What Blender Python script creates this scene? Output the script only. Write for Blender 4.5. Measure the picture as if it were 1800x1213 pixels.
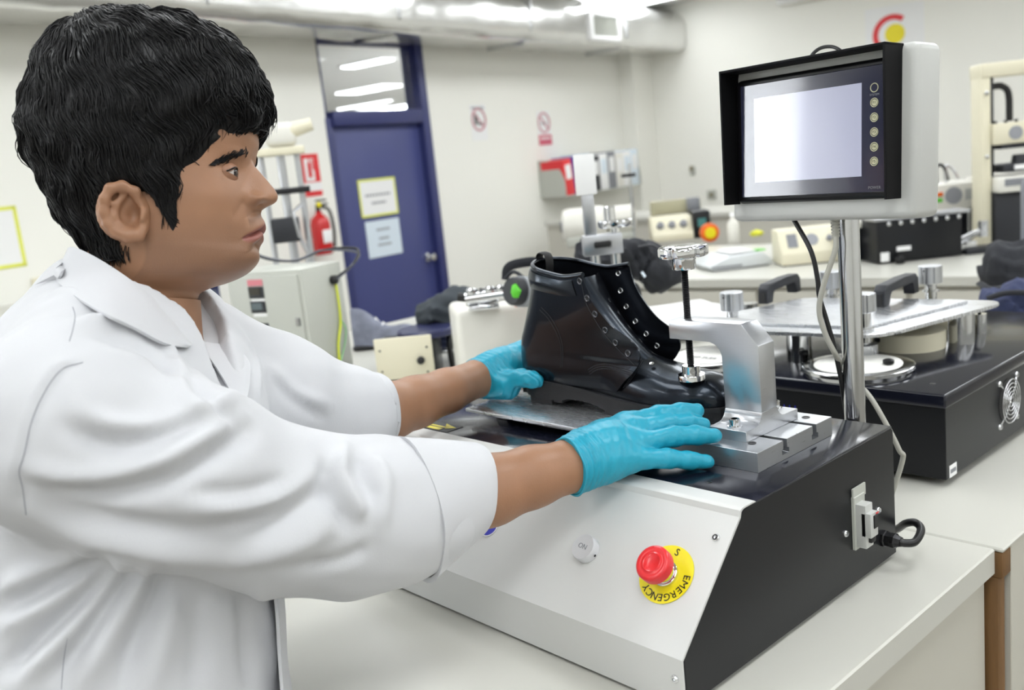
import bpy, bmesh, math, random
import numpy as np
from mathutils import Vector, Matrix
from mathutils.bvhtree import BVHTree

for _o in list(bpy.data.objects):
    bpy.data.objects.remove(_o)
SC = bpy.context.scene
COL = SC.collection
random.seed(4)
RNG = np.random.default_rng(4)

# ------------------------------------------------------------------ camera
F_PX, W_PX, H_PX = 1664.6, 1800.0, 1213.0
PITCH, ROLL, YAW = math.radians(10.75), math.radians(5.99), math.radians(48.2)
CAM = np.array([0.0, 0.0, 1.42])
Fh = np.array([-math.sin(YAW), math.cos(YAW), 0.0])
Rh = np.array([math.cos(YAW), math.sin(YAW), 0.0])
UP = np.array([0.0, 0.0, 1.0])
FWD = Fh * math.cos(PITCH) - UP * math.sin(PITCH)
_up0 = UP * math.cos(PITCH) + Fh * math.sin(PITCH)
RIGHT = math.cos(ROLL) * Rh - math.sin(ROLL) * _up0
DOWN = -math.sin(ROLL) * Rh - math.cos(ROLL) * _up0

cam_data = bpy.data.cameras.new('camera')
cam_data.sensor_fit = 'HORIZONTAL'
cam_data.sensor_width = 36.0
cam_data.lens = 36.0 * F_PX / W_PX
cam_data.clip_start, cam_data.clip_end = 0.05, 100.0
cam_data.dof.use_dof = True
cam_data.dof.focus_distance = 1.05
cam_data.dof.aperture_fstop = 5.6
cam = bpy.data.objects.new('camera', cam_data)
COL.objects.link(cam)
_m = Matrix.Identity(4)
for _i in range(3):
    _m[_i][0], _m[_i][1], _m[_i][2], _m[_i][3] = RIGHT[_i], -DOWN[_i], -FWD[_i], CAM[_i]
cam.matrix_world = _m
SC.camera = cam

# ------------------------------------------------------------------ world, exposure
world = bpy.data.worlds.new('world')
SC.world = world
world.use_nodes = True
world.node_tree.nodes['Background'].inputs[0].default_value = (0.95, 0.97, 1.0, 1.0)
world.node_tree.nodes['Background'].inputs[1].default_value = 8.0
SC.view_settings.view_transform = 'Standard'
SC.view_settings.look = 'None'
SC.view_settings.gamma = 1.0
SC.view_settings.use_curve_mapping = False
SC.view_settings.exposure = 0.42
LAMP_STRENGTH = 6.0

# ------------------------------------------------------------------ placing helpers: a ray of the calibrated camera met with a real plane
def ray(x, y):
    return (x - 900.0) / F_PX * RIGHT + (y - 606.5) / F_PX * DOWN + FWD
def onz(x, y, z):
    d = ray(x, y); return CAM + d * ((z - CAM[2]) / d[2])
def ony(x, y, Y):
    d = ray(x, y); return CAM + d * ((Y - CAM[1]) / d[1])
def onx(x, y, X):
    d = ray(x, y); return CAM + d * ((X - CAM[0]) / d[0])
def at(x, y, dep):
    return CAM + ray(x, y) * dep
# room frame: x along the back wall, y into that wall, z up
_wa = math.radians(37.7)
WD = Fh * math.cos(_wa) + Rh * math.sin(_wa)
RN = np.array([WD[1], -WD[0], 0.0])
ORI = at(660, 205, 7.1)
ROOM = Matrix(((WD[0], -RN[0], 0, ORI[0]), (WD[1], -RN[1], 0, ORI[1]), (0, 0, 1, 0), (0, 0, 0, 1)))
def room(v):
    return np.array([(v - ORI) @ WD, -((v - ORI) @ RN), v[2]])
def onback(x, y, b=0.0):            # room coords of the point b metres in front of the back wall
    d = ray(x, y); return room(CAM + d * (((ORI - CAM) @ RN + b) / (d @ RN)))
def onside(x, y, a):
    d = ray(x, y); return room(CAM + d * (((ORI - CAM) @ WD + a) / (d @ WD)))

# ------------------------------------------------------------------ materials
def lin(c):
    c = c / 255.0
    return c / 12.92 if c <= 0.04045 else ((c + 0.055) / 1.055) ** 2.4
def rgb(r, g, b):
    return (lin(r), lin(g), lin(b), 1.0)
MATS = {}
def mat(name, col, rough=0.5, metal=0.0, var=0.06, vscale=8.0, bump=0.0, bscale=200.0, coat=0.0, emit=0.0,
        trans=0.0, spec=0.5, stretch=None, sheen=0.0, sss=0.0, rvar=0.0, alpha=1.0):
    if name in MATS:
        return MATS[name]
    m = bpy.data.materials.new(name); m.use_nodes = True
    nt = m.node_tree; b = nt.nodes['Principled BSDF']
    tc = nt.nodes.new('ShaderNodeTexCoord'); src = tc.outputs['Object']
    if stretch:
        mp = nt.nodes.new('ShaderNodeMapping'); mp.inputs['Scale'].default_value = stretch
        nt.links.new(src, mp.inputs[0]); src = mp.outputs[0]
    nz = nt.nodes.new('ShaderNodeTexNoise'); nz.inputs['Scale'].default_value = vscale; nz.inputs['Detail'].default_value = 4
    nt.links.new(src, nz.inputs['Vector'])
    mx = nt.nodes.new('ShaderNodeMix'); mx.data_type = 'RGBA'
    c = tuple(col)
    mx.inputs[6].default_value = tuple(max(0, x * (1 - var)) for x in c[:3]) + (1,)
    mx.inputs[7].default_value = tuple(min(1, x * (1 + var)) for x in c[:3]) + (1,)
    nt.links.new(nz.outputs[0], mx.inputs[0]); nt.links.new(mx.outputs[2], b.inputs['Base Color'])
    b.inputs['Roughness'].default_value = rough; b.inputs['Metallic'].default_value = metal
    b.inputs['Specular IOR Level'].default_value = spec
    b.inputs['Coat Weight'].default_value = coat; b.inputs['Coat Roughness'].default_value = 0.06
    if sheen: b.inputs['Sheen Weight'].default_value = sheen
    if sss:
        b.inputs['Subsurface Weight'].default_value = sss
        b.inputs['Subsurface Radius'].default_value = (0.012, 0.005, 0.003); b.inputs['Subsurface Scale'].default_value = 0.6
    if trans: b.inputs['Transmission Weight'].default_value = trans
    if alpha < 1: b.inputs['Alpha'].default_value = alpha
    if emit:
        b.inputs['Emission Color'].default_value = c[:3] + (1,); b.inputs['Emission Strength'].default_value = emit
    if rvar:
        mr = nt.nodes.new('ShaderNodeMapRange'); mr.inputs[3].default_value = max(0, rough - rvar); mr.inputs[4].default_value = rough + rvar
        nt.links.new(nz.outputs[0], mr.inputs[0]); nt.links.new(mr.outputs[0], b.inputs['Roughness'])
    if bump:
        n2 = nt.nodes.new('ShaderNodeTexNoise'); n2.inputs['Scale'].default_value = bscale; n2.inputs['Detail'].default_value = 3
        nt.links.new(src, n2.inputs['Vector'])
        bp = nt.nodes.new('ShaderNodeBump'); bp.inputs['Strength'].default_value = bump; bp.inputs['Distance'].default_value = 0.002
        nt.links.new(n2.outputs[0], bp.inputs['Height']); nt.links.new(bp.outputs[0], b.inputs['Normal'])
    MATS[name] = m
    return m
M = {}
M['wall'] = mat('wall_paint', rgb(243, 242, 235), 0.6, var=0.015, vscale=1.5, bump=0.05, bscale=80)
M['ceil'] = mat('ceiling_paint', rgb(225, 225, 222), 0.7, var=0.02)
M['floor'] = mat('floor_vinyl', rgb(128, 124, 116), 0.35, var=0.06, vscale=3)
M['lamp'] = mat('lamp_diffuser', (0.95, 0.98, 1.0, 1), 0.5, emit=LAMP_STRENGTH, var=0.0)
M['lampframe'] = mat('lamp_frame', rgb(230, 230, 230), 0.4)
M['bench'] = mat('bench_laminate', rgb(200, 199, 191), 0.32, var=0.02, vscale=5, bump=0.03, bscale=600)
M['benchside'] = mat('bench_panel', rgb(196, 193, 182), 0.5, var=0.03, vscale=4)
M['wood'] = mat('worn_wood', rgb(112, 80, 44), 0.6, var=0.45, vscale=14, stretch=(6, 6, 0.7), bump=0.3, bscale=40)
M['white'] = mat('white_powder_coat', rgb(208, 208, 206), 0.38, var=0.015, bump=0.04, bscale=900)
M['whitebox'] = mat('white_enamel', rgb(228, 226, 218), 0.35, var=0.02)
M['cream'] = mat('cream_enamel', rgb(226, 220, 196), 0.4, var=0.03)
M['greybox'] = mat('grey_powder_coat', rgb(186, 188, 180), 0.45, var=0.02, bump=0.05, bscale=900)
M['mongrey'] = mat('monitor_grey_enamel', rgb(196, 197, 194), 0.35, var=0.02)
M['black'] = mat('black_powder_coat', rgb(24, 25, 28), 0.36, var=0.08, bump=0.05, bscale=1200, spec=0.3)
M['blacktop'] = mat('gloss_black_top', rgb(20, 22, 34), 0.16, var=0.1, bump=0.015, bscale=300, coat=0.2)
M['blackplastic'] = mat('black_plastic', rgb(16, 16, 18), 0.3, var=0.08, spec=0.35)
M['softblack'] = mat('charcoal_plastic', rgb(36, 38, 44), 0.5, var=0.08)
M['bezel'] = mat('glossy_navy_bezel', rgb(44, 46, 66), 0.14, var=0.06, coat=1.0)
M['alu'] = mat('brushed_aluminium', rgb(196, 198, 202), 0.30, 0.92, var=0.05, vscale=60, stretch=(1, 1, 14), rvar=0.06)
M['aluplate'] = mat('satin_aluminium_plate', rgb(215, 217, 221), 0.27, 0.88, var=0.04, vscale=30, stretch=(1, 10, 1), rvar=0.05)
M['steel'] = mat('polished_steel', rgb(205, 206, 208), 0.14, 1.0, var=0.06, vscale=40, stretch=(1, 1, 0.1))
M['chrome'] = mat('chrome', rgb(225, 226, 228), 0.07, 1.0, var=0.02)
M['darksteel'] = mat('blackened_steel', rgb(60, 60, 62), 0.3, 0.9, var=0.1)
M['foil'] = mat('foil_duct_wrap', rgb(226, 226, 224), 0.22, 0.85, var=0.06, vscale=6, bump=0.5, bscale=14, rvar=0.08)
M['navy'] = mat('navy_door_paint', rgb(70, 76, 128), 0.35, var=0.04, vscale=2)
M['navyframe'] = mat('navy_frame_paint', rgb(50, 56, 108), 0.35, var=0.05)
M['paper'] = mat('paper', rgb(240, 240, 240), 0.6, var=0.01)
M['bluepaper'] = mat('pale_blue_paper', rgb(218, 230, 240), 0.6, var=0.02)
M['yellow'] = mat('yellow_print', rgb(238, 222, 26), 0.4, var=0.03)
M['paleyellow'] = mat('lime_tape', rgb(226, 230, 96), 0.5, var=0.03)
M['red'] = mat('red_print', rgb(222, 48, 54), 0.4, var=0.04)
M['redplastic'] = mat('red_plastic', rgb(220, 38, 44), 0.28, var=0.04, coat=0.2)
M['redpaint'] = mat('red_gloss_paint', rgb(200, 26, 30), 0.22, var=0.04, coat=0.3)
M['ink'] = mat('black_ink', rgb(24, 24, 26), 0.5)
M['greyink'] = mat('grey_ink', rgb(130, 132, 138), 0.5)
M['blueink'] = mat('blue_print', rgb(48, 52, 170), 0.4)
M['green'] = mat('green_plastic', rgb(92, 200, 48), 0.4)
M['orange'] = mat('orange_plastic', rgb(236, 106, 24), 0.35)
M['glass'] = mat('clear_glass', (0.95, 0.97, 0.97, 1), 0.02, trans=1.0, var=0.0)
M['greyfabric'] = mat('grey_jacket_cloth', rgb(60, 66, 72), 0.85, var=0.2, vscale=20, bump=0.4, bscale=60)
M['darkfabric'] = mat('black_jacket_cloth', rgb(36, 38, 44), 0.8, var=0.2, vscale=20, bump=0.4, bscale=60)
M['navyfabric'] = mat('navy_cloth', rgb(44, 52, 86), 0.8, var=0.2, vscale=20, bump=0.4, bscale=60)
M['wire'] = mat('black_cable', rgb(18, 18, 20), 0.35)
M['greywire'] = mat('grey_cable', rgb(176, 175, 166), 0.4)

# ------------------------------------------------------------------ objects and meshes
ORG = {}
def tag(o, label=None, cat=None, group=None, kind=None):
    if label: o['label'] = label
    if cat: o['category'] = cat
    if group: o['group'] = group
    if kind: o['kind'] = kind
    return o
def thing(name, base, label, cat, group=None, kind=None):
    o = bpy.data.objects.new(name, None); COL.objects.link(o)
    o.location = tuple(float(v) for v in base); o.empty_display_size = 0.05
    ORG[o] = np.array(base, float)
    return tag(o, label, cat, group, kind)
def rthing(name, rbase, *a, **k):                   # the same with the base in room coordinates
    return thing(name, tuple(ROOM @ Vector(tuple(float(v) for v in rbase))), *a, **k)
def link_mesh(name, me, m, parent=None, smooth=35.0):
    """me holds world coordinates; shifted to the parent's (or its own) base"""
    n = len(me.vertices); co = np.empty(n * 3, np.float32); me.vertices.foreach_get('co', co); co = co.reshape(-1, 3)
    if parent is not None:
        org = ORG[parent]
    else:
        org = np.array([(co[:, 0].min() + co[:, 0].max()) / 2, (co[:, 1].min() + co[:, 1].max()) / 2, co[:, 2].min()], float)
    co = (co - org).astype(np.float32); me.vertices.foreach_set('co', co.ravel()); me.update()
    if m is not None:
        for mm in (m if isinstance(m, (list, tuple)) else [m]): me.materials.append(mm)
    if smooth:
        me.shade_smooth(); me.set_sharp_from_angle(angle=math.radians(smooth))
    o = bpy.data.objects.new(name, me); COL.objects.link(o)
    ORG[o] = org
    if parent is not None: o.parent = parent
    else: o.location = tuple(org)
    return o
class MB:
    def __init__(s, mtx=None):
        s.bm = bmesh.new(); s.mtx = mtx; s.mi = 0
    def _fin(s, verts, mtx=None):
        if mtx is not None: bmesh.ops.transform(s.bm, matrix=mtx, verts=verts)
        return verts
    def _mark(s, faces):
        if s.mi:
            for f in faces: f.material_index = s.mi
    def box(s, c, size, bevel=0.0, seg=2, rot=None, edges=None):
        r = bmesh.ops.create_cube(s.bm, size=1.0); vs = r['verts']
        bmesh.ops.scale(s.bm, vec=tuple(float(x) for x in size), verts=vs)
        fs = set(f for v in vs for f in v.link_faces)
        if bevel:
            es = [e for e in set(e for v in vs for e in v.link_edges) if edges is None or edges(e)]
            rr = bmesh.ops.bevel(s.bm, geom=es, offset=bevel, segments=seg, profile=0.5, affect='EDGES')
            vs = list(set(v for f in list(rr['faces']) + [f for f in fs if f.is_valid] for v in f.verts))
            # gather the connected island
            st = list(vs); seen = set(vs)
            while st:
                v = st.pop()
                for e in v.link_edges:
                    o = e.other_vert(v)
                    if o not in seen: seen.add(o); st.append(o)
            vs = list(seen)
        s._mark(set(f for v in vs for f in v.link_faces))
        m4 = Matrix.Translation(Vector(tuple(float(x) for x in c)))
        if rot is not None: m4 = m4 @ rot.to_4x4()
        bmesh.ops.transform(s.bm, matrix=m4, verts=vs)
        return s
    def bb(s, lo, hi, bevel=0.0, seg=2, edges=None):
        lo = np.array(lo, float); hi = np.array(hi, float)
        return s.box((lo + hi) / 2, hi - lo, bevel, seg, None, edges)
    def verts_faces(s, vs, fs):
        bv = [s.bm.verts.new(tuple(float(x) for x in v)) for v in vs]
        out = []
        for f in fs:
            try: out.append(s.bm.faces.new([bv[i] for i in f]))
            except ValueError: pass
        s._mark(out)
        return bv
    def prism(s, pts, axis, lo, hi, bevel=0.0, seg=2):
        """polygon pts (2-D, the two other axes in xyz order) extruded along axis from lo to hi"""
        def mk(p, t):
            q = [p[0], p[1]]; q.insert(axis, t); return q
        n = len(pts)
        vs = [mk(p, lo) for p in pts] + [mk(p, hi) for p in pts]
        fs = [list(range(n))[::-1], list(range(n, 2 * n))] + [[i, (i + 1) % n, n + (i + 1) % n, n + i] for i in range(n)]
        bv = s.verts_faces(vs, fs)
        if bevel:
            es = list(set(e for v in bv for e in v.link_edges))
            bmesh.ops.bevel(s.bm, geom=es, offset=bevel, segments=seg, profile=0.5, affect='EDGES')
        return s
    def cyl(s, p0, p1, r0, r1=None, n=24, cap=True):
        if r1 is None: r1 = r0
        return s.tube([p0, p1], [r0, r1], n, cap)
    def tube(s, path, r, n=10, cap=True, flat=None, up=(0.0, 0.0, 1.0)):
        path = [np.array(p, float) for p in path]
        rs = list(r) if hasattr(r, '__len__') else [r] * len(path)
        rings = []; prev = None
        for i, p in enumerate(path):
            t = path[min(i + 1, len(path) - 1)] - path[max(i - 1, 0)]
            L = np.linalg.norm(t); t = t / L if L > 1e-12 else np.array([0, 0, 1.0])
            if prev is None:
                a = np.array(up, float)
                if abs(a @ t) > 0.95: a = np.array([1.0, 0, 0])
            else: a = prev
            u = a - (a @ t) * t; u /= np.linalg.norm(u); prev = u; w = np.cross(t, u)
            k = flat if flat else 1.0
            rings.append([s.bm.verts.new(tuple(p + rs[i] * (math.cos(2 * math.pi * j / n) * u * k + math.sin(2 * math.pi * j / n) * w))) for j in range(n)])
        out = []
        for a, b in zip(rings[:-1], rings[1:]):
            for j in range(n):
                out.append(s.bm.faces.new((a[j], a[(j + 1) % n], b[(j + 1) % n], b[j])))
        if cap:
            out.append(s.bm.faces.new(rings[0][::-1])); out.append(s.bm.faces.new(rings[-1]))
        s._mark(out)
        return s
    def lathe(s, prof, org, axis=(0, 0, 1), n=32, wob=None):
        """prof: list of (radius, height)"""
        ax = np.array(axis, float); ax /= np.linalg.norm(ax)
        a = np.array([0, 0, 1.0]) if abs(ax[2]) < 0.9 else np.array([1.0, 0, 0])
        u = a - (a @ ax) * ax; u /= np.linalg.norm(u); w = np.cross(ax, u); org = np.array(org, float)
        rings = []
        for (r, h) in prof:
            rings.append([s.bm.verts.new(tuple(org + ax * h + r * (wob(j / n) if wob else 1.0) * (math.cos(2 * math.pi * j / n) * u + math.sin(2 * math.pi * j / n) * w))) for j in range(n)])
        out = []
        for a_, b_ in zip(rings[:-1], rings[1:]):
            for j in range(n):
                out.append(s.bm.faces.new((a_[j], a_[(j + 1) % n], b_[(j + 1) % n], b_[j])))
        out.append(s.bm.faces.new(rings[0][::-1])); out.append(s.bm.faces.new(rings[-1]))
        s._mark(out)
        return s
    def sphere(s, c, r, scale=(1, 1, 1), n=16):
        rr = bmesh.ops.create_uvsphere(s.bm, u_segments=n, v_segments=max(6, n // 2), radius=1.0)
        vs = rr['verts']; sc = np.array(scale, float) * r
        bmesh.ops.scale(s.bm, vec=tuple(float(x) for x in sc), verts=vs); bmesh.ops.translate(s.bm, vec=tuple(float(x) for x in c), verts=vs)
        s._mark(set(f for v in vs for f in v.link_faces))
        return s
    def grid(s, P, thick=0.0, closed=False):
        """P: (n, m, 3) array of points -> quads"""
        n, m_ = P.shape[:2]
        bv = [[s.bm.verts.new(tuple(float(x) for x in P[i, j])) for j in range(m_)] for i in range(n)]
        out = []
        for i in range(n - 1):
            for j in range(m_ if closed else m_ - 1):
                out.append(s.bm.faces.new((bv[i][j], bv[i][(j + 1) % m_], bv[i + 1][(j + 1) % m_], bv[i + 1][j])))
        if thick:
            bmesh.ops.recalc_face_normals(s.bm, faces=out)
            bmesh.ops.solidify(s.bm, geom=out, thickness=thick)
        s._mark(out)
        return s
    def build(s, name, m, parent=None, smooth=35.0, recalc=True):
        if recalc: bmesh.ops.recalc_face_normals(s.bm, faces=s.bm.faces)
        if s.mtx is not None: bmesh.ops.transform(s.bm, matrix=s.mtx, verts=s.bm.verts)
        me = bpy.data.meshes.new(name); s.bm.to_mesh(me); s.bm.free()
        return link_mesh(name, me, m, parent, smooth)
def text_mesh(name, txt, size, mtx, m, parent, ext=0.0003, align='CENTER'):
    cu = bpy.data.curves.new(name, 'FONT'); cu.body = txt; cu.size = size; cu.align_x = align; cu.align_y = 'CENTER'; cu.extrude = ext
    cu.resolution_u = 3
    o = bpy.data.objects.new(name, cu); COL.objects.link(o)
    dg = bpy.context.evaluated_depsgraph_get()
    me = bpy.data.meshes.new_from_object(o.evaluated_get(dg)); bpy.data.objects.remove(o); bpy.data.curves.remove(cu)
    me.transform(mtx)
    return link_mesh(name, me, m, parent, 0)
def frame(org, ex, ey):
    """4x4 matrix with local x along ex, local y along ey, z = ex x ey"""
    ex = np.array(ex, float); ex /= np.linalg.norm(ex); ey = np.array(ey, float); ey -= (ey @ ex) * ex; ey /= np.linalg.norm(ey); ez = np.cross(ex, ey)
    return Matrix(((ex[0], ey[0], ez[0], org[0]), (ex[1], ey[1], ez[1], org[1]), (ex[2], ey[2], ez[2], org[2]), (0, 0, 0, 1)))
def catmull(pts, n):
    pts = [np.array(p, float) for p in pts]; P = [2 * pts[0] - pts[1]] + pts + [2 * pts[-1] - pts[-2]]; out = []
    for i in range(1, len(P) - 2):
        for k in range(n):
            t = k / n; a, b, c, d = P[i - 1], P[i], P[i + 1], P[i + 2]
            out.append(0.5 * ((2 * b) + (-a + c) * t + (2 * a - 5 * b + 4 * c - d) * t * t + (-a + 3 * b - 3 * c + d) * t ** 3))
    out.append(pts[-1]); return out
def copy_tree(o, parent=None):
    c = o.copy(); COL.objects.link(c); c.parent = parent; ORG[c] = ORG[o]
    for ch in o.children: copy_tree(ch, c)
    return c
# ================================================================== the room
ZF, ZC = -0.20, 2.86
AC = onback(1128, 200)[0]
DL, DR = -0.50, 0.575                      # door opening
ZT0, ZT1 = 1.875, 2.42                     # transom
BW0, BW1 = -7.78, -6.3                    # unseen window added in the back wall, placed to reflect in the screen
def struct(o): return tag(o, kind='structure')
b = MB(ROOM); b.bb((-9, -10.5, ZF - 0.1), (AC + 0.2, 0.2, ZF)); struct(b.build('floor', M['floor']))
b = MB(ROOM); b.bb((-9, -10.5, ZC), (AC + 0.2, 0.2, ZC + 0.1)); struct(b.build('ceiling', M['ceil']))
b = MB(ROOM)
b.bb((-9, 0, ZF), (BW0, 0.14, ZC)); b.bb((BW0, 0, ZF), (BW1, 0.14, 1.0)); b.bb((BW0, 0, 2.5), (BW1, 0.14, ZC)); b.bb((BW1, 0, ZF), (DL, 0.14, ZC)); b.bb((DR, 0, ZF), (AC + 0.14, 0.14, ZC)); b.bb((DL, 0, ZT1), (DR, 0.14, ZC))
struct(b.build('wall_back', M['wall']))
b = MB(ROOM); b.bb((AC, -10.5, ZF), (AC + 0.14, 0, ZC)); struct(b.build('wall_right', M['wall']))
colA = onback(1065, 200, 0.0)[0]
b = MB(ROOM); b.bb((AC - 0.42, -0.16, ZF), (AC, 0, ZC)); struct(b.build('trim_1', M['wall']))
b = MB(ROOM); b.bb((-9, -0.015, ZF), (DL - 0.08, 0, ZF + 0.1), 0.004); struct(b.build('baseboard_back', M['wall']))
b = MB(ROOM); b.bb((AC - 0.015, -10.5, ZF), (AC, -0.16, ZF + 0.1), 0.004); struct(b.build('baseboard_right', M['wall']))
# ceiling lamps: one light fitting per grid place, a frame and a diffuser
def lamp_at(a, y):
    t = rthing('ceiling_light', (a, y, ZC - 0.03), 'white rectangular ceiling light panel flush with the ceiling', 'ceiling light', 'ceiling light panels in rows')
    b = MB(ROOM)
    for sx in (-1, 1): b.bb((a + sx * 0.62 - 0.02, y - 0.32, ZC - 0.03), (a + sx * 0.62 + 0.02, y + 0.32, ZC + 0.002), 0.004)
    for sy in (-1, 1): b.bb((a - 0.62, y + sy * 0.31 - 0.015, ZC - 0.03), (a + 0.62, y + sy * 0.31 + 0.015, ZC + 0.002), 0.004)
    b.build('frame', M['lampframe'], t)
    b = MB(ROOM); b.bb((a - 0.60, y - 0.30, ZC - 0.02), (a + 0.60, y + 0.30, ZC - 0.012)); b.build('diffuser', M['lamp'], t)
# near walls
AL, YN = -9.0, -10.5
b = MB(ROOM); b.bb((AL - 0.14, YN, ZF), (AL, 0.14, ZC)); struct(b.build('wall_left', M['wall']))
b = MB(ROOM); b.bb((AL - 0.14, YN - 0.14, ZF), (AC + 0.14, YN, ZC)); struct(b.build('wall_front', M['wall']))
w_ = struct(rthing('added_window_1', ((BW0 + BW1) / 2, 0.05, 1.0), 'unseen white framed window added in the back wall to reflect in the screen', 'window'))
b = MB(ROOM)
for xx in (BW0, BW1): b.bb((xx - 0.03, 0.02, 1.0), (xx + 0.03, 0.09, 2.5), 0.004)
for zz in (1.0, 2.5): b.bb((BW0, 0.02, zz - 0.03), (BW1, 0.09, zz + 0.03), 0.004)
b.build('window_frame', M['lampframe'], w_)
b = MB(ROOM); b.bb((BW0 + 0.03, 0.05, 1.03), (BW1 - 0.03, 0.054, 2.47)); b.build('pane', M['glass'], w_)
for a in (-7.4, -5.5, -3.6, -1.7, 0.2, 2.1):
    for y in (-1.5, -3.4, -5.3, -7.2, -9.1):
        lamp_at(a, y)
_l = room(onz(1187, 0, ZC)); lamp_at(_l[0] - 0.85, _l[1] + 0.0)
# fitting seen edge-on at the top of the right wall
_p = onside(1420, 2, AC)
t = rthing('wall_fitting', (AC, _p[1], _p[2]), 'long pale fitting high on the right wall above the monitor', 'light fitting')
b = MB(ROOM); b.bb((AC - 0.10, _p[1] - 0.28, _p[2] + 0.0), (AC + 0.004, _p[1] + 0.28, _p[2] + 0.12), 0.03, 3); b.build('housing', M['lampframe'], t)
b = MB(ROOM); b.bb((AC - 0.085, _p[1] - 0.24, _p[2] - 0.012), (AC - 0.01, _p[1] + 0.24, _p[2] + 0.004), 0.004); b.build('diffuser', M['whitebox'], t)
# the room behind the transom: its ceiling, the lamps in view and unseen ones added for brightness
b = MB(ROOM); b.bb((-5.75, 0.2, ZC - 0.02), (12, 16, ZC + 0.08)); struct(b.build('ceiling', M['ceil']))
b = MB(ROOM); b.bb((-5.75, 16, ZF), (12, 16.1, ZC)); struct(b.build('wall_beyond', M['wall']))
b = MB(ROOM); b.bb((-5.8, 0.14, ZF), (-5.7, 16.1, ZC)); b.bb((12, 0.14, ZF), (12.1, 16.1, ZC)); struct(b.build('wall_beyond', M['wall']))
b = MB(ROOM); b.bb((-5.75, 0.2, ZF - 0.1), (12, 16, ZF)); struct(b.build('floor', M['floor']))
def beyond_lamp(a, y, la, ly):
    t = rthing('ceiling_light', (a, y, ZC - 0.04), 'ceiling light panel beyond the blue door; those out of view are added for brightness', 'ceiling light', 'lights of the room beyond')
    b = MB(ROOM); b.bb((a - la, y - ly, ZC - 0.05), (a + la, y + ly, ZC - 0.015), 0.01); b.build('diffuser', M['lamp'], t)
    b = MB(ROOM); b.bb((a - la - 0.03, y - ly - 0.03, ZC - 0.035), (a + la + 0.03, y + ly + 0.03, ZC - 0.012)); b.build('frame', M['lampframe'], t)
for (a_, y_) in ((-3.5, 2.0), (0.5, 2.0), (4.5, 2.0), (8.5, 2.0), (-3.5, 5.0), (8.5, 5.0), (9.5, 9.0), (-3.5, 9.0), (-3.5, 13.0), (9.5, 13.0)): beyond_lamp(a_, y_, 0.6, 0.3)  # unseen lamps added to brighten the room behind the transom
for (px0, px1, py) in ((590, 700, 106), (580, 715, 153), (590, 690, 181), (675, 735, 184)):
    q0 = room(onz(px0, py + 8, ZC)); q1 = room(onz(px1, py - 8, ZC)); c = (q0 + q1) / 2
    if c[1] > 0.5: beyond_lamp(c[0], c[1], abs(q1[0] - q0[0]) * 0.40, max(0.35, c[1] * 0.085))
# ------------------------------------------------------------------ the blue door with a transom window
d = rthing('door_1', ((DL + DR) / 2, 0, ZF), 'navy blue door with two taped notices and a glazed panel above', 'door', kind='structure')
b = MB(ROOM)
b.bb((DR - 0.075, -0.03, ZF), (DR + 0.01, 0.14, ZT1), 0.006); b.bb((DL - 0.01, -0.01, ZF), (DL + 0.05, 0.14, ZT0), 0.006); b.bb((DL - 0.005, 0.0, ZT0), (DL + 0.02, 0.14, ZT1), 0.004)
b.bb((DL + 0.05, -0.03, ZT0 - 0.06), (DR - 0.075, 0.12, ZT0 + 0.045), 0.006); b.bb((DL + 0.02, 0.0, ZT1 - 0.02), (DR - 0.075, 0.14, ZT1), 0.004)
b.build('frame', M['navyframe'], d)
b = MB(ROOM); b.bb((DL + 0.05, 0.03, ZF + 0.01), (DR - 0.075, 0.075, ZT0 - 0.062), 0.003); b.build('leaf', M['navy'], d)
b = MB(ROOM); b.bb((DL + 0.015, 0.06, ZT0 + 0.04), (DR - 0.075, 0.066, ZT1 - 0.05)); b.build('pane', M['glass'], d)
k = onback(757, 451, -0.02)
b = MB(ROOM); b.lathe([(0.002, 0), (0.035, 0.0), (0.035, 0.008), (0.013, 0.012), (0.013, 0.035), (0.028, 0.045), (0.033, 0.06), (0.026, 0.075), (0.004, 0.08)], (k[0] - 0.03, 0.03, k[2]), (0, -1, 0), 20); b.build('knob', M['chrome'], d)
def sheet(name, p0, p1, y, m, label, cat, thick=0.002, border=None, bw=0.012, lines=0):
    """flat sheet on a wall facing -y in room coords, from corner p0 to p1 (x,z)"""
    t = rthing(name, ((p0[0] + p1[0]) / 2, y, min(p0[1], p1[1])), label, cat)
    x0, x1 = sorted((p0[0], p1[0])); z0, z1 = sorted((p0[1], p1[1]))
    b = MB(ROOM); b.bb((x0, y - thick, z0), (x1, y, z1)); b.build('sheet', m, t)
    if border:
        b = MB(ROOM)
        b.bb((x0 - 0.004, y - thick - 0.001, z0 - 0.004), (x0 + bw, y, z1 + 0.004)); b.bb((x1 - bw, y - thick - 0.001, z0 - 0.004), (x1 + 0.004, y, z1 + 0.004))
        b.bb((x0, y - thick - 0.001, z0 - 0.004), (x1, y, z0 + bw)); b.bb((x0, y - thick - 0.001, z1 - bw), (x1, y, z1 + 0.004)); b.build('tape_border', border, t)
    return t, x0, x1, z0, z1
p, q = onback(628, 318, -0.03), onback(700, 376, -0.03)
t, x0, x1, z0, z1 = sheet('notice', (p[0], p[2]), (q[0], q[2] + .01), 0.029, M['paper'], 'white notice edged in lime tape, upper of two on blue door', 'notice', border=M['paleyellow'])
def grey_lines(t, x0, x1, zs, y, h=0.016, m='greyink'):
    for (z, f0, f1) in zs:
        b = MB(ROOM); n = 9; w = (x1 - x0) * (f1 - f0) / n
        for i in range(n): b.bb((x0 + (x1 - x0) * f0 + i * w, y - 0.0008, z - h / 2), (x0 + (x1 - x0) * f0 + (i + 0.7) * w, y, z + h / 2))
        b.build('print_line', M[m], t)
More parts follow.
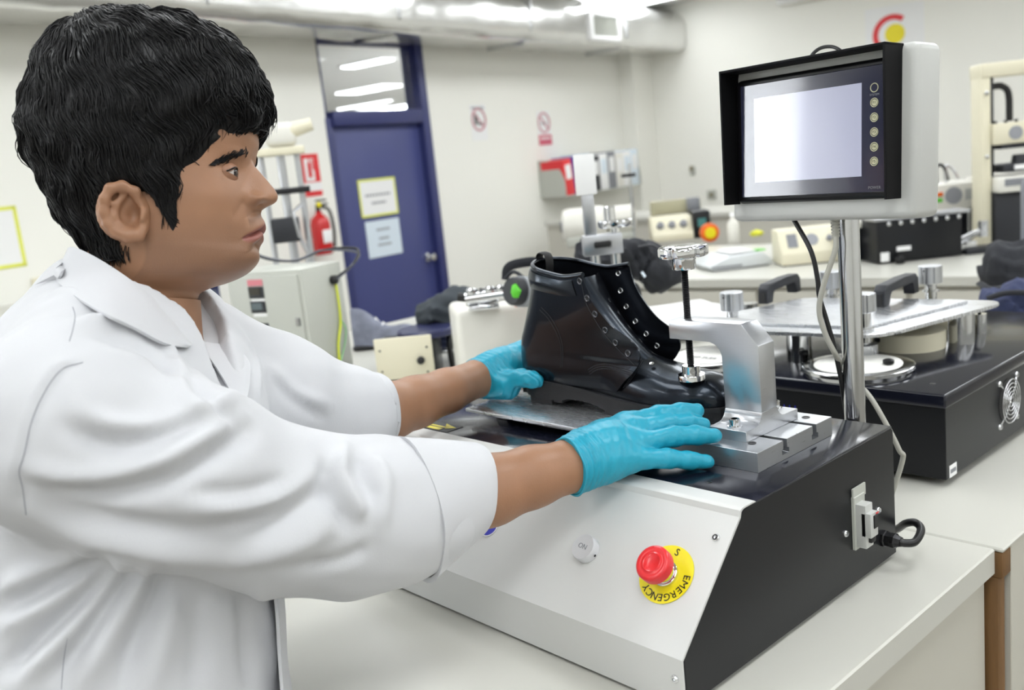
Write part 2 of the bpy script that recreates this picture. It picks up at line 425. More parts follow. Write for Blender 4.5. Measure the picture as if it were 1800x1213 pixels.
grey_lines(t, x0, x1, [((z0 + z1) / 2 + 0.02, 0.15, 0.85), ((z0 + z1) / 2 - 0.04, 0.3, 0.7)], 0.0265)
p, q = onback(641, 391, -0.03), onback(708, 446, -0.03)
t, x0, x1, z0, z1 = sheet('notice', (p[0], p[2]), (q[0], q[2] + .01), 0.029, M['bluepaper'], 'pale blue notice, lower of two taped on the blue door', 'notice')
grey_lines(t, x0, x1, [(z1 - 0.07, 0.3, 0.7), ((z0 + z1) / 2, 0.35, 0.65), (z0 + 0.09, 0.3, 0.7)], 0.0265)
p, q = onback(-70, 372), onback(46, 466)
sheet('notice', (p[0], p[2]), (q[0], q[2]), -0.001, M['paper'], 'white sheet with lime tape border on the wall behind the person', 'notice', border=M['paleyellow'], bw=0.016)
# fire point sign
p, q = onback(527, 272), onback(567, 343)
t, x0, x1, z0, z1 = sheet('fire_extinguisher_sign', (p[0], p[2]), (q[0], q[2]), -0.001, M['red'], 'red and white fire extinguisher sign beside the blue door', 'sign', 0.004)
b = MB(ROOM); b.bb((x0 + 0.02, -0.0065, z0 + (z1 - z0) * 0.36), (x1 - 0.05, -0.005, z1 - 0.03)); b.build('white_panel', M['paper'], t)
b = MB(ROOM); b.bb((x0 + 0.0, -0.0065, z0 + (z1 - z0) * 0.28), (x1, -0.005, z0 + (z1 - z0) * 0.33)); b.bb((x0, -0.0065, z0 + 0.035), (x1, -0.005, z0 + 0.085)); b.build('white_band', M['paper'], t)
b = MB(ROOM); xx = (x0 + x1) / 2 - 0.015; zz = z0 + (z1 - z0) * 0.45
b.tube([(xx, -0.008, zz), (xx, -0.008, zz + 0.10)], 0.014, 10); b.tube([(xx, -0.008, zz + 0.10), (xx, -0.008, zz + 0.125), (xx + 0.03, -0.008, zz + 0.12), (xx + 0.035, -0.008, zz + 0.05)], 0.005, 6); b.build('pictogram', M['red'], t)
# prohibition signs
def ban_sign(px0, py0, px1, py1, label, kind):
    p, q = onback(px0, py0), onback(px1, py1)
    t, x0, x1, z0, z1 = sheet('prohibition_sign', (p[0], p[2]), (q[0], q[2]), -0.001, M['paper'], label, 'sign', 0.003)
    r = (x1 - x0) * 0.42; c = ((x0 + x1) / 2, z0 + (z1 - z0) * (0.58 if kind == 'boot' else 0.66)); pm = mat('faded_red_print', rgb(206, 150, 158), 0.5)
    b = MB(ROOM); b.tube([(c[0] + r * math.cos(2 * math.pi * i / 28), -0.0045, c[1] + r * math.sin(2 * math.pi * i / 28)) for i in range(29)], 0.009, 6); b.build('ring', pm, t)
    b = MB(ROOM); b.tube([(c[0] - r * 0.7, -0.0045, c[1] + r * 0.7), (c[0] + r * 0.7, -0.0045, c[1] - r * 0.7)], 0.008, 6); b.build('slash', pm, t)
    b = MB(ROOM)
    if kind == 'boot':
        b.bb((c[0] - r * 0.62, -0.006, c[1] - r * 0.45), (c[0] - r * 0.22, -0.0045, c[1] + r * 0.5)); b.bb((c[0] - r * 0.1, -0.006, c[1] - r * 0.5), (c[0] + r * 0.6, -0.0045, c[1] - r * 0.28)); b.build('pictogram', M['ink'], t)
        grey_lines(t, x0, x1, [(z1 - 0.03, 0.1, 0.9)], -0.0042, 0.018)
    else:
        b.bb((c[0] - r * 0.5, -0.006, c[1] - r * 0.15), (c[0] + r * 0.45, -0.0045, c[1] + r * 0.02)); b.build('pictogram', M['greyink'], t)
        b = MB(ROOM); b.bb((x0, -0.006, z0), (x1, -0.0035, z0 + (z1 - z0) * 0.30)); b.build('red_panel', mat('rose_print', rgb(206, 96, 116), 0.5), t)
        grey_lines(t, x0, x1, [(z0 + (z1 - z0) * 0.2, 0.1, 0.9)], -0.0062, 0.02, 'paper')
ban_sign(824, 184, 858, 246, 'white wall notice with black boot pictogram in a red ring', 'boot')
ban_sign(942, 196, 970, 254, 'no smoking sign with rose coloured panel above the file rack', 'smoke')
# ------------------------------------------------------------------ foil wrapped air duct
DB = 0.585
zb0, zb1 = 2.385, 2.80
t = rthing('air_duct', (0, -DB, zb0), 'silver foil wrapped air duct along the top of the wall', 'air duct')
prof = []
for (cy, cz, a0) in ((-DB + 0.10, zb0 + 0.10, 180), (-DB + 0.16, zb1 - 0.16, 90)):
    pass
def duct_ring(a, wob):
    y0, y1, z0, z1 = -DB + wob, -0.10, zb0 + wob * 0.6, zb1 - wob
    pts = []
    for (cy, cz, r, s0) in ((y1 - 0.05, z0 + 0.05, 0.05, 270), (y1 - 0.05, z1 - 0.05, 0.05, 0), (y0 + 0.17, z1 - 0.17, 0.17, 90), (y0 + 0.09, z0 + 0.09, 0.09, 180)):
        for k in range(7):
            th = math.radians(s0 + 15 * k); pts.append((a, cy + r * math.cos(th), cz + r * math.sin(th)))
    return pts
As = np.concatenate([np.arange(-8.8, AC - 0.001, 0.12), [AC]])
def rib(a): 
    ph = (a + 20) % 1.15
    return (-0.012 if ph < 0.13 else 0.006 * math.sin(a * 7.3) + 0.005 * math.sin(a * 17.1))
b = MB(ROOM); b.grid(np.array([duct_ring(a, rib(a)) for a in As]), closed=True); b.build('foil_wrap', M['foil'], t, 50)
for a in np.arange(-8.0, AC - 0.3, 1.55):
    b = MB(ROOM); b.tube([(a, -DB - 0.004, zb1 + 0.07), (a, -DB - 0.008, zb1 - 0.2), (a, -DB - 0.004, zb0 + 0.09), (a, -DB + 0.09, zb0 - 0.006), (a, -0.12, zb0 - 0.006)], 0.016, 6, flat=0.35); b.build('strap', M['steel'], t)
p, q = onback(1034, 20, DB + 0.02), onback(1093, 74, DB + 0.02)
t = rthing('air_grille', ((p[0] + q[0]) / 2, -DB - 0.02, q[2]), 'white framed air supply grille set in the foil duct', 'air grille')
x0, x1, z0, z1 = p[0], q[0], q[2], p[2]; y = -DB - 0.03
b = MB(ROOM)
b.bb((x0, y, z0), (x0 + 0.06, -DB + 0.08, z1), 0.006); b.bb((x1 - 0.06, y, z0), (x1, -DB + 0.08, z1), 0.006); b.bb((x0 + .05, y, z0), (x1 - .05, -DB + 0.08, z0 + 0.04), 0.006); b.bb((x0 + .05, y, z1 - 0.03), (x1 - .05, -DB + 0.08, z1), 0.006)
b.build('frame', M['lampframe'], t)
b = MB(ROOM); b.bb((x0 + 0.05, y + 0.05, z0 + 0.03), (x1 - 0.05, y + 0.06, z1 - 0.02)); b.build('backing', mat('grille_shade_grey', rgb(120, 122, 124), 0.6), t)
for i in range(12):
    xx = x0 + 0.075 + i * (x1 - x0 - 0.15) / 11
    b = MB(ROOM); b.bb((xx - 0.004, y + 0.008, z0 + 0.035), (xx + 0.004, y + 0.045, z1 - 0.025)); b.build('slat', M['greybox'], t)
# ------------------------------------------------------------------ right wall: logo sheet, sockets
def logo(t, mtx, r):
    """red open ring round a yellow disc, drawn flat in the local xy plane"""
    b = MB(mtx); pts = []
    n = 30
    for i in range(n + 1):
        th = math.radians(52 + (308 - 52) * i / n); pts.append((math.cos(th), math.sin(th)))
    vs = [(r * x, r * y, z) for z in (0.0, 0.002) for k in (1.0, 0.72) for (x, y) in [(p[0] * k, p[1] * k) for p in pts]]
    N = n + 1; fs = []
    for i in range(n):
        fs += [[i, i + 1, N + i + 1, N + i], [2 * N + i, 3 * N + i, 3 * N + i + 1, 2 * N + i + 1], [i, 2 * N + i, 2 * N + i + 1, i + 1], [N + i, N + i + 1, 3 * N + i + 1, 3 * N + i]]
    fs += [[0, N, 3 * N, 2 * N], [n, 2 * N + n, 3 * N + n, N + n]]
    b.verts_faces(vs, fs); b.build('red_ring', M['red'], t, 0)
    b = MB(mtx); b.lathe([(r * 0.5, 0), (r * 0.5, 0.002)], (r * 0.12, 0, 0), (0, 0, 1), 28); b.build('yellow_disc', M['yellow'], t, 0)
p, q = onside(1520, 18, AC), onside(1626, 96, AC); c = onside(1569, 60, AC)
t = rthing('logo_sheet', (AC, c[1], q[2]), 'white sheet with red ring and yellow disc emblem high on the wall', 'poster')
b = MB(ROOM); b.bb((AC - 0.003, q[1], q[2] - 0.05), (AC, p[1], p[2])); b.build('sheet', M['paper'], t)
logo(t, ROOM @ frame((AC - 0.0035, c[1], c[2]), (0, -1, 0), (0, 0, 1)), 0.175)
c = onside(1252, 342, AC)
t = rthing('wall_socket', (AC, c[1], c[2] - 0.06), 'small grey wall socket on the right wall', 'socket')
b = MB(ROOM); b.bb((AC - 0.02, c[1] - 0.05, c[2] - 0.05), (AC, c[1] + 0.05, c[2] + 0.05), 0.006); b.build('plate', M['greybox'], t)
b = MB(ROOM); b.bb((AC - 0.026, c[1] - 0.022, c[2] - 0.022), (AC - 0.018, c[1] + 0.022, c[2] + 0.022), 0.004); b.build('insert', mat('olive_plastic', rgb(130, 124, 100), 0.5), t)
c = onside(1218, 300, AC)
t = rthing('wall_hook', (AC, c[1], c[2]), 'small brass coat hook on the wall above the socket', 'hook')
b = MB(ROOM); b.bb((AC - 0.012, c[1] - 0.03, c[2] - 0.05), (AC, c[1] + 0.03, c[2] + 0.05), 0.004); b.build('plate', M['greybox'], t)
b = MB(ROOM); b.tube([(AC - 0.01, c[1], c[2] + .02), (AC - 0.06, c[1], c[2] + 0.01), (AC - 0.08, c[1] - 0.02, c[2] + 0.05)], 0.012, 8); b.build('prong', mat('aged_brass', rgb(150, 140, 110), 0.4, 0.7), t)
# ------------------------------------------------------------------ benches
def bench(name, lo, hi, label, mtx=None, thick=0.034, inset=0.012, front=None, group=None):
    zt = 0.90
    t = (thing if mtx is None else rthing)(name, ((lo[0] + hi[0]) / 2, (lo[1] + hi[1]) / 2, ZF), label, 'bench', group)
    b = MB(mtx); b.bb((lo[0], lo[1], zt - thick), (hi[0], hi[1], zt), 0.002, 1); b.build('worktop', M['bench'], t)
    b = MB(mtx); b.bb((lo[0] + inset, lo[1] + 0.03, ZF), (hi[0] - inset, hi[1] - 0.003, zt - thick + 0.0005), 0.001, 1); b.build('carcass', M['benchside'], t)
    return t
bench("lab_bench", (-2.4, 0.405), (-0.431, 1.139), 'pale laminate lab bench carrying the boot testing machine')
bench('lab_bench', (-2.85, 1.142), (-0.4225, 2.25), 'pale laminate lab bench carrying the black machine with a fan grille', thick=0.006, inset=0.002)
t = thing('wooden_post', (-0.46, 1.16, ZF), 'worn brown wooden post under the gap between two benches', 'post')
for (n_, lo, hi) in (('shaft', (-0.455, 1.1425, ZF), (-0.429, 1.165, 0.86)), ('top_block', (-0.455, 1.1425, 0.859), (-0.4238, 1.171, 0.8938))):
    b = MB(); b.bb(lo, hi, 0.003); b.build(n_, M['wood'], t)
# ================================================================== boot testing machine (front faces -Y)
XL, XR = -1.12, -0.5155
YF, YB, ZB, ZM = 0.629, 1.056, 0.905, 1.067
t = thing('boot_testing_machine', ((XL + XR) / 2, (YF + YB) / 2, 0.90), 'boot testing machine with white sloped front, black top and red emergency button', 'machine')
MACH = t
# body: black side plates and top
side = [(YF + 0.004, ZB), (YF + 0.004, 0.957), (0.742, ZM - 0.0015), (YB - 0.004, ZM - 0.0015), (YB, ZM - 0.006), (YB, ZB)]
b = MB(); b.prism(side, 0, XR - 0.0025, XR, 0.0006, 1); b.build('side_plate', M['black'], t, 30)
b = MB(); b.prism(side, 0, XL, XL + 0.0025, 0.0006, 1); b.build('side_plate', M['black'], t, 30)
b = MB(); b.bb((XL + 0.001, 0.757, ZM - 0.004), (XR - 0.0006, YB, ZM), 0.0018, 2); b.build('top_plate', M['blacktop'], t)
b = MB(); b.bb((XL + 0.0025, YB - 0.004, ZB), (XR - 0.0025, YB - 0.001, ZM - 0.004)); b.bb((XL + .0025, YF + .01, ZB), (XR - .0025, YB - .004, ZB + 0.004)); b.build('back_plate', M['black'], t)
# white bent front sheet with a soft top lip
pr = [(YF, ZB - 0.001), (YF, 0.955)]
pr += [(YF + 0.0015 + 0.0015 * k, 0.9565 + 0.0015 * k) for k in range(2)]
e0 = np.array([0.733, 1.0605]); pr += [tuple(e0)]
for k in range(1, 7):
    th = math.radians(135 - 45 * k / 6); pr.append((0.7415 + 0.0105 * math.cos(th) + 0.000, ZM + 0.0016 - 0.0105 + 0.0105 * math.sin(th)))
pr.append((0.7605, ZM + 0.0016))
inner = [(y + 0.002, z - 0.0016) for (y, z) in pr[::-1]]
b = MB(); b.prism(pr + inner, 0, XL + 0.0005, XR + 0.0006); b.build('front_panel', M['white'], t, 25)
for (x, y) in ((XL + .05, YF + .06), (XR - .05, YF + .06), (XL + .05, YB - .06), (XR - .05, YB - .06)):
    b = MB(); b.lathe([(0.013, 0), (0.015, 0.0055)], (x, y, 0.90), n=20); b.build('rubber_foot', M['blackplastic'], t)
# the slope frame: local x = +X, local y up the slope, local z out of the panel
s0 = np.array([0.0, YF + 0.003, 0.958]); s1 = np.array([0.0, 0.733, 1.0605]); up = (s1 - s0) / np.linalg.norm(s1 - s0); nrm = np.cross((1, 0, 0), up)
def on_slope(px, py):
    d = ray(px, py); k = ((s0 - CAM) @ nrm) / (d @ nrm); return CAM + d * k
def slope_frame(p, lift=0.0005): return frame(p + nrm * lift, (1, 0, 0), up)
def screw_at(p, axis, r=0.0042, parent=MACH, m='chrome', h=0.0028):
    b = MB(); b.lathe([(r, 0), (r, h * 0.5), (r * 0.72, h), (r * 0.42, h), (r * 0.38, h * 0.45), (0.0002, h * 0.45)], p, axis, 16); b.build('screw', M[m], parent, 50)
screw_at(on_slope(1259, 946), nrm); screw_at(ony(1187, 1193, YF), (0, -1, 0)); screw_at(on_slope(1259, 946) + np.array([XL - XR + 0.024, 0, 0]), nrm)
for (px, py) in ((1543, 897), (1486, 938)): screw_at(onx(px, py, XR), (1, 0, 0))
screw_at(onz(1247, 848, ZM), (0, 0, 1), 0.003, m='darksteel', h=0.0008)
# ON button
p = on_slope(1034, 968)
b = MB(slope_frame(p)); b.lathe([(0.0145, 0), (0.0145, 0.009), (0.0138, 0.0105), (0.012, 0.0105)], (0, 0, 0), n=36); b.lathe([(0.0118, 0.0095), (0.0118, 0.0102), (0.0004, 0.0104)], (0, 0, 0), n=32)
o = b.build('on_button', mat('satin_silver_button', rgb(214, 215, 218), 0.35, 0.25), t, 40)
b = MB(slope_frame(p)); b.lathe([(0.0008, 0), (0.0015, 0.0008)], (0.0146, -0.004, 0.004), (1, -0.25, 0), 10); b.build('set_screw', M['ink'], o)
text_mesh('on_lettering', 'ON', 0.0078, slope_frame(p, 0.0112) @ Matrix.Rotation(math.radians(-4), 4, 'Z'), M['greyink'], o, 0.0002)
# emergency stop: yellow disc, lettering, chrome collar, red mushroom head
p = on_slope(1172, 1010); EM = t
b = MB(slope_frame(p)); b.lathe([(0.0305, 0), (0.0305, 0.0009)], (0, 0, 0), n=56); dsk = b.build('emergency_disc', M['yellow'], t, 30)
for i, ch in enumerate('EMERGENCY'):
    th = math.radians(6 - 17.0 * i) ; r = 0.0240
    mt = slope_frame(p, 0.0016) @ Matrix.Translation((r * math.cos(th), r * math.sin(th), 0)) @ Matrix.Rotation(th - math.pi / 2, 4, 'Z')
    text_mesh('letter', ch, 0.0106, mt, M['ink'], dsk, 0.0002)
for i, ch in enumerate('S'):
    th = math.radians(84); r = 0.0240
    mt = slope_frame(p, 0.0016) @ Matrix.Translation((r * math.cos(th), r * math.sin(th), 0)) @ Matrix.Rotation(th - math.pi / 2, 4, 'Z')
    text_mesh('letter', ch, 0.0106, mt, M['ink'], dsk, 0.0002)
b = MB(slope_frame(p)); b.lathe([(0.0138, 0.0008), (0.0138, 0.004), (0.0125, 0.005), (0.0118, 0.005), (0.0118, 0.012), (0.010, 0.014), (0.010, 0.02)], (0, 0, 0), n=36); cl = b.build('collar', M['chrome'], t, 40)
b = MB(slope_frame(p)); b.lathe([(0.010, 0.016), (0.0165, 0.0175), (0.0185, 0.019), (0.0186, 0.027), (0.0178, 0.0288), (0.0155, 0.0298), (0.0132, 0.0292), (0.011, 0.0294), (0.0095, 0.0302), (0.0085, 0.0295), (0.0004, 0.0297)], (0, 0, 0), n=48); b.build('mushroom_head', M['redplastic'], t, 50)
# blue pictogram stickers
for (px, py, r) in ((861, 925, 0.0135), (838, 931, 0.0125)):
    p = on_slope(px, py)
    b = MB(slope_frame(p)); b.lathe([(r, 0), (r, 0.0006)], (0, 0, 0), n=36); o = b.build('pictogram_sticker', M['paper'], t, 20)
    b = MB(slope_frame(p)); b.lathe([(r * 0.9, 0.0006), (r * 0.9, 0.0009)], (0, 0, 0), n=36); b.build('blue_disc', M['blueink'], o, 20)
    b = MB(slope_frame(p)); b.verts_faces([(-0.004, 0.002, 0.0012), (0, -0.005, 0.0012), (0.004, 0.002, 0.0012), (0, -0.002, 0.0012)], [[0, 1, 3], [3, 1, 2]]); b.build('white_mark', M['paper'], o, 0)
# warning sticker on the top: yellow triangle and bars
p = onz(775, 751, ZM)
b = MB(); b.bb((p[0] - 0.035, p[1] - 0.014, ZM), (p[0] + 0.03, p[1] + 0.016, ZM + 0.0006)); o = b.build('warning_sticker', M['ink'], t)
b = MB(); x, y = p[0], p[1]; z = ZM + 0.001
b.verts_faces([(x - 0.033, y - 0.012, z), (x + 0.01, y - 0.012, z), (x + 0.01, y - 0.004, z), (x - 0.028, y - 0.004, z)], [[0, 1, 2, 3]])
b.verts_faces([(x - 0.024, y - 0.001, z), (x + 0.012, y - 0.001, z), (x + 0.012, y + 0.003, z), (x - 0.021, y + 0.003, z)], [[0, 1, 2, 3]])
b.verts_faces([(x + 0.014, y - 0.004, z), (x + 0.027, y + 0.006, z), (x - 0.004, y + 0.014, z), (x + 0.006, y + 0.004, z)], [[0, 1, 2, 3]])
b.build('yellow_print', M['yellow'], o, 0)
# circuit breaker with bracket on the side plate, gland and cable
p = onx(1507, 912, XR)
b = MB(); y0, z0 = p[1], p[2]
b.bb((XR - 0.0005, y0 - 0.013, z0 - 0.034), (XR + 0.004, y0 + 0.012, z0 + 0.030), 0.0008, 1); b.bb((XR + 0.001, y0 - 0.013, z0 + 0.026), (XR + 0.003, y0 + 0.016, z0 + 0.040)); bk = b.build('breaker_bracket', M['greybox'], t)
b = MB(); b.bb((XR + 0.003, y0 - 0.011, z0 - 0.030), (XR + 0.016, y0 + 0.006, z0 + 0.022), 0.001, 2); b.bb((XR + 0.01, y0 - 0.011, z0 - 0.016), (XR + 0.022, y0 + 0.006, z0 + 0.013), 0.001, 2); br = b.build('breaker', M['mongrey'], t)
b = MB(); b.bb((XR + 0.0215, y0 - 0.005, z0 - 0.006), (XR + 0.0235, y0 + 0.005, z0 + 0.010), 0.0008, 1); b.bb((XR + 0.010, y0 - 0.006, z0 - 0.024), (XR + 0.020, y0 + 0.005, z0 - 0.013), 0.0015, 2, ); b.build('toggle', M['ink'], br)
b = MB(); b.bb((XR + 0.0232, y0 - 0.001, z0 + 0.011), (XR + 0.0236, y0 + 0.005, z0 + 0.0125)); b.build('red_mark', M['red'], br)
g = onx(1553, 946, XR)
b = MB(); b.lathe([(0.0105, -0.0005), (0.0105, 0.003), (0.009, 0.004), (0.009, 0.010), (0.0095, 0.0105), (0.0095, 0.015), (0.0075, 0.017), (0.006, 0.022)], g, (1, 0, 0), 8); gl = b.build('cable_gland', M['darksteel'], t, 20)
g1 = g + np.array([0.02, 0, 0])
path = catmull([g1, g1 + np.array([0.006, 0.002, -0.001]), g1 + np.array([0.014, 0.010, 0.0]), g1 + np.array([0.014, 0.026, 0.009]), g1 + np.array([0.004, 0.034, 0.013]), g1 + np.array([-0.012, 0.042, 0.006]), g1 + np.array([-0.045, 0.07, -0.02]), (g1[0] - 0.10, g1[1] + 0.09, 0.905)], 8)
b = MB(); b.tube(path, 0.0048, 12); b.build('power_cable', M['wire'], t, 60)
# hinged metal platform plate under the heel
b = MB(); b.bb((-1.035, 0.823, 1.0795), (-0.785, 1.035, 1.085), 0.001, 2); pl = b.build('platform_plate', M['aluplate'], t)
for x in (-0.99, -0.83):
    b = MB(); b.bb((x - 0.012, 0.85, ZM - 0.0005), (x + 0.012, 1.02, 1.08), 0.001, 1); b.build('platform_rail', M['black'], t)
b = MB(); b.bb((-0.80, 0.820, 1.0705), (-0.783, 0.826, 1.086), 0.0008, 1); hg = b.build('hinge_lug', M['alu'], t); screw_at(np.array([-0.7915, 0.820, 1.078]), (0, -1, 0), 0.0035, hg)
# ------------------------------------------------------------------ clamp: slotted base block, C bracket, screw with star knob
BX0, BX1, BY0, BY1, BZ = -0.685, -0.5585, 0.835, 0.992, 1.0895
b = MB()
def slot_prof(y0, y1):       # profile in (y,z) with two T-slots
    z0, z1 = ZM, BZ; p = [(y0, z0), (y1, z0), (y1, z1)]
    for yc in (y0 + 0.118, y0 + 0.055):
        p += [(yc + 0.004, z1), (yc + 0.004, z1 - 0.010), (yc + 0.0075, z1 - 0.010), (yc + 0.0075, z1 - 0.0165), (yc - 0.0075, z1 - 0.0165), (yc - 0.0075, z1 - 0.010), (yc - 0.004, z1 - 0.010), (yc - 0.004, z1)]
    return p + [(y0, z1)]
b.prism(slot_prof(BY0, BY1), 0, BX0, BX1, 0.0004, 1); blk = b.build('clamp_base', M['alu'], t, 25)
for (x, y) in ((-0.583, 0.862), (-0.583, 0.976)):
    b = MB(); b.lathe([(0.0048, 0), (0.0048, 0.0006), (0.0035, 0.0006), (0.003, 0.0001), (0.0002, 0.0001)], (x, y, BZ), n=18); b.build('sunk_bolt', M['darksteel'], blk, 40)
FX0, FX1, FY0, FY1 = -0.638, -0.5885, 0.860, 0.968
YC0, YC1 = 0.893, 0.925                       # thickness of the C
zf = BZ + 0.0125
b = MB()
# foot with fillets into the column: profile in (y,z) extruded in x
pf = [(FY0, BZ), (FY1, BZ), (FY1, zf)] + [(YC1 + 0.014 - 0.014 * math.sin(math.radians(a)), zf + 0.014 - 0.014 * math.cos(math.radians(a))) for a in (0, 22, 45, 67, 90)] + \
     [(YC0 - 0.014 + 0.014 * math.sin(math.radians(a)), zf + 0.014 - 0.014 * math.cos(math.radians(a))) for a in (90, 67, 45, 22, 0)] + [(FY0, zf)]
b.prism(pf, 0, FX0, FX1, 0.0005, 1); 
br = b.build('bracket_foot', M['alu'], t, 40)
zA0, zA1 = 1.1935, 1.217
cp = [(FX0 - 0.0, zf + 0.0138), (FX1, zf + 0.0138), (FX1, zA1 - 0.024), (FX1 - 0.021, zA1), (-0.7125, zA1), (-0.7125, zA0)] + \
     [(FX0 - 0.016 + 0.016 * math.sin(math.radians(a)), zA0 - 0.016 + 0.016 * math.cos(math.radians(a))) for a in (0, 15, 30, 45, 60, 75, 90)]
b = MB(); b.prism(cp, 1, YC0, YC1, 0.0009, 2); b.build('c_bracket', M['alu'], t, 40)
for (x, y) in ((-0.612, 0.873), (-0.612, 0.957)):
    b = MB(); b.lathe([(0.0085, 0), (0.0085, 0.0012), (0.0062, 0.0012), (0.0062, 0.0088), (0.0056, 0.0094), (0.0036, 0.0094), (0.0034, 0.0045), (0.0002, 0.0045)], (x, y, zf), n=24); b.build('hex_bolt', M['chrome'], t, 40)
SX, SY = -0.6955, 0.909
n_ = 12; turns = 62; path = []; z0, z1 = 1.155, 1.286
rr = [0.0040 + (0.0006 if k % 2 else -0.0004) for k in range(turns * 2 + 1)]
b = MB(); b.tube([(SX, SY, z0 + (z1 - z0) * k / (turns * 2)) for k in range(turns * 2 + 1)], rr, 14); b.build('threaded_rod', M['darksteel'], t, 20)
b = MB(); b.lathe([(0.0165, 0), (0.0165, 0.006), (0.0160, 0.0068), (0.011, 0.0068), (0.011, 0.0172), (0.0102, 0.018), (0.004, 0.018)], (SX, SY, 1.1408), n=36); pd = b.build('pressure_pad', M['chrome'], t, 40)
b = MB(); b.lathe([(0.0034, 0), (0.0034, 0.0015), (0.002, 0.0015), (0.0018, 0.0002), (0.0002, 0.0002)], (SX + 0.0078, SY - 0.0078, 1.1528), (1, -1, 0), 14); b.build('grub_screw', M['steel'], pd, 40)
def star(u): return 1.0 + 0.085 * (1 if math.cos(2 * math.pi * 7 * u) > -0.35 else -1.6) 
b = MB(); b.lathe([(0.008, 0.0), (0.0135, 0.0), (0.0143, 0.001), (0.0143, 0.0145), (0.0135, 0.0152), (0.008, 0.0152)], (SX, SY, 1.2765), n=28, wob=lambda u: 1 + 0.03 * math.cos(2 * math.pi * 7 * u)); kb = b.build('knob_stem', M['chrome'], t, 40)
b = MB(); b.lathe([(0.0245, 0.0), (0.0268, 0.0012), (0.0275, 0.0035), (0.0275, 0.0105), (0.0262, 0.0128), (0.0235, 0.0138), (0.009, 0.0134), (0.0005, 0.0134)], (SX, SY, 1.2912), n=112, wob=star); b.build('star_knob', M['chrome'], t, 40)
# ================================================================== operator terminal on a pole behind the machine
t = thing('operator_terminal', (-0.566, 1.075, 0.90), 'grey operator terminal with a black hooded screen on a steel pole', 'monitor')
b = MB(); b.cyl((-0.572, 1.072, 0.90), (-0.5715, 1.072, 1.345), 0.0130, n=32); b.build('pole', M['steel'], t, 60)
b = MB(); b.bb((-0.60, 1.057, 0.94), (-0.53, 1.066, 0.985), 0.001, 1); b.build('pole_clamp', M['alu'], t)
TR = math.radians(-6.0); TT = math.radians(3.5)
tc = np.array([-0.588, 1.034, 1.4110])
TM = Matrix.Translation(tuple(tc)) @ Matrix.Rotation(TR, 4, 'Z') @ Matrix.Rotation(-TT, 4, 'X')
HW, HH = 0.1275, 0.0935
# enclosure: bevelled tray, front face towards -Y
b = MB(TM); b.bb((-HW, -0.001, -HH), (HW, 0.048, HH), 0.009, 3); b.build('enclosure', M['mongrey'], t, 40)
# black hood: frame standing proud, deeper on top
hx, hz0, hz1 = 0.1095, -0.071, 0.0925
b = MB(TM)
b.bb((-hx - 0.006, -0.034, hz1 - 0.003), (hx + 0.0, 0.002, hz1), 0.0006, 1)
b.prism([(-0.034, hz1), (0.002, hz1), (0.002, hz0), (-0.029, hz0)], 0, hx - 0.003, hx, 0.0004, 1)
b.prism([(-0.034, hz1), (0.002, hz1), (0.002, hz0), (-0.029, hz0)], 0, -hx - 0.006, -hx - 0.003, 0.0004, 1)
b.build('hood', mat('matt_black_hood', rgb(14, 14, 16), 0.6, spec=0.15), t, 30)
b = MB(TM); b.bb((-hx, -0.0095, hz0 + 0.0005), (hx - 0.006, 0.0, hz1 - 0.012), 0.005, 3); b.build('bezel', M['blackplastic'], t, 40)
b = MB(TM); b.bb((-hx + 0.008, -0.0108, hz0 + 0.008), (hx - 0.013, -0.008, hz1 - 0.019), 0.0008, 1); fp = b.build('front_glass', M['bezel'], t, 40)
scr = mat('lcd_pale_screen', rgb(176, 178, 200), 0.16, var=0.03, vscale=5, coat=1.0, emit=0.10)
b = MB(TM); b.bb((-hx + 0.029, -0.0112, hz0 + 0.026), (hx - 0.042, -0.0105, hz1 - 0.036)); b.build('screen', scr, fp)
gold = mat('key_print', rgb(196, 194, 160), 0.4)
for i in range(6):
    z = hz1 - 0.043 - i * 0.0158; x = hx - 0.0265
    ring = [(x + 0.0046 * math.cos(2 * math.pi * k / 20), -0.0112, z + 0.0046 * math.sin(2 * math.pi * k / 20)) for k in range(21)]
    b = MB(TM); b.tube(ring, 0.00055, 5)
    if i: b.lathe([(0.0034, 0), (0.0034, 0.0004)], (x, -0.0108, z), (0, -1, 0), 16)
    k = b.build('key', gold, fp)
    if i: text_mesh('key_lettering', 'F%d' % i, 0.0042, TM @ frame((x, -0.0114, z), (1, 0, 0), (0, 0, 1)), M['ink'], k, 0.0001)
text_mesh('system_lettering', 'SYSTEM', 0.0034, TM @ frame((hx - 0.0265, -0.0110, hz1 - 0.0505), (1, 0, 0), (0, 0, 1)), M['greyink'], fp, 0.0001)
text_mesh('power_lettering', 'POWER', 0.0045, TM @ frame((hx - 0.026, -0.0110, hz0 + 0.013), (1, 0, 0), (0, 0, 1)), M['greyink'], fp, 0.0001)
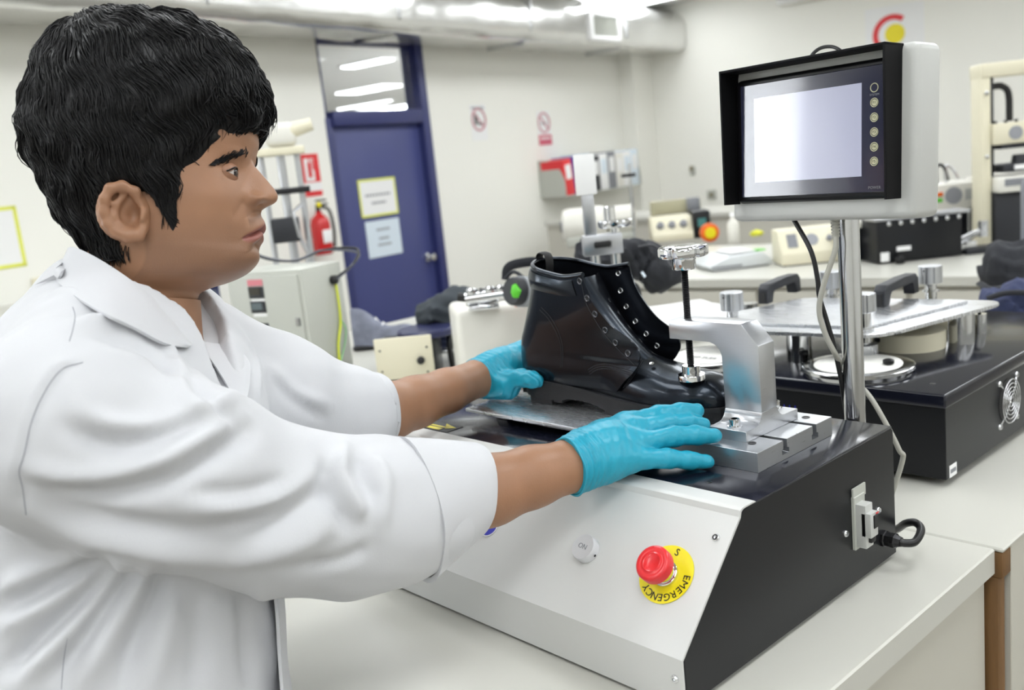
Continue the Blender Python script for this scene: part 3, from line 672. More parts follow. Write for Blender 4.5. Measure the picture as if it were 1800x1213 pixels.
# strain relief and grey cable down beside the pole; black cable hangs in front
def ter(x, y, z): return np.array(TM @ Vector((x, y, z)))
q = ter(0.012, 0.02, -HH)
b = MB(); 
for k in range(6): b.cyl(q + np.array([0, 0, 0.001 - 0.0038 * k]), q + np.array([0, 0, -0.0016 - 0.0038 * k]), 0.0056 - 0.0002 * k, n=14)
b.cyl(q, q + np.array([0, 0, -0.022]), 0.0036, n=12); b.build('strain_relief', M['greywire'], t, 40)
def cpath(pts, n=8): return catmull(pts, n)
yy = 1.052
pts = [q + np.array([0, 0, -0.018])] + [ony(px, py, yy_) for (px, py, yy_) in ((1468, 440, 1.04), (1448, 500, 1.035), (1440, 545, 1.035), (1450, 585, 1.04), (1468, 622, 1.05), (1492, 660, 1.09), (1525, 692, 1.10), (1552, 735, 1.10), (1580, 790, 1.105), (1585, 815, 1.11))] + [np.array([-0.56, 1.10, 0.906])]
b = MB(); b.tube(cpath(pts), 0.0033, 10); b.build('grey_cable', M['greywire'], t, 60)
q2 = ter(-0.052, 0.024, -HH + 0.004)
pts = [q2] + [ony(px, py, yy_) for (px, py, yy_) in ((1425, 440, 1.05), (1437, 490, 1.05), (1440, 520, 1.05), (1452, 560, 1.052), (1465, 605, 1.055), (1475, 650, 1.06), (1482, 690, 1.065))] + [np.array([-0.585, 1.09, 0.99]), np.array([-0.585, 1.10, 0.92])]
b = MB(); b.tube(cpath(pts), 0.0030, 10); b.build('black_cable', M['wire'], t, 60)
b = MB(); b.tube(cpath([ony(1424, 112, 1.075), ony(1428, 96, 1.08), ony(1444, 84, 1.085), ony(1466, 83, 1.085), ony(1484, 95, 1.08), ony(1490, 108, 1.075)]), 0.0022, 8); b.build('rear_cable', M['wire'], t, 60)
# ================================================================== black leather ankle boot, toe towards +X
YC = 0.928
leather = mat('black_polished_leather', rgb(13, 13, 16), 0.25, var=0.15, vscale=30, bump=0.06, bscale=420, coat=0.28, rvar=0.05, spec=0.4)
_lb = leather.node_tree.nodes['Principled BSDF']; _lb.inputs['Specular Tint'].default_value = (0.62, 0.78, 1.0, 1); _lb.inputs['Coat Tint'].default_value = (0.85, 0.93, 1.0, 1)
lining = mat('black_lining', rgb(14, 14, 16), 0.6, var=0.15)
rubber = mat('black_rubber', rgb(33, 33, 35), 0.55, var=0.12, bump=0.15, bscale=500)
thread = mat('dark_thread', rgb(52, 52, 56), 0.6)
BOOT = t = thing('work_boot', (-0.83, YC, 1.067), 'black polished leather ankle boot without laces clamped on the testing machine', 'boot')
def interp(x, xs, ys): return np.interp(x, xs, ys)
def smooth_interp(x, pts):
    pts = sorted(pts); X = np.array([p[0] for p in pts]); Y = np.array([p[1] for p in pts], float)
    d = np.gradient(Y, X); i = int(np.clip(np.searchsorted(X, x) - 1, 0, len(X) - 2)); h = X[i + 1] - X[i]; s = np.clip((x - X[i]) / h, 0, 1)
    return (2 * s**3 - 3 * s**2 + 1) * Y[i] + (s**3 - 2 * s**2 + s) * h * d[i] + (-2 * s**3 + 3 * s**2) * Y[i + 1] + (s**3 - s**2) * h * d[i + 1]
FOOT = [(-0.9955, 0.0), (-0.990, 0.014), (-0.980, 0.0245), (-0.960, 0.0335), (-0.92, 0.0365), (-0.88, 0.0345), (-0.84, 0.036), (-0.80, 0.042), (-0.76, 0.0475), (-0.725, 0.049), (-0.70, 0.0465), (-0.68, 0.0405), (-0.665, 0.030), (-0.656, 0.0185), (-0.652, 0.0)]
def wf(x): return max(0.0, float(smooth_interp(x, FOOT)))
def ycen(x): return YC + 0.006 * math.sin((x + 0.83) * 7.0)
def zweltf(x): return float(interp(x, [-1.0, -0.90, -0.82, -0.76, -0.65], [1.1225, 1.117, 1.1085, 1.106, 1.1075]))
# vamp and foot body, lofted along X
TOPZ = [(-0.996, 1.135), (-0.97, 1.165), (-0.90, 1.17), (-0.84, 1.175), (-0.80, 1.170), (-0.775, 1.1605), (-0.76, 1.1555), (-0.742, 1.1520), (-0.725, 1.1480), (-0.703, 1.1460), (-0.683, 1.1425), (-0.668, 1.1355), (-0.657, 1.124), (-0.652, 1.114)]
rings = []
xs = [-0.9945, -0.985, -0.97] + list(np.arange(-0.95, -0.70, 0.0125)) + [-0.695, -0.688, -0.68, -0.673, -0.667, -0.662, -0.658, -0.6552, -0.6535]
for x in xs:
    w = max(0.003, wf(x) - 0.0035); zb = zweltf(x) + 0.001; zt = max(float(smooth_interp(x, TOPZ)), zb + 0.004); yc = ycen(x)
    ring = []
    e = float(interp(x, [-0.99, -0.85, -0.76, -0.70, -0.65], [2.1, 2.0, 2.15, 2.5, 2.6]))
    for k in range(33):
        th = math.pi * k / 32
        c, s = math.cos(th), math.sin(th)
        ring.append((x, yc + w * (abs(c) ** (2 / e)) * (1 if c > 0 else -1), zb + (zt - zb) * (abs(s) ** (2 / e))))
    rings.append(ring)
b = MB(); b.grid(np.array(rings)); b.verts_faces(rings[0], [list(range(33))]); b.verts_faces(rings[-1], [list(range(33))])
bmesh.ops.remove_doubles(b.bm, verts=b.bm.verts, dist=1e-5)
vamp = b.build('vamp', leather, t, 60)
# quarters: one folded sheet from the near lacing edge round the heel to the far lacing edge
EDGE = [(1.118, -0.800), (1.135, -0.783), (1.1447, -0.7714), (1.1553, -0.762), (1.1738, -0.758), (1.1876, -0.7690), (1.2009, -0.7909), (1.2219, -0.8127), (1.2363, -0.8238), (1.2546, -0.8325), (1.2746, -0.837)]
BACK = [(1.118, -0.9905), (1.135, -0.9945), (1.1468, -0.9958), (1.1726, -0.9925), (1.1985, -0.9805), (1.2322, -0.9660), (1.257, -0.9580), (1.2853, -0.9540)]
WID = [(1.118, 0.0355), (1.135, 0.0360), (1.155, 0.0350), (1.18, 0.0355), (1.21, 0.0385), (1.245, 0.0410), (1.275, 0.0425), (1.29, 0.043)]
NS = 61; NZ = 44
def quarter(off=0.0, zlo=1.119, ztop=0.0, n_z=NZ, s0=0.0, s1=1.0, nstep=NS):
    P = np.zeros((n_z, nstep, 3))
    for i in range(n_z):
        ti = i / (n_z - 1)
        for j in range(nstep):
            s = s0 + (s1 - s0) * j / (nstep - 1)                  # 0 near edge .. 1 far edge
            # height of the top rim: back is a little higher, dips at the side
            u = abs(2 * s - 1)                                    # 1 at edges, 0 at the heel
            zt = 1.2845 - 0.017 * (math.sin(math.pi * min(1, u * 1.15) / 2) ** 2) + 0.0045 * max(0, u - 0.75) / 0.25
            zt += ztop
            z = zlo + (zt - zlo) * ti
            xf = float(smooth_interp(z, EDGE)); xb = float(smooth_interp(z, BACK)) - off; w = float(smooth_interp(z, WID)) + off
            zz = np.clip((z - 1.12) / 0.05, 0, 1)
            # U-shaped section: straight sides then a round heel
            rh = w * 1.0
            xs_ = xb + rh
            L1 = xf - xs_; La = math.pi * rh / 2; tot = L1 + La
            d = u * tot                                             # distance from the heel centre
            if d < La:
                a = d / rh; x = xs_ - rh * math.cos(a); y = rh * math.sin(a)
            else:
                x = xs_ + (d - La); y = rh + (0.0035 * ((d - La) / max(L1, 1e-4)) ** 2) * (1 if z > 1.16 else 0.3)
                # towards the ankle the sides pinch a little, the foot widens
                k = (d - La) / max(L1, 1e-4)
                if z < 1.18: y = y + (max(wf(x) - 0.0015 + off, y) - y) * (1 - np.clip((z - 1.12) / 0.06, 0, 1)) * k
            sgn = -1 if s < 0.5 else 1
            P[i, j] = (x, ycen(x) * 0.6 + YC * 0.4 + sgn * y, z)
    return P
PQ = quarter()
b = MB(); b.grid(PQ, thick=-0.0022); qt = b.build('quarters', [leather, lining], t, 60)
def bvh_of(o):
    me = o.data; off = Vector(tuple(ORG[o])) 
    return BVHTree.FromPolygons([v.co + off for v in me.vertices], [p.vertices[:] for p in me.polygons])
def hit(bvh, px, py):
    d = Vector(tuple(ray(px, py))).normalized(); loc, n, i, dist = bvh.ray_cast(Vector(tuple(CAM)), d)
    return (np.array(loc), np.array(n)) if loc is not None else (None, None)
BQ = bvh_of(qt); BV = bvh_of(vamp)
CP = None
# padded collar: a rolled band along the rim, lying just outside the quarters
rim = [PQ[-1, j] for j in range(NS)]; below = [PQ[-6, j] for j in range(NS)]
b = MB(); b.tube(rim, 0.0032, 10); b.build('collar_rim', leather, t, 60)
PB = quarter(0.0022, 1.119, 0.0, 60)[49:58, 4:-4]
bul = np.sin(np.linspace(0, math.pi, PB.shape[0]))
for i in range(PB.shape[0]):
    for j in range(PB.shape[1]):
        v = PB[i, j] - np.array([-0.93, YC, PB[i, j][2]]); v /= np.linalg.norm(v); PB[i, j] += v * (0.0024 * bul[i] * min(1, min(j, PB.shape[1] - 1 - j) / 8.0) - 0.0016 * (1 - min(1, min(j, PB.shape[1] - 1 - j) / 4.0)))
b = MB(); b.grid(PB, thick=-0.002); b.build('collar_pad', leather, t, 60)
# pull loop at the heel
b = MB(); lp = [(-0.9565, YC, 1.243), (-0.9605, YC, 1.262), (-0.9615, YC, 1.283), (-0.9585, YC, 1.2925), (-0.951, YC, 1.2945), (-0.943, YC, 1.290), (-0.9415, YC, 1.276), (-0.945, YC, 1.262)]
b.tube(catmull(lp, 5), 0.0075, 8, flat=0.18, up=(1, 0, 0.01)); b.build('pull_loop', lining, t, 60)
# tongue
T0, T1 = np.array([-0.757, YC, 1.150]), np.array([-0.868, YC, 1.262]); PT = np.zeros((22, 15, 3))
for i in range(22):
    s = i / 21; c = T0 * (1 - s) + T1 * s; c = c + np.array([0.006, 0, 0.006]) * math.sin(math.pi * s) * -1.2
    wd_ = 0.030 + 0.006 * s
    for j in range(15):
        v = -1 + 2 * j / 14; PT[i, j] = c + np.array([-0.016 * v * v, wd_ * v, -0.016 * v * v * (1 - s)]) 
b = MB(); b.grid(PT, thick=0.002); b.build('tongue', leather, t, 60)
# eyelets on both lacing edges, seam stitching
def eyelet(loc, n, r, m, face=1):
    b = MB(); nn = n * face
    b.lathe([(r, -0.001), (r, 0.0007), (r * 0.85, 0.0014), (r * 0.62, 0.0011), (r * 0.55, 0.0), (r * 0.52, -0.0008)], loc, nn, 18); o = b.build('eyelet', m, t, 60)
    b = MB(); b.lathe([(r * 0.56, -0.0004), (r * 0.56, 0.0001)], loc, nn, 14); b.build('eyelet_hole', M['ink'], o, 0)
blackeye = mat('black_enamel_eyelet', rgb(96, 96, 100), 0.25, 0.8)
for (px, py) in ((1019, 494), (1032, 524), (1046, 552), (1064, 580), (1082, 602), (1104, 621)):
    l, n = hit(BQ, px, py)
    if l is not None: eyelet(l, n if n @ (CAM - l) > 0 else -n, 0.0047, blackeye)
for (px, py) in ((1087, 480), (1091, 511), (1101, 539), (1117, 565), (1136, 587), (1155, 608)):
    l, n = hit(BQ, px, py)
    if l is not None: eyelet(l, n if n @ (CAM - l) > 0 else -n, 0.0043, M['steel'])
def stitch_line(name, pts, bv, n=40, r=0.00045, lift=0.0006, dash=True, parent=t):
    P = catmull([np.array([p[0], p[1], 0.0]) for p in pts], 12); L = []
    for q in P:
        l, nn = hit(bv, q[0], q[1])
        if l is None: continue
        if nn @ (CAM - l) < 0: nn = -nn
        L.append(l + nn * lift)
    if len(L) < 3: return
    b = MB()
    if dash:
        # resample and drop every other piece
        L = np.array(L); s = np.concatenate([[0], np.cumsum(np.linalg.norm(np.diff(L, axis=0), axis=1))]); k = int(s[-1] / 0.0016)
        for i in range(k):
            a, c = (i + 0.08) / k * s[-1], (i + 0.74) / k * s[-1]
            pa = [np.interp(a, s, L[:, d]) for d in range(3)]; pc = [np.interp(c, s, L[:, d]) for d in range(3)]
            b.tube([pa, pc], r, 4)
    else: b.tube(L, r, 6)
    b.build(name, thread, parent, 40)
BB = BQ
stitch_line('heel_seam', [(952, 540), (967, 556), (980, 578), (988, 602), (990, 628), (989, 646)], BQ)
stitch_line('heel_seam', [(949, 544), (964, 560), (977, 582), (985, 604), (987, 628), (986, 646)], BQ)
stitch_line('lacing_seam', [(1023, 500), (1030, 530), (1044, 558), (1062, 586), (1085, 612), (1108, 634), (1116, 642)], BQ)
for k in range(3):
    stitch_line('instep_seam', [(1034 + 1.5 * k, 650 + 4 * k), (1046 + k, 643 + 4 * k), (1062, 640 + 4 * k), (1082, 643 + 4 * k), (1112, 653 + 4 * k)], BQ)
stitch_line('vamp_seam', [(1096, 682), (1106, 668), (1113, 658), (1124, 640), (1129, 622)], BV)
stitch_line('vamp_seam', [(1100, 680), (1112, 664), (1120, 652), (1130, 634)], BV)
b = MB(); b.lathe([(0.003, 0), (0.003, 0.0012), (0.0005, 0.0016)], np.array([-0.757, YC - 0.018, 1.1545]), (0.2, -0.4, 0.9), 12); b.build('rivet', M['steel'], t)
# sole: welt, midsole, heel with lugs, forefoot with lugs
def outline(off, x0=-1.0, x1=-0.6, n=60):
    xs = [x for x in np.linspace(-0.9955, -0.652, n) if x0 <= x <= x1]
    near = [(x - (0.0 if -0.99 < x < -0.66 else (off if x < -0.9 else -off)), ycen(x) - wf(x) - off) for x in xs]; far = [(x - (0.0 if -0.99 < x < -0.66 else (off if x < -0.9 else -off)), ycen(x) + wf(x) + off) for x in xs[::-1]]
    return near + far
def slab(b, pts, zlo, zhi):
    n = len(pts); vs = [(x, y, zlo(x)) for (x, y) in pts] + [(x, y, zhi(x)) for (x, y) in pts]; h = n // 2
    fs = [[i, (i + 1) % n, n + (i + 1) % n, n + i] for i in range(n)]
    for i in range(h - 1): fs += [[i, n - 1 - i, n - 2 - i, i + 1], [n + i, n + i + 1, 2 * n - 2 - i, 2 * n - 1 - i]]
    b.verts_faces(vs, fs)
b = MB(); slab(b, outline(0.0035), lambda x: zweltf(x) - 0.0035, lambda x: zweltf(x) + 0.0015); b.build('welt', rubber, t, 40)
b = MB()
pts = [(x, ycen(x) - wf(x) - 0.0028) for x in np.linspace(-0.99, -0.655, 110)]
for i, (x, y) in enumerate(pts): b.box((x, y + 0.0005, zweltf(x) + 0.0016), (0.0018, 0.0015, 0.0008), rot=Matrix.Rotation(0.5, 3, 'Z'))
b.build('welt_stitching', thread, t, 0)
def zsole(x):
    return float(interp(x, [-1.0, -0.905, -0.893, -0.86, -0.835, -0.80, -0.70, -0.665, -0.65], [1.0955, 1.0945, 1.0985, 1.098, 1.094, 1.0835, 1.0815, 1.0835, 1.090]))
b = MB(); slab(b, outline(0.0022), zsole, lambda x: zweltf(x) - 0.003); b.build('outsole', rubber, t, 40)
for (x0, x1, zt_) in ((-0.9965, -0.977, 1.0935), (-0.968, -0.925, 1.0853), (-0.918, -0.902, 1.0915), (-0.826, -0.806, 1.0785), (-0.80, -0.775, 1.0695), (-0.769, -0.744, 1.0685), (-0.738, -0.713, 1.0685), (-0.707, -0.689, 1.0685)):
    for sg in (-1, 1):
        xm = (x0 + x1) / 2; w = max(0.02, min(wf(x0 + 0.004), wf(x1 - 0.004)) + 0.0015)
        b = MB(); b.prism([(x0, ycen(xm) + sg * w), (x1, ycen(xm) + sg * w), (x1 - 0.002, ycen(xm) + sg * w * 0.2), (x0 + 0.002, ycen(xm) + sg * w * 0.2)], 2, zt_, zsole(xm) + 0.006, 0.0006, 1); b.build('lug', rubber, t, 30)
# ================================================================== black abrasion machine on the second bench
X2, Y2, Z2 = -0.560, 1.303, 1.040
X20, Y21 = -1.06, 1.93
t = thing('abrasion_tester', ((X2 + X20) / 2, (Y2 + Y21) / 2, 0.90), 'black fabric abrasion machine with aluminium top plate, round discs and fan grille', 'machine')
M2 = t
b = MB(); b.bb((X20, Y2 + 0.003, 0.912), (X2, Y21, Z2 - 0.02), 0.001, 1); b.build('housing', M['black'], t)
b = MB(); b.bb((X20 - 0.002, Y2 - 0.001, Z2 - 0.021), (X2 + 0.002, Y21 + 0.002, Z2), 0.003, 3); b.build('lid', M['blacktop'], t)
for (x, y) in ((X20 + 0.05, Y2 + 0.05), (X2 - 0.05, Y2 + 0.05), (X20 + 0.05, Y21 - 0.05), (X2 - 0.05, Y21 - 0.05)):
    b = MB(); b.lathe([(0.016, 0), (0.02, 0.013)], (x, y, 0.90), n=20); b.build('rubber_foot', M['blackplastic'], t)
b = MB(); b.lathe([(0.0042, 0), (0.0042, 0.0005), (0.002, 0.0005)], onz(1640, 675, Z2), n=14); b.build('screw', M['darksteel'], t)
p = onx(1675, 826, X2); 
b = MB(); b.bb((X2, p[1] - 0.012, p[2] - 0.009), (X2 + 0.0006, p[1] + 0.012, p[2] + 0.009)); o = b.build('rating_sticker', M['paper'], t)
b = MB(); b.bb((X2 + 0.0006, p[1] - 0.009, p[2] - 0.003), (X2 + 0.0009, p[1] + 0.009, p[2] + 0.003)); b.build('print_line', M['greyink'], o)
p = ony(1385, 720, Y2)
b = MB()
for i, w in enumerate((0.006, 0.004, 0.007, 0.005)):
    x = p[0] - 0.018 + i * 0.010; b.box((x, Y2 + 0.0025, p[2]), (0.0012, 0.002, 0.014)); b.box((x + 0.003, Y2 + 0.0025, p[2] - 0.005 + 0.003 * (i % 3)), (w, 0.002, 0.0012))
b.build('blue_lettering', M['blueink'], t, 0)
# fan guard: wire rings, cross wires and corner screws on the side
fc = onx(1771, 704, X2); 
for k, r in enumerate((0.009, 0.0155, 0.022, 0.0285, 0.035)):
    b = MB(); b.tube([(X2 + 0.006, fc[1] + r * math.cos(2 * math.pi * i / 36), fc[2] + r * math.sin(2 * math.pi * i / 36)) for i in range(37)], 0.0011, 6); b.build('guard_ring', M['steel'], t, 60)
for sg in (-1, 1):
    b = MB(); h = 0.0345; b.tube([(X2 + 0.001, fc[1] - h, fc[2] - sg * h), (X2 + 0.0045, fc[1] - 0.022, fc[2] - sg * 0.022), (X2 + 0.0045, fc[1] + 0.022, fc[2] + sg * 0.022), (X2 + 0.001, fc[1] + h, fc[2] + sg * h)], 0.0013, 6); b.build('guard_wire', M['steel'], t, 60)
    for s2 in (-1, 1):
        screw_at(np.array([X2, fc[1] + s2 * h, fc[2] + sg * h]), (1, 0, 0), 0.005, t, 'steel', 0.004)
b = MB(); b.lathe([(0.036, 0), (0.036, 0.0008)], (X2, fc[1], fc[2]), (1, 0, 0), 40); b.build('fan_opening', M['ink'], t)
# top plate, a rounded rectangle carried on posts
ZP = 1.100
def rounded(poly, r, n=6):
    out = []; N = len(poly)
    for i in range(N):
        p0, p1, p2 = np.array(poly[i - 1], float), np.array(poly[i], float), np.array(poly[(i + 1) % N], float)
        a = (p0 - p1) / np.linalg.norm(p0 - p1); c = (p2 - p1) / np.linalg.norm(p2 - p1); A, C_ = p1 + a * r, p1 + c * r
        for k in range(n + 1):
            s = k / n; out.append(tuple((1 - s) ** 2 * A + 2 * s * (1 - s) * p1 + s * s * C_))
    return out
pA, pB, pC = onz(1170, 576, ZP), onz(1545, 590, ZP), onz(1778, 528, ZP); e1 = (pC - pB); pD = pA + e1
P4 = [tuple(v[:2]) for v in (pA, pB, pC, pD)]
b = MB(); b.prism(rounded(P4, 0.055), 2, ZP - 0.006, ZP, 0.0008, 1); b.build('top_plate', M['aluplate'], t, 30)
cen = (pA + pB + pC + pD) / 4; 
def inset(k, sh=(0, 0)): return [(cen[0] + (x - cen[0]) * k + sh[0], cen[1] + (y - cen[1]) * k + sh[1]) for (x, y) in P4]
b = MB(); b.prism(rounded(inset(0.80, (-0.01, 0.012)), 0.02), 2, ZP + 0.0005, ZP + 0.004, 0.0006, 1); ip = b.build('inner_plate', M['aluplate'], t, 30)
def top_knob(px, py, hk=0.034, r=0.0205, hs=0.016, parent=t):
    p = onz(px, py, ZP)
    b = MB(); b.cyl((p[0], p[1], ZP - 0.02), (p[0], p[1], ZP + hs + 0.002), 0.0105, n=20); b.lathe([(0.015, 0), (0.015, 0.003)], (p[0], p[1], ZP), n=20); st = b.build('knob_stem', M['steel'], parent, 40)
    b = MB(); b.lathe([(r * 0.95, 0), (r, 0.001), (r, hk - 0.001), (r * 0.95, hk), (0.0005, hk)], (p[0], p[1], ZP + hs), n=72, wob=lambda u: 1 + 0.035 * (1 if math.cos(2 * math.pi * 10 * u) > -0.6 else -1)); kn = b.build('fluted_knob', M['alu'], parent, 30)
    b = MB(); b.lathe([(0.0016, 0), (0.0016, 0.0008)], (p[0] - 0.003, p[1] - r * 1.03, ZP + hs + hk - 0.008), (0, -1, 0), 10); b.build('pin_hole', M['ink'], kn)
top_knob(1288, 560); top_knob(1520, 580, 0.030, 0.018, 0.030); top_knob(1636, 512); top_knob(1462, 520)
def handle(pxa, pya, pxb, pyb):
    a, c = onz(pxa, pya, ZP + 0.004), onz(pxb, pyb, ZP + 0.004); d = c - a; L = np.linalg.norm(d); d /= L; s = np.cross((0, 0, 1), d); h = 0.038; w = 0.0105
    m4 = frame(a, d, (0, 0, 1))         # local x along the handle, y up, z across
    out = [(-0.012, 0), (-0.010, h * 0.78), (0.0, h), (L * 0.6, h * 1.04), (L - 0.002, h * 1.02), (L + 0.010, h * 0.75), (L + 0.012, 0), (L - 0.012, 0), (L - 0.014, h * 0.55), (L - 0.02, h * 0.68), (0.022, h * 0.66), (0.014, h * 0.5), (0.012, 0)]
    b = MB(m4); b.prism(out, 2, -w, w, 0.0022, 2); o = b.build('handle', M['softblack'], t, 40)
    b = MB(m4); b.box((-0.0115, 0.012, 0), (0.002, 0.022, 0.012)); b.build('handle_recess', M['ink'], o)
handle(1346, 533, 1396, 513); handle(1550, 538, 1602, 515)
for (px, py) in ((1406, 634), (1690, 602)):
    p = onz(px, py, Z2); b = MB(); b.cyl((p[0], p[1], Z2 - 0.001), (p[0], p[1], ZP - 0.005), 0.021, n=32); b.build('post', M['steel'], t, 50)
for (px, py) in ((1255, 600),):
    p = onz(px, py, Z2); b = MB(); b.cyl((p[0], p[1] + 0.12, Z2 - 0.001), (p[0], p[1] + 0.12, ZP - 0.005), 0.021, n=32); b.build('post', M['steel'], t, 50)
felt = mat('white_test_fabric', rgb(238, 237, 232), 0.8, var=0.03, bump=0.2, bscale=300)
def table_disc(c, r, parent=t):
    b = MB(); b.lathe([(r * 0.93, 0), (r * 0.95, 0.006), (r, 0.007), (r, 0.012), (r * 0.97, 0.0135), (r * 0.80, 0.0135)], (c[0], c[1], Z2), n=64); o = b.build('clamp_ring', M['steel'], parent, 40)
    b = MB(); b.lathe([(r * 0.80, 0.012), (r * 0.78, 0.0150), (r * 0.4, 0.0165), (0.001, 0.017)], (c[0], c[1], Z2), n=48); b.build('fabric_disc', felt, parent, 60)
    return o
def thumb(x, y, z, parent=t):
    b = MB(); b.cyl((x, y, z - 0.008), (x, y, z + 0.006), 0.003, n=10); b.lathe([(0.004, 0.003), (0.0085, 0.006), (0.0085, 0.011), (0.006, 0.0125), (0.0005, 0.013)], (x, y, z), n=20); b.build('thumb_screw', M['blackplastic'], parent, 40)
c1 = onz(1508, 643, Z2 + 0.01); table_disc(c1, 0.085)
q = onz(1562, 645, Z2 + 0.012); thumb(q[0], q[1], Z2 + 0.012); q = onz(1409, 628, Z2 + 0.012); thumb(q[0] + .004, q[1], Z2 + 0.012); q = onz(1546, 605, Z2 + 0.012); thumb(q[0], q[1], Z2 + 0.012)
q = onz(1520, 622, Z2 + 0.014)
b = MB(); b.lathe([(0.021, 0), (0.0215, 0.001), (0.0215, 0.016), (0.02, 0.0172), (0.008, 0.0172), (0.006, 0.03), (0.0035, 0.032), (0.0035, 0.07)], (q[0], q[1], Z2 + 0.0145), n=36); b.build('specimen_holder', M['aluplate'], t, 40)
c2 = onz(1235, 632, Z2 + 0.01); table_disc((c2[0] + 0.0, c2[1] + 0.02), 0.085); 
q = onz(1285, 600, Z2 + 0.014); b = MB(); b.lathe([(0.021, 0), (0.0215, 0.001), (0.0215, 0.014), (0.008, 0.016), (0.0035, 0.018), (0.0035, 0.06)], (q[0], q[1], Z2 + 0.015), n=30); b.build('specimen_holder', M['aluplate'], t, 40)
text_mesh('marker_lettering', 'SGP SUM', 0.014, frame((c2[0] + 0.01, c2[1] - 0.015, Z2 + 0.0178), (1, 0.08, 0), (0, 1, 0)), M['greyink'], t, 0.0002)
q = onz(1188, 600, Z2 + 0.012); thumb(q[0], q[1], Z2 + 0.012)
# cream drive drums at the back
for (px, py, r, z0, z1) in ((1590, 612, 0.060, 0.0, 0.030), (1572, 600, 0.054, 0.030, 0.052)):
    p = onz(px, py, Z2); b = MB(); b.lathe([(r, z0), (r, z1 - 0.002), (r * 0.97, z1), (0.001, z1)], (p[0], p[1] + 0.015, Z2), n=48); b.build('drive_drum', M['cream'], t, 40)
p = onz(1655, 590, Z2); b = MB(); b.lathe([(0.045, 0), (0.045, 0.028), (0.043, 0.03), (0.001, 0.03)], (p[0] - 0.03, p[1] + 0.09, Z2), n=40); b.build('drive_drum', M['cream'], t, 40)
p = onz(1722, 585, Z2); thumb(p[0], p[1], Z2 + 0.035)
b = MB(); b.cyl((p[0], p[1], Z2), (p[0], p[1], Z2 + 0.035), 0.012, n=20); b.build('stud', M['steel'], t)
# ================================================================== equipment on and behind the second bench
def plc(px, py, z=0.9, yaw=0.0, d=None):
    """frame standing at a real point: x across the view, y away, z up, turned by yaw; second value: metres per photo pixel there"""
    p = onz(px, py, z) if d is None else at(px, py, d)
    dep = (p - CAM) @ FWD
    a = math.radians(yaw); ex = Rh * math.cos(a) + Fh * math.sin(a); ey = np.cross((0, 0, 1), ex)
    return Matrix(((ex[0], ey[0], 0, p[0]), (ex[1], ey[1], 0, p[1]), (0, 0, 1, p[2]), (0, 0, 0, 1))), dep / F_PX, p
# ---- grey control cabinet
m4, s, p = plc(560, 690, 0.9, 62)
t = thing('control_cabinet', p, 'grey metal control cabinet with small display windows and a yellow earth wire', 'cabinet')
W, H, D = 0.160, 0.318, 0.25          # local x: along the right-hand face (away), local -y.. front face lies on x=0 looking left
b = MB(m4); b.bb((0, 0, 0.008), (W, D, H), 0.004, 2); b.build('housing', M['greybox'], t)
b = MB(m4)
for (x, y) in ((0.02, 0.02), (W - 0.02, 0.02), (0.02, D - 0.02), (W - 0.02, D - 0.02)): b.cyl((x, y, 0), (x, y, 0.01), 0.01, n=12)
b.build('feet', M['blackplastic'], t)
b = MB(m4); b.bb((-0.006, 0.012, 0.02), (0.0005, D - 0.012, H - 0.012), 0.003, 2); dr = b.build('door', M['greybox'], t)
lcd = mat('display_window', rgb(60, 58, 50), 0.2, coat=0.4); lcd2 = mat('display_grey', rgb(96, 108, 112), 0.2, coat=0.4)
for i, (zz, m_) in enumerate(((H - 0.052, lcd), (H - 0.090, lcd2), (H - 0.148, lcd2))):
    b = MB(m4); b.bb((-0.009, 0.125, zz - 0.016), (-0.0055, 0.175, zz + 0.014), 0.001, 1); o = b.build('meter', M['softblack'], dr)
    b = MB(m4); b.bb((-0.0105, 0.135, zz - 0.008), (-0.0085, 0.170, zz + 0.010)); b.build('display', m_, o)
    b = MB(m4); b.bb((-0.0075, 0.125, zz - 0.026), (-0.0055, 0.17, zz - 0.018)); b.build('label_strip', M['paper'], dr)
b = MB(m4); b.bb((-0.0075, 0.125, H - 0.036), (-0.0055, 0.175, H - 0.020)); b.build('pink_label', mat('pink_label', rgb(214, 130, 140), 0.5), dr)
b = MB(m4); b.bb((-0.012, 0.018, H * 0.55), (-0.005, 0.032, H * 0.62), 0.002, 1); b.build('latch', M['steel'], dr)
def cab(x, y, z): return np.array(m4 @ Vector((x, y, z)))
yg = mat('yellow_green_wire', rgb(214, 222, 60), 0.4); gg = mat('pale_green_wire', rgb(150, 200, 150), 0.4)
b = MB(); b.tube(catmull([cab(0.125, -0.004, H - 0.05), cab(0.122, -0.008, H - 0.10), cab(0.120, -0.006, H - 0.16), cab(0.095, -0.008, H - 0.22), cab(0.09, -0.006, 0.004)], 6), 0.0035, 8); b.build('earth_wire', yg, t, 60)
b = MB(); b.tube(catmull([cab(0.126, -0.003, H - 0.15), cab(0.138, -0.006, H - 0.18), cab(0.125, -0.006, H - 0.22), cab(0.094, -0.010, H - 0.26), cab(0.085, -0.006, 0.004)], 6), 0.0022, 8); b.build('earth_wire', gg, t, 60)
b = MB(); b.lathe([(0.012, 0), (0.012, 0.012), (0.008, 0.016)], cab(0.118, 0, H - 0.045), np.array(m4.to_3x3() @ Vector((0, -1, 0))), 14); b.build('cable_gland', M['wire'], t)
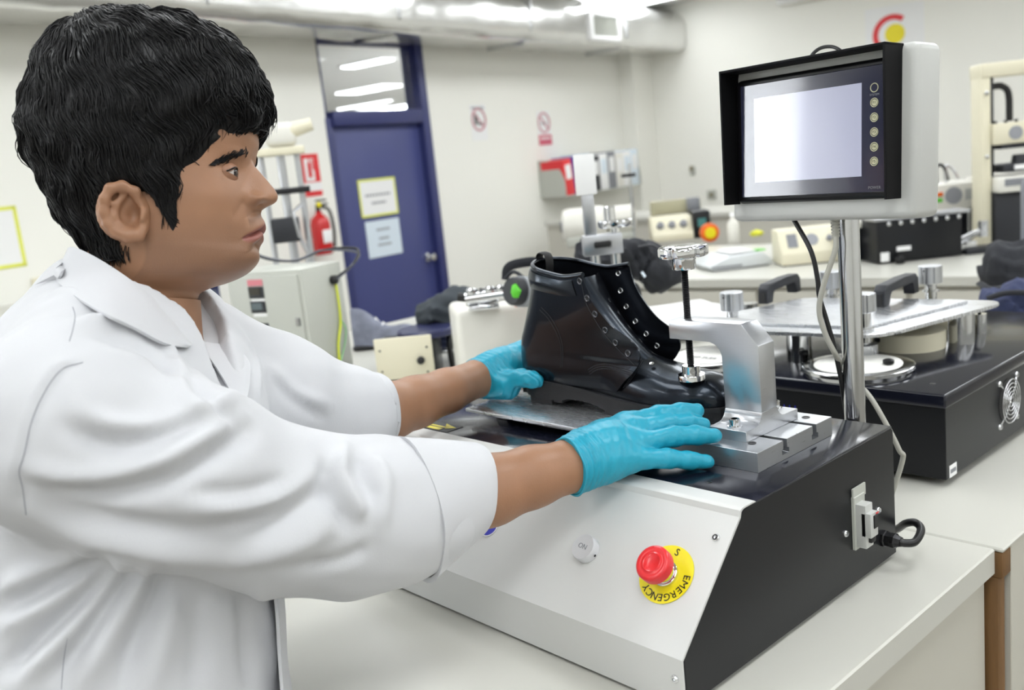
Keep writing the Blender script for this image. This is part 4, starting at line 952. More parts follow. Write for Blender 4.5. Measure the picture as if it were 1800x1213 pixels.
for k in range(2):
    b = MB(); b.tube(catmull([cab(0.118, -0.012, H - 0.045 + 0.004 * k), cab(0.15, -0.05, H - 0.01), cab(0.20, -0.03, H + 0.015 + 0.01 * k), cab(0.16, 0.05, H + 0.03), cab(0.10, 0.11, H + 0.012), cab(0.02, 0.17, H + 0.05), cab(0.03, 0.27, H + 0.14 + 0.03 * k)], 7), 0.0035, 8); b.build('cable', M['wire'] if k else mat('slate_cable', rgb(96, 98, 108), 0.4), t, 60)
# ---- tensile stand behind the cabinet
m4, s, p = plc(512, 520, 0.9, 14, None)
m4, s, p = plc(538, 603, 0.9, 10)
t = thing('tensile_stand', p, 'tall grey test stand of steel posts behind the control cabinet', 'test stand')
b = MB(m4); b.bb((-0.09, -0.08, 0), (0.10, 0.08, 0.05), 0.006); b.build('base', M['softblack'], t)
for x in (-0.058, 0.004, 0.058): 
    b = MB(m4); b.cyl((x, 0.0, 0.045), (x, 0.0, 0.63), 0.010 if abs(x) > 0.02 else 0.014, n=16); b.build('post', M['alu'], t)
b = MB(m4); b.bb((-0.10, -0.03, 0.50), (0.085, 0.03, 0.52), 0.002); b.build('crosshead', M['darksteel'], t)
b = MB(m4); b.bb((-0.085, -0.05, 0.625), (0.085, 0.05, 0.65), 0.004); b.build('top_bridge', M['cream'], t)
b = MB(m4); b.box((0.015, 0, 0.69), (0.10, 0.09, 0.075), 0.02, 3); b.build('motor_housing', M['whitebox'], t)
b = MB(m4); b.cyl((0.05, -0.02, 0.70), (0.12, -0.02, 0.715), 0.025, 0.02, n=18); b.build('motor_cap', M['cream'], t)
b = MB(m4); b.bb((-0.055, -0.045, 0.345), (0.035, 0.02, 0.425), 0.006); b.build('load_cell', M['softblack'], t)
b = MB(m4); b.tube([(0.05, -0.01, 0.46), (0.02, -0.04, 0.44), (0.03, -0.04, 0.36), (0.05, -0.01, 0.30), (0.03, -0.02, 0.2)], 0.007, 8); b.build('arm', M['alu'], t)
# ---- fire extinguisher hung under its sign
p = onback(570, 447, 0.10)
t = rthing('fire_extinguisher', (p[0], -0.10, p[2]), 'red fire extinguisher hung on the wall beside the blue door', 'fire extinguisher')
b = MB(ROOM); b.lathe([(0.055, 0), (0.066, 0.01), (0.068, 0.03), (0.068, 0.21), (0.06, 0.245), (0.035, 0.27), (0.022, 0.28), (0.022, 0.30)], (p[0], -0.10, p[2]), n=28); cy = b.build('cylinder', M['redpaint'], t, 50)
b = MB(ROOM); b.bb((p[0] - 0.045, -0.171, p[2] + 0.08), (p[0] + 0.03, -0.163, p[2] + 0.17), 0.002); b.build('label_sheet', M['paper'], cy)
b = MB(ROOM); b.cyl((p[0], -0.10, p[2] + 0.295), (p[0], -0.10, p[2] + 0.34), 0.016, n=14); b.bb((p[0] - 0.01, -0.11, p[2] + 0.335), (p[0] + 0.09, -0.09, p[2] + 0.35), 0.003); b.bb((p[0] - 0.01, -0.11, p[2] + 0.365), (p[0] + 0.08, -0.09, p[2] + 0.378), 0.003); b.build('valve', M['blackplastic'], t)
b = MB(ROOM); b.lathe([(0.018, 0), (0.018, 0.012)], (p[0] - 0.005, -0.115, p[2] + 0.345), (0, -1, 0), 16); b.build('gauge', M['yellow'], t)
b = MB(ROOM); b.tube(catmull([(p[0] + 0.02, -0.10, p[2] + 0.33), (p[0] + 0.08, -0.12, p[2] + 0.30), (p[0] + 0.085, -0.14, p[2] + 0.18), (p[0] + 0.08, -0.13, p[2] + 0.04)], 6), 0.011, 8); b.build('hose', M['wire'], t)
b = MB(ROOM); b.bb((p[0] - 0.02, -0.034, p[2] + 0.12), (p[0] + 0.02, 0.0, p[2] + 0.16), 0.003); b.build('wall_bracket', M['steel'], t)
# ---- cream fronted instrument with a black body
m4, s, p = plc(666, 674, 0.9, -4)
t = thing('cream_instrument', p, 'small instrument with a cream front plate, one black knob and dark body', 'instrument')
b = MB(m4); b.bb((0, -0.004, 0.006), (0.150, 0.004, 0.116), 0.003, 2); b.build('front_plate', M['cream'], t)
b = MB(m4); b.bb((0.004, 0.004, 0.0), (0.155, 0.13, 0.100), 0.003); b.build('body', M['black'], t)
b = MB(m4); b.lathe([(0.010, 0), (0.010, 0.008), (0.006, 0.012), (0.0005, 0.012)], (0.118, -0.004, 0.052), (0, -1, 0), 18); b.build('knob', M['ink'], t)
for (x, z) in ((0.014, 0.085), (0.136, 0.085), (0.014, 0.03), (0.132, 0.02)):
    b = MB(m4); b.lathe([(0.003, 0), (0.002, 0.002), (0.0003, 0.002)], (x, -0.004, z), (0, -1, 0), 10); b.build('screw', M['darksteel'], t)
b = MB(m4); b.lathe([(0.075, 0.0), (0.078, 0.004), (0.078, 0.016), (0.074, 0.02), (0.0005, 0.02)], (0.125, 0.09, 0.100), n=40); b.build('turntable', mat('navy_disc', rgb(44, 48, 84), 0.3), t)
b = MB(m4); b.tube([(0.185 + 0.0 * k, 0.10 + 0.035 * math.cos(2 * math.pi * k / 24), 0.05 + 0.045 * math.sin(2 * math.pi * k / 24)) for k in range(25)], 0.007, 8); b.build('handwheel', M['blackplastic'], t, 60)
b = MB(m4); b.cyl((0.15, 0.10, 0.05), (0.19, 0.10, 0.05), 0.007, n=12); b.build('shaft', M['steel'], t)
# ---- white enamel block
m4, s, p = plc(818, 702, 0.9, 8)
t = thing('white_enclosure', p, 'white enamelled machine block standing beside the boot', 'enclosure')
b = MB(m4); b.bb((0, 0, 0.004), (0.30, 0.19, 0.205), 0.014, 3); b.build('housing', M['whitebox'], t)
b = MB(m4); b.bb((0.004, 0.004, 0), (0.296, 0.186, 0.01)); b.build('base', M['softblack'], t)
tt = p + np.array([0, 0, 0.205]); WTOP = 0.9 + 0.205
def on_block(px, py): return onz(px, py, WTOP)
# chrome pneumatic valve on it
q = on_block(855, 543)
t = thing('chrome_valve', q, 'cluster of chrome valve fittings on top of the white block', 'valve')
m4b = Matrix(((Rh[0], Fh[0], 0, q[0]), (Rh[1], Fh[1], 0, q[1]), (0, 0, 1, q[2]), (0, 0, 0, 1)))
b = MB(m4b); b.bb((-0.04, -0.02, 0), (0.03, 0.02, 0.012), 0.004); b.build('base_flange', M['chrome'], t)
b = MB(m4b); b.cyl((-0.045, 0, 0.026), (0.045, 0, 0.030), 0.016, n=18); b.cyl((-0.01, 0, 0.01), (-0.01, 0, 0.05), 0.010, n=16); b.build('valve_body', M['chrome'], t)
for x in (-0.03, 0.012, 0.036): 
    b = MB(m4b); b.lathe([(0.010, 0), (0.012, 0.004), (0.012, 0.012), (0.007, 0.016), (0.0005, 0.016)], (x, -0.006, 0.036), n=14); b.build('fitting', M['steel'], t)
b = MB(m4b); b.cyl((-0.062, 0, 0.034), (-0.042, 0, 0.03), 0.010, n=12); b.build('port_plug', M['ink'], t)
q = on_block(905, 541)
t = thing('orange_marker', q, 'orange capped marker pen lying on the white block', 'marker')
e = Rh * 0.99 + Fh * 0.1
b = MB(); b.tube([q + np.array([0, 0, 0.008]), q + e * 0.005 + np.array([0, 0, 0.008]), q + e * 0.034 + np.array([0, 0, 0.008])], [0.006, 0.008, 0.008], 12); b.build('cap', M['orange'], t)
b = MB(); b.tube([q + e * 0.034 + np.array([0, 0, 0.008]), q + e * 0.052 + np.array([0, 0, 0.0075]), q + e * 0.06 + np.array([0, 0, 0.007])], [0.0065, 0.006, 0.003], 12); b.build('barrel', mat('amber_plastic', rgb(226, 120, 40), 0.3), t)
b = MB(); b.tube([q + e * 0.016 + np.array([0, 0, 0.008]), q + e * 0.019 + np.array([0, 0, 0.008])], 0.0084, 12); b.build('band', M['ink'], t)
# ---- respirator mask with two filters
c = at(905, 512, 2.02); c2 = at(1108, 520, 2.0)
base = np.array([(c[0] + c2[0]) / 2, (c[1] + c2[1]) / 2, WTOP + 0.0])
base[2] = min(c[2], c2[2]) - 0.05
t = thing('respirator_mask', base, 'dark grey respirator mask with two green marked filter cartridges', 'respirator')
for cc, sg in ((c, -1), (c2, 1)):
    ax = RIGHT * sg * 0.75 - FWD * 0.66; ax /= np.linalg.norm(ax)
    b = MB(); b.lathe([(0.018, -0.075), (0.030, -0.070), (0.034, -0.045), (0.034, -0.012), (0.030, -0.012)], cc, ax, 28); f = b.build('filter_cup', mat('smoke_grey_plastic', rgb(150, 154, 158), 0.25, coat=0.3), t, 40)
    b = MB(); b.lathe([(0.030, -0.02), (0.0305, 0.006), (0.028, 0.010), (0.0005, 0.011)], cc, ax, 28); b.build('filter_cap', M['softblack'], f, 40)
    u = np.cross(ax, (0, 0, 1)); u /= np.linalg.norm(u)
    b = MB(); b.tube([cc + ax * 0.011 - u * 0.016 * sg * -1 + np.array([0, 0, -0.012]), cc + ax * 0.011 - u * 0.018 * sg * -1, cc + ax * 0.011 - u * 0.012 * sg * -1 + np.array([0, 0, 0.014])], [0.009, 0.013, 0.005], 10, flat=None); b.build('green_label', M['green'], f, 60)
mid = (c + c2) / 2 + FWD * 0.08
b = MB(); b.tube(catmull([c - RIGHT * -0.03 + FWD * 0.03, mid + DOWN * 0.00 - RIGHT * 0.03, mid + DOWN * 0.0 + RIGHT * 0.03, c2 - RIGHT * 0.03 + FWD * 0.03], 6), [0.028 + 0.020 * math.sin(math.pi * k / 18) for k in range(19)], 18); b.build('face_piece', mat('grey_rubber', rgb(84, 90, 98), 0.5), t, 60)
st = [at(888, 492, 2.08), at(893, 470, 2.08), at(925, 461, 2.1), at(965, 460, 2.1)]
b = MB(); b.tube(catmull(st, 6), 0.011, 8, flat=0.5); b.build('strap', M['darkfabric'], t, 60)
b = MB(); b.tube(catmull([at(888, 490, 2.06), at(905, 478, 2.05), at(935, 500, 2.05), at(960, 508, 2.05)], 6), 0.008, 8, flat=0.5); b.build('strap', M['darkfabric'], t, 60)
# cloth lumps: folded jackets and rags as shaped, wrinkled bodies
def cloth(name, pts, m, label, cat, seed=0, res=26, wr=0.006, parent_parts=True):
    """pts: (px,py,depth,r) blobs merged along a chain into a draped body lying on the bench"""
    rng = np.random.default_rng(seed)
    P = [at(a, b_, d) for (a, b_, d, r) in pts]; R = [r for *_, r in pts]
    base = np.mean(P, axis=0); base[2] = 0.9
    t = thing(name, base, label, cat)
    path = catmull(P, 8); rad = list(np.interp(np.linspace(0, len(R) - 1, len(path)), range(len(R)), R))
    ph = rng.uniform(0, 6, 6); n = 26; rings = []
    for i, (q, r) in enumerate(zip(path, rad)):
        tn = path[min(i + 1, len(path) - 1)] - path[max(i - 1, 0)]; tn /= np.linalg.norm(tn); u = np.array([0, 0, 1.0]) - tn[2] * tn; u /= np.linalg.norm(u); w = np.cross(tn, u)
        ring = []
        endk = min(1.0, 0.35 + 0.25 * min(i, len(path) - 1 - i))
        for j in range(n):
            a = 2 * math.pi * j / n
            rr = r * endk * (1 + 0.16 * math.sin(3 * a + ph[0] + i * 0.45) + 0.10 * math.sin(7 * a + ph[1] - i * 0.8) + 0.06 * math.sin(11 * a + ph[2] + i * 1.3))
            v = q + u * rr * math.cos(a) * 0.8 + w * rr * math.sin(a)
            v[2] = max(v[2], 0.902); ring.append(v)
        rings.append(ring)
    b = MB(); b.grid(np.array(rings), closed=True); b.verts_faces(rings[0], [list(range(n))]); b.verts_faces(rings[-1], [list(range(n))]); bmesh.ops.remove_doubles(b.bm, verts=b.bm.verts, dist=1e-5)
    body = b.build('folded_body', m, t, 70)
    return t
t = cloth('folded_jacket', [(735, 570, 2.6, .03), (760, 552, 2.6, .05), (800, 540, 2.6, .06), (850, 535, 2.65, .06)], M['greyfabric'], 'dark grey folded jacket lying behind the white block', 'jacket', 3)
b = MB(); q0, q1 = at(745, 578, 2.55), at(812, 572, 2.55); b.tube([q0, q1], 0.008, 6); b.build('cream_lining', M['cream'], t)
t = cloth('folded_trousers', [(715, 588, 2.7, .03), (760, 590, 2.68, .045), (815, 590, 2.66, .04)], M['navyfabric'], 'navy cloth bundle heaped behind the cream instrument', 'cloth', 5)
camo = mat('mottled_grey_cloth', rgb(120, 124, 140), 0.7, var=0.65, vscale=24)
# mottled shoe on the bench
m4, s, p = plc(655, 612, 0.9, 0)
t = thing('mottled_shoe', p, 'mottled grey and white shoe standing beside the control cabinet', 'shoe')
rings = []
for k in range(15):
    x = -0.045 + k * 0.012; u = k / 14; w = 0.036 * (math.sin(math.pi * min(1, 0.12 + u * 0.84)) ** 0.6); h = 0.085 * (1 - u) ** 1.2 + 0.034 + 0.012 * math.sin(u * 9)
    rings.append([(x * 1.2, w * math.cos(a), 0.012 + h * max(0, math.sin(a)) ** 0.7) for a in np.linspace(0, math.pi, 17)])
b = MB(m4); b.grid(np.array(rings)); b.verts_faces(rings[0], [list(range(17))]); b.verts_faces(rings[-1], [list(range(17))]); bmesh.ops.remove_doubles(b.bm, verts=b.bm.verts, dist=1e-5); b.build('upper', camo, t, 70)
b = MB(m4); b.bb((-0.058, -0.038, 0), (0.155, 0.038, 0.016), 0.012, 3); b.build('sole', M['ink'], t)
b = MB(m4)
for k in range(4): b.tube([(0.015 + 0.022 * k, -0.022, 0.078 - 0.014 * k), (0.022 + 0.022 * k, 0.0, 0.094 - 0.016 * k), (0.028 + 0.022 * k, 0.022, 0.078 - 0.014 * k)], 0.003, 6)
b.build('laces', M['paper'], t)
# small steel cap at the end of the cabinet
q = onz(625, 676, 0.9); t = thing('steel_cap', q, 'small round steel cap on the bench in front of the cabinet', 'cap')
b = MB(); b.lathe([(0.020, 0), (0.021, 0.002), (0.021, 0.012), (0.018, 0.015), (0.0005, 0.016)], q, n=28); b.build('cap_body', M['steel'], t, 40)
b = MB(); b.lathe([(0.012, 0.0155), (0.011, 0.018), (0.0005, 0.018)], q, n=20); b.build('cap_button', M['darksteel'], t, 40)
# ---- second clamp stand in chrome, behind the boot
m4, s, p = plc(1065, 560, 0.9, -10, 1.95)
p = at(1062, 470, 1.95); base = np.array([p[0], p[1], 0.90])
ex, ey = Rh, Fh
m4 = Matrix(((ex[0], ey[0], 0, base[0]), (ex[1], ey[1], 0, base[1]), (0, 0, 1, 0.90), (0, 0, 0, 1))); k = 1.95 / F_PX
def zat(py): return at(1062, py, 1.95)[2] - 0.90
t = thing('clamp_stand', base, 'chrome clamp stand with a star knob rising behind the boot', 'clamp stand')
b = MB(m4); b.bb((-0.08, -0.05, 0), (0.09, 0.05, 0.03), 0.004); b.build('base', M['alu'], t)
for x in (-0.016, 0.026): 
    b = MB(m4); b.cyl((x, 0, 0.025), (x, 0, zat(440)), 0.0105, n=18); b.build('column', M['steel'], t, 50)
b = MB(m4); b.bb((-0.040, -0.02, zat(446)), (0.040, 0.02, zat(410)), 0.002); blk = b.build('clamp_block', M['alu'], t)
b = MB(m4); b.bb((-0.020, -0.021, zat(434)), (0.018, -0.017, zat(420)), 0.004); b.build('block_slot', M['ink'], blk)
b = MB(m4); b.bb((-0.034, -0.012, zat(412)), (-0.010, 0.012, zat(330)), 0.002); b.build('upright', M['alu'], t)
b = MB(m4); b.bb((-0.045, -0.016, zat(338)), (-0.003, -0.010, zat(268)), 0.002); b.build('white_plate', M['paper'], t)
b = MB(m4); b.cyl((0.03, 0, zat(412)), (0.03, 0, zat(398)), 0.009, n=16); b.lathe([(0.031, 0), (0.033, 0.003), (0.033, 0.012), (0.030, 0.015), (0.0005, 0.015)], (0.030, 0, zat(400)), n=84, wob=star); b.lathe([(0.012, 0), (0.012, 0.03), (0.010, 0.032), (.0005, .032)], (0.020, 0, zat(390)), n=20); b.build('star_knob', M['chrome'], t, 40)
# ---- black bag behind the boot and grey equipment case
t = cloth('black_bag', [(1010, 455, 2.3, .03), (1040, 450, 2.3, .055), (1100, 455, 2.35, .06), (1150, 470, 2.35, .06), (1175, 500, 2.3, .05)], M['darkfabric'], 'black cloth bag slumped on the bench behind the boot', 'bag', 9)
b = MB(); b.tube([at(1128, 478, 2.24), at(1134, 487, 2.24)], 0.008, 8, flat=0.3); b.build('blue_tag', M['bluepaper'], t)
b = MB(); b.tube(catmull([at(1100, 440, 2.3), at(1150, 432, 2.3), at(1180, 470, 2.27)], 6), 0.007, 8, flat=0.4); b.build('strap', M['softblack'], t, 60)
# ---- loose papers on the bench
rng = np.random.default_rng(12)
for i, (px, py, rot) in enumerate(((1205, 545, 8), (1190, 565, -14), (1250, 560, 20), (1225, 580, 4), (1160, 590, -6))):
    q = onz(px, py, 0.9); z0 = 0.9012 + 0.0085 * i
    lab = ('creased white sheet on top of the paper heap near the black bag', 'white test sheet lying askew in the paper heap', 'stapled white report at the edge of the paper heap', 'flat white form low in the paper heap', 'white sheet at the bottom of the paper heap')[i]
    a = math.radians(rot); ex = Rh * math.cos(a) + Fh * math.sin(a); ey = np.cross((0, 0, 1), ex); P = np.zeros((9, 9, 3))
    for u in range(9):
        for v in range(9):
            P[u, v] = np.array([q[0], q[1], z0]) + ex * (u - 4) * 0.026 + ey * (v - 4) * 0.036 + np.array([0, 0, 0.005 * max(0, math.sin(u * 0.6 + v * 0.5 + i)) * (abs(u - 4) / 4)])
    b = MB(); b.grid(P, thick=0.003); o = b.build('paper_sheet', M['paper'], None, 70); tag(o, lab, 'paper')
# open black folder and its grey case edge
q = onz(1150, 612, 0.9)
t = thing('dark_folder', q, 'dark blue ring folder lying beside the papers', 'folder')
b = MB(); b.box(q + np.array([0, 0, 0.016]), (0.09, 0.16, 0.03), 0.003, rot=Matrix.Rotation(0.3, 3, 'Z')); b.build('cover', M['softblack'], t)
b = MB(); b.box(q + np.array([0.004, -0.004, 0.016]), (0.086, 0.162, 0.022), 0.001, rot=Matrix.Rotation(0.3, 3, 'Z')); b.build('page_block', M['paper'], t)
# ================================================================== far side of the laboratory
# island bench parallel to the right wall
fa = room(onz(1650, 486, 0.9)); A0 = fa[0]
ISL = bench('island_bench', (A0, fa[1] - 0.45), (A0 + 1.15, room(onz(1100, 489, 0.9))[1] + 0.5), 'long pale island bench in front of the wall with file rack', ROOM, 0.035, 0.03)
bench('wall_bench', (AC - 2.6, -6.2), (AC - 1.9, -0.4), 'pale bench standing further off before the right wall', ROOM, 0.035, 0.03)
# drawer fronts with a lock on the island bench
yb0, yb1 = fa[1] - 0.45, room(onz(1100, 489, 0.9))[1] + 0.5
tt = None
n = 4
for i in range(n):
    y0 = yb0 + (yb1 - yb0) * i / n + 0.01; y1 = yb0 + (yb1 - yb0) * (i + 1) / n - 0.01
    b = MB(ROOM); b.bb((A0 + 0.014, y0, 0.60), (A0 + 0.034, y1, 0.85), 0.003); o = b.build('drawer', M['benchside'], ISL)
    b = MB(ROOM); b.lathe([(0.012, 0), (0.012, 0.006), (0.004, 0.006)], (A0 + 0.014, (y0 + y1) / 2, 0.80), (-1, 0, 0), 14); b.build('lock', M['steel'], o)
def on_island(px, py, yaw=0.0): return plc(px, py, 0.9, yaw)
ISY = 10.0
# flat electronic scale with a green label
m4, s, p = on_island(1285, 472, 6)
t = thing('platform_scale', p, 'flat white electronic scale with a bright green label', 'scale')
b = MB(m4); b.prism([(-0.10, 0.006), (0.16, 0.006), (0.165, 0.025), (0.12, 0.06), (-0.02, 0.055), (-0.11, 0.022)], 1, -0.05, 0.20, 0.004, 2); b.build('housing', mat('pale_grey_plastic', rgb(206, 210, 212), 0.35), t)
b = MB(m4); b.bb((-0.09, -0.04, 0), (0.15, 0.19, 0.008)); b.build('base', M['greyink'], t)
b = MB(m4); b.prism([(0.0, 0.0615), (0.10, 0.064), (0.10, 0.066), (0.0, 0.0635)], 1, 0.0, 0.17); b.build('weighing_pan', M['paper'], t)
b = MB(m4); b.box((0.125, -0.008, 0.066), (0.035, 0.05, 0.004)); b.build('green_label', M['green'], t)
b = MB(m4); b.bb((-0.10, -0.052, 0.012), (0.03, -0.049, 0.02)); b.build('grey_stripe', M['greyink'], t)
# cream console with sloped face
def console(px, py, w, h, label, yaw=0, name='sloped_console', m='cream', dark=False, d=0.16):
    m4, s, p = on_island(px, py, yaw)
    t = thing(name, p, label, 'console'); w *= s; h *= s
    b = MB(m4); b.prism([(-d * 0.0, 0.004), (0.0, h * 0.35), (d * 0.35, h), (d, h), (d, 0.004)], 0, 0, w, 0.004, 2); b.build('housing', M[m], t)
    b = MB(m4); b.bb((0.004, 0.006, 0), (w - 0.004, d - 0.004, 0.008)); b.build('base', M['softblack'], t)
    sl = frame((0, 0, h * 0.35), (1, 0, 0), (0, d * 0.35, h * 0.65)); L = math.hypot(d * 0.35, h * 0.65)
    b = MB(m4 @ sl); b.bb((w * 0.12, L * 0.25, 0), (w * 0.28, L * 0.8, 0.003)); b.build('keypad', M['greyink'], t)
    b = MB(m4 @ sl); b.lathe([(0.026, 0), (0.026, 0.002)], (w * 0.52, L * 0.52, 0), n=24, wob=lambda u: 1.0); b.build('badge', mat('grey_badge', rgb(150, 152, 158), 0.5), t)
    b = MB(m4 @ sl); b.lathe([(0.012, 0), (0.012, 0.01), (0.008, 0.012)], (w * 0.80, L * 0.5, 0), n=16); b.build('dial', M['greyink'], t)
    return t, m4, s, w, h
console(1376, 470, 108, 62, 'cream sloped console with grey badge behind the aluminium plate', -2)
# white bottle, yellow cloth, small bits at the back of the island
def bottle(px, py, r, h, m, label):
    q = onz(px, py, 0.9); t = thing('bottle', q, label, 'bottle')
    b = MB(); b.lathe([(r * 0.9, 0), (r, 0.004), (r, h * 0.62), (r * 0.75, h * 0.74), (r * 0.36, h * 0.80), (r * 0.36, h * 0.86)], q, n=20); b.build('body', m, t, 50)
    b = MB(); b.lathe([(r * 0.42, h * 0.85), (r * 0.42, h * 0.98), (r * 0.3, h), (0.0005, h)], q, n=16); b.build('cap', M['paper'], t, 50)
bottle(1290, 428, 0.030, 0.16, M['whitebox'], 'white plastic squeeze bottle on the bench behind the scale')
t = cloth('yellow_cloth', [(1318, 412, 4.9, .014), (1330, 410, 4.9, .02), (1342, 409, 4.9, .014)], mat('yellow_cloth', rgb(222, 222, 70), 0.7), 'small crumpled yellow cloth behind the scale', 'cloth', 21)
m4, s, p = on_island(1425, 432, 0)
t = thing('teal_gadget', p, 'small teal and black bench gadget below the monitor', 'gadget')
b = MB(m4); b.bb((-0.03, 0, 0), (0.06, 0.06, 0.03), 0.004); b.build('body', M['softblack'], t); b = MB(m4); b.cyl((0.0, 0.03, 0.03), (0.0, 0.03, 0.06), 0.022, n=16); b.cyl((0.0, 0.03, 0.06), (0.05, 0.03, 0.07), 0.014, n=12); b.build('teal_head', mat('teal_plastic', rgb(70, 130, 130), 0.4), t)
# black test rig with steel rail
m4, s, p = on_island(1543, 466, 2)
t = thing('test_rig', p, 'wide black test rig box with a steel rail along its top', 'test rig')
w, h = 152 * s, 76 * s
b = MB(m4); b.bb((0, 0, 0.004), (w, 0.20, h), 0.003); b.build('body', M['black'], t)
b = MB(m4); b.bb((-0.01, -0.006, h), (w + 0.03, 0.09, h + 0.012), 0.002); rail = b.build('rail', M['alu'], t)
for i in range(7):
    x = 0.04 + i * (w - 0.06) / 6; b = MB(m4); b.lathe([(0.008, 0), (0.008, 0.012), (0.004, 0.014)], (x, -0.006, h - 0.012), (0, -1, 0), 12); b.build('bolt', M['steel'], rail)
for (x0, x1, z0, z1) in ((0.012, 0.045, 0.01, 0.045), (0.075, 0.13, 0.045, 0.062)):
    b = MB(m4); b.bb((x0, -0.002, z0), (x1, 0.001, z1)); b.build('white_label', M['paper'], t)
b = MB(m4); b.bb((0.055, -0.05, 0), (0.085, -0.015, 0.03), 0.008, 3); b.build('front_foot', M['blackplastic'], t)
for i in range(3):
    b = MB(m4); b.cyl((0.08 + i * 0.03, 0.05, h + 0.01), (0.08 + i * 0.03, 0.05, h + 0.05), 0.006, n=10); b.build('spring_pin', mat('copper', rgb(170, 110, 80), 0.4, 0.6) if i else M['steel'], t)
b = MB(m4); b.bb((w, 0.02, 0.02), (w + 0.07, 0.12, 0.05), 0.004); b.cyl((w + 0.02, 0.06, 0.05), (w + 0.11, 0.05, 0.085), 0.012, n=14); b.build('drive_arm', M['steel'], t)
b = MB(m4); b.cyl((w + 0.11, 0.05, 0.06), (w + 0.11, 0.05, 0.12), 0.018, n=16); b.build('arm_head', M['aluplate'], t)
b = MB(m4); b.bb((w + 0.02, 0.0, 0.0), (w + 0.17, 0.10, 0.022), 0.004); b.build('side_tray', M['softblack'], t)
m4, s, p = on_island(1484, 462, 0)
t = thing('black_gauge', p, 'black gauge box with round white dial beside the steel pole', 'gauge')
b = MB(m4); b.bb((0, 0, 0), (0.07, 0.10, 0.135), 0.006); b.build('body', M['black'], t); b = MB(m4); b.bb((0.01, -0.003, 0.015), (0.03, 0.001, 0.045)); b.bb((0.02, -0.003, 0.075), (0.05, 0.001, 0.095)); b.build('white_label', M['paper'], t)
b = MB(m4); b.lathe([(0.028, 0), (0.03, 0.02), (0.02, 0.03)], (0.055, 0.0, 0.135), n=18); b.build('cup', M['whitebox'], t)
# white cabinet console with indicator lamps and red stop button
m4, s, p = plc(1640, 420, 0.9, 0, None)
m4, s, p = plc(1632, 432, 0.9, -2)
t = thing('indicator_console', p, 'long white console with orange and green indicator lamps behind test rig', 'console')
zb = (432 - 374) * s; w = 112 * s
b = MB(m4); b.bb((0, 0, zb), (w, 0.22, zb + 46 * s), 0.008, 2); hs = b.build('housing', M['whitebox'], t)
b = MB(m4); b.bb((0.01, 0.03, 0.0), (w - 0.01, 0.2, zb + 0.002), 0.003); b.build('plinth', M['black'], t)
for x in (0.62, 0.80, 0.92):
    b = MB(m4); b.cyl((w * x, -0.012, 0.0), (w * x, -0.012, zb), 0.009, n=12); b.build('column', M['steel'], t)
for (x, z, m_) in ((0.06, 0.62, 'orange'), (0.19, 0.64, 'orange'), (0.05, 0.40, 'green'), (0.18, 0.42, 'green')):
    b = MB(m4); b.bb((w * x - 0.012, -0.006, zb + 46 * s * z - 0.008), (w * x + 0.012, 0.002, zb + 46 * s * z + 0.008), 0.002); b.build('lamp_key', M[m_], hs)
b = MB(m4); b.lathe([(0.036, 0), (0.036, 0.003)], (w * 0.40, 0.0, zb + 46 * s * 0.55), (0, -1, 0), 24); b.build('badge', mat('grey_badge', rgb(150, 152, 158), 0.5), hs)
b = MB(m4); b.bb((w * 0.58, -0.004, zb + 46 * s * 0.35), (w * 0.72, 0.001, zb + 46 * s * 0.75)); b.build('display', mat('grey_panel', rgb(180, 182, 180), 0.4), hs)
b = MB(m4); b.bb((w * 0.74, -0.03, zb + 46 * s * 0.1), (w + 0.10, 0.10, zb + 46 * s * 1.15), 0.006); b.build('control_head', M['whitebox'], t)
b = MB(m4); b.lathe([(0.014, 0), (0.014, 0.012), (0.022, 0.014), (0.024, 0.024), (0.018, 0.032), (0.0005, 0.033)], (w * 0.93, 0.03, zb + 46 * s * 1.15), n=20); b.build('stop_button', M['redplastic'], t)
for i, x in enumerate((0.12, 0.30, 0.45)):
    b = MB(m4); b.tube(catmull([(w * x, 0.1, zb + 46 * s), (w * x, 0.1, zb + 46 * s + 0.07), (w * x + 0.03, 0.1, zb + 46 * s + 0.09 - 0.02 * i), (w * x + 0.05, 0.1, zb + 46 * s + 0.01)], 5), 0.007, 8); b.build('fitting', M['steel'] if i != 1 else M['wire'], t, 60)
# tall press frame
m4, s, p = plc(1732, 436, 0.9, -4)
t = thing('press_frame', p, 'tall cream press frame with crosshead on the far bench', 'press')
def hz(py): return (440 - py) * s
b = MB(m4); b.bb((-0.01, 0, 0), (0.026, 0.10, hz(132)), 0.004); b.build('column', M['cream'], t)
b = MB(m4); b.bb((0.026, 0.03, 0), (0.05, 0.08, hz(150)), 0.002); b.build('guide_column', M['darksteel'], t)
b = MB(m4); b.bb((0.36, 0, 0), (0.40, 0.10, hz(132)), 0.004); b.build('column', M['cream'], t)
b = MB(m4); b.bb((-0.012, -0.005, hz(150)), (0.402, 0.105, hz(126)), 0.006); b.build('top_beam', M['cream'], t)
b = MB(m4); b.bb((0.028, -0.02, hz(264)), (0.40, 0.12, hz(228)), 0.006); ch = b.build('crosshead', M['cream'], t)
b = MB(m4); b.lathe([(0.026, 0), (0.026, 0.003)], (0.11, -0.02, hz(246)), (0, -1, 0), 22, wob=None); b.build('badge', mat('grey_badge', rgb(150, 152, 158), 0.5), ch)
for x in (0.05, 0.09, 0.13): b = MB(m4); b.lathe([(0.007, 0), (0.007, 0.01)], (x, 0.02, hz(228)), n=10); b.build('bolt', M['darksteel'], ch)
b = MB(m4); b.bb((0.06, -0.01, hz(272)), (0.34, 0.1, hz(264)), 0.002); b.build('platen', M['softblack'], t)
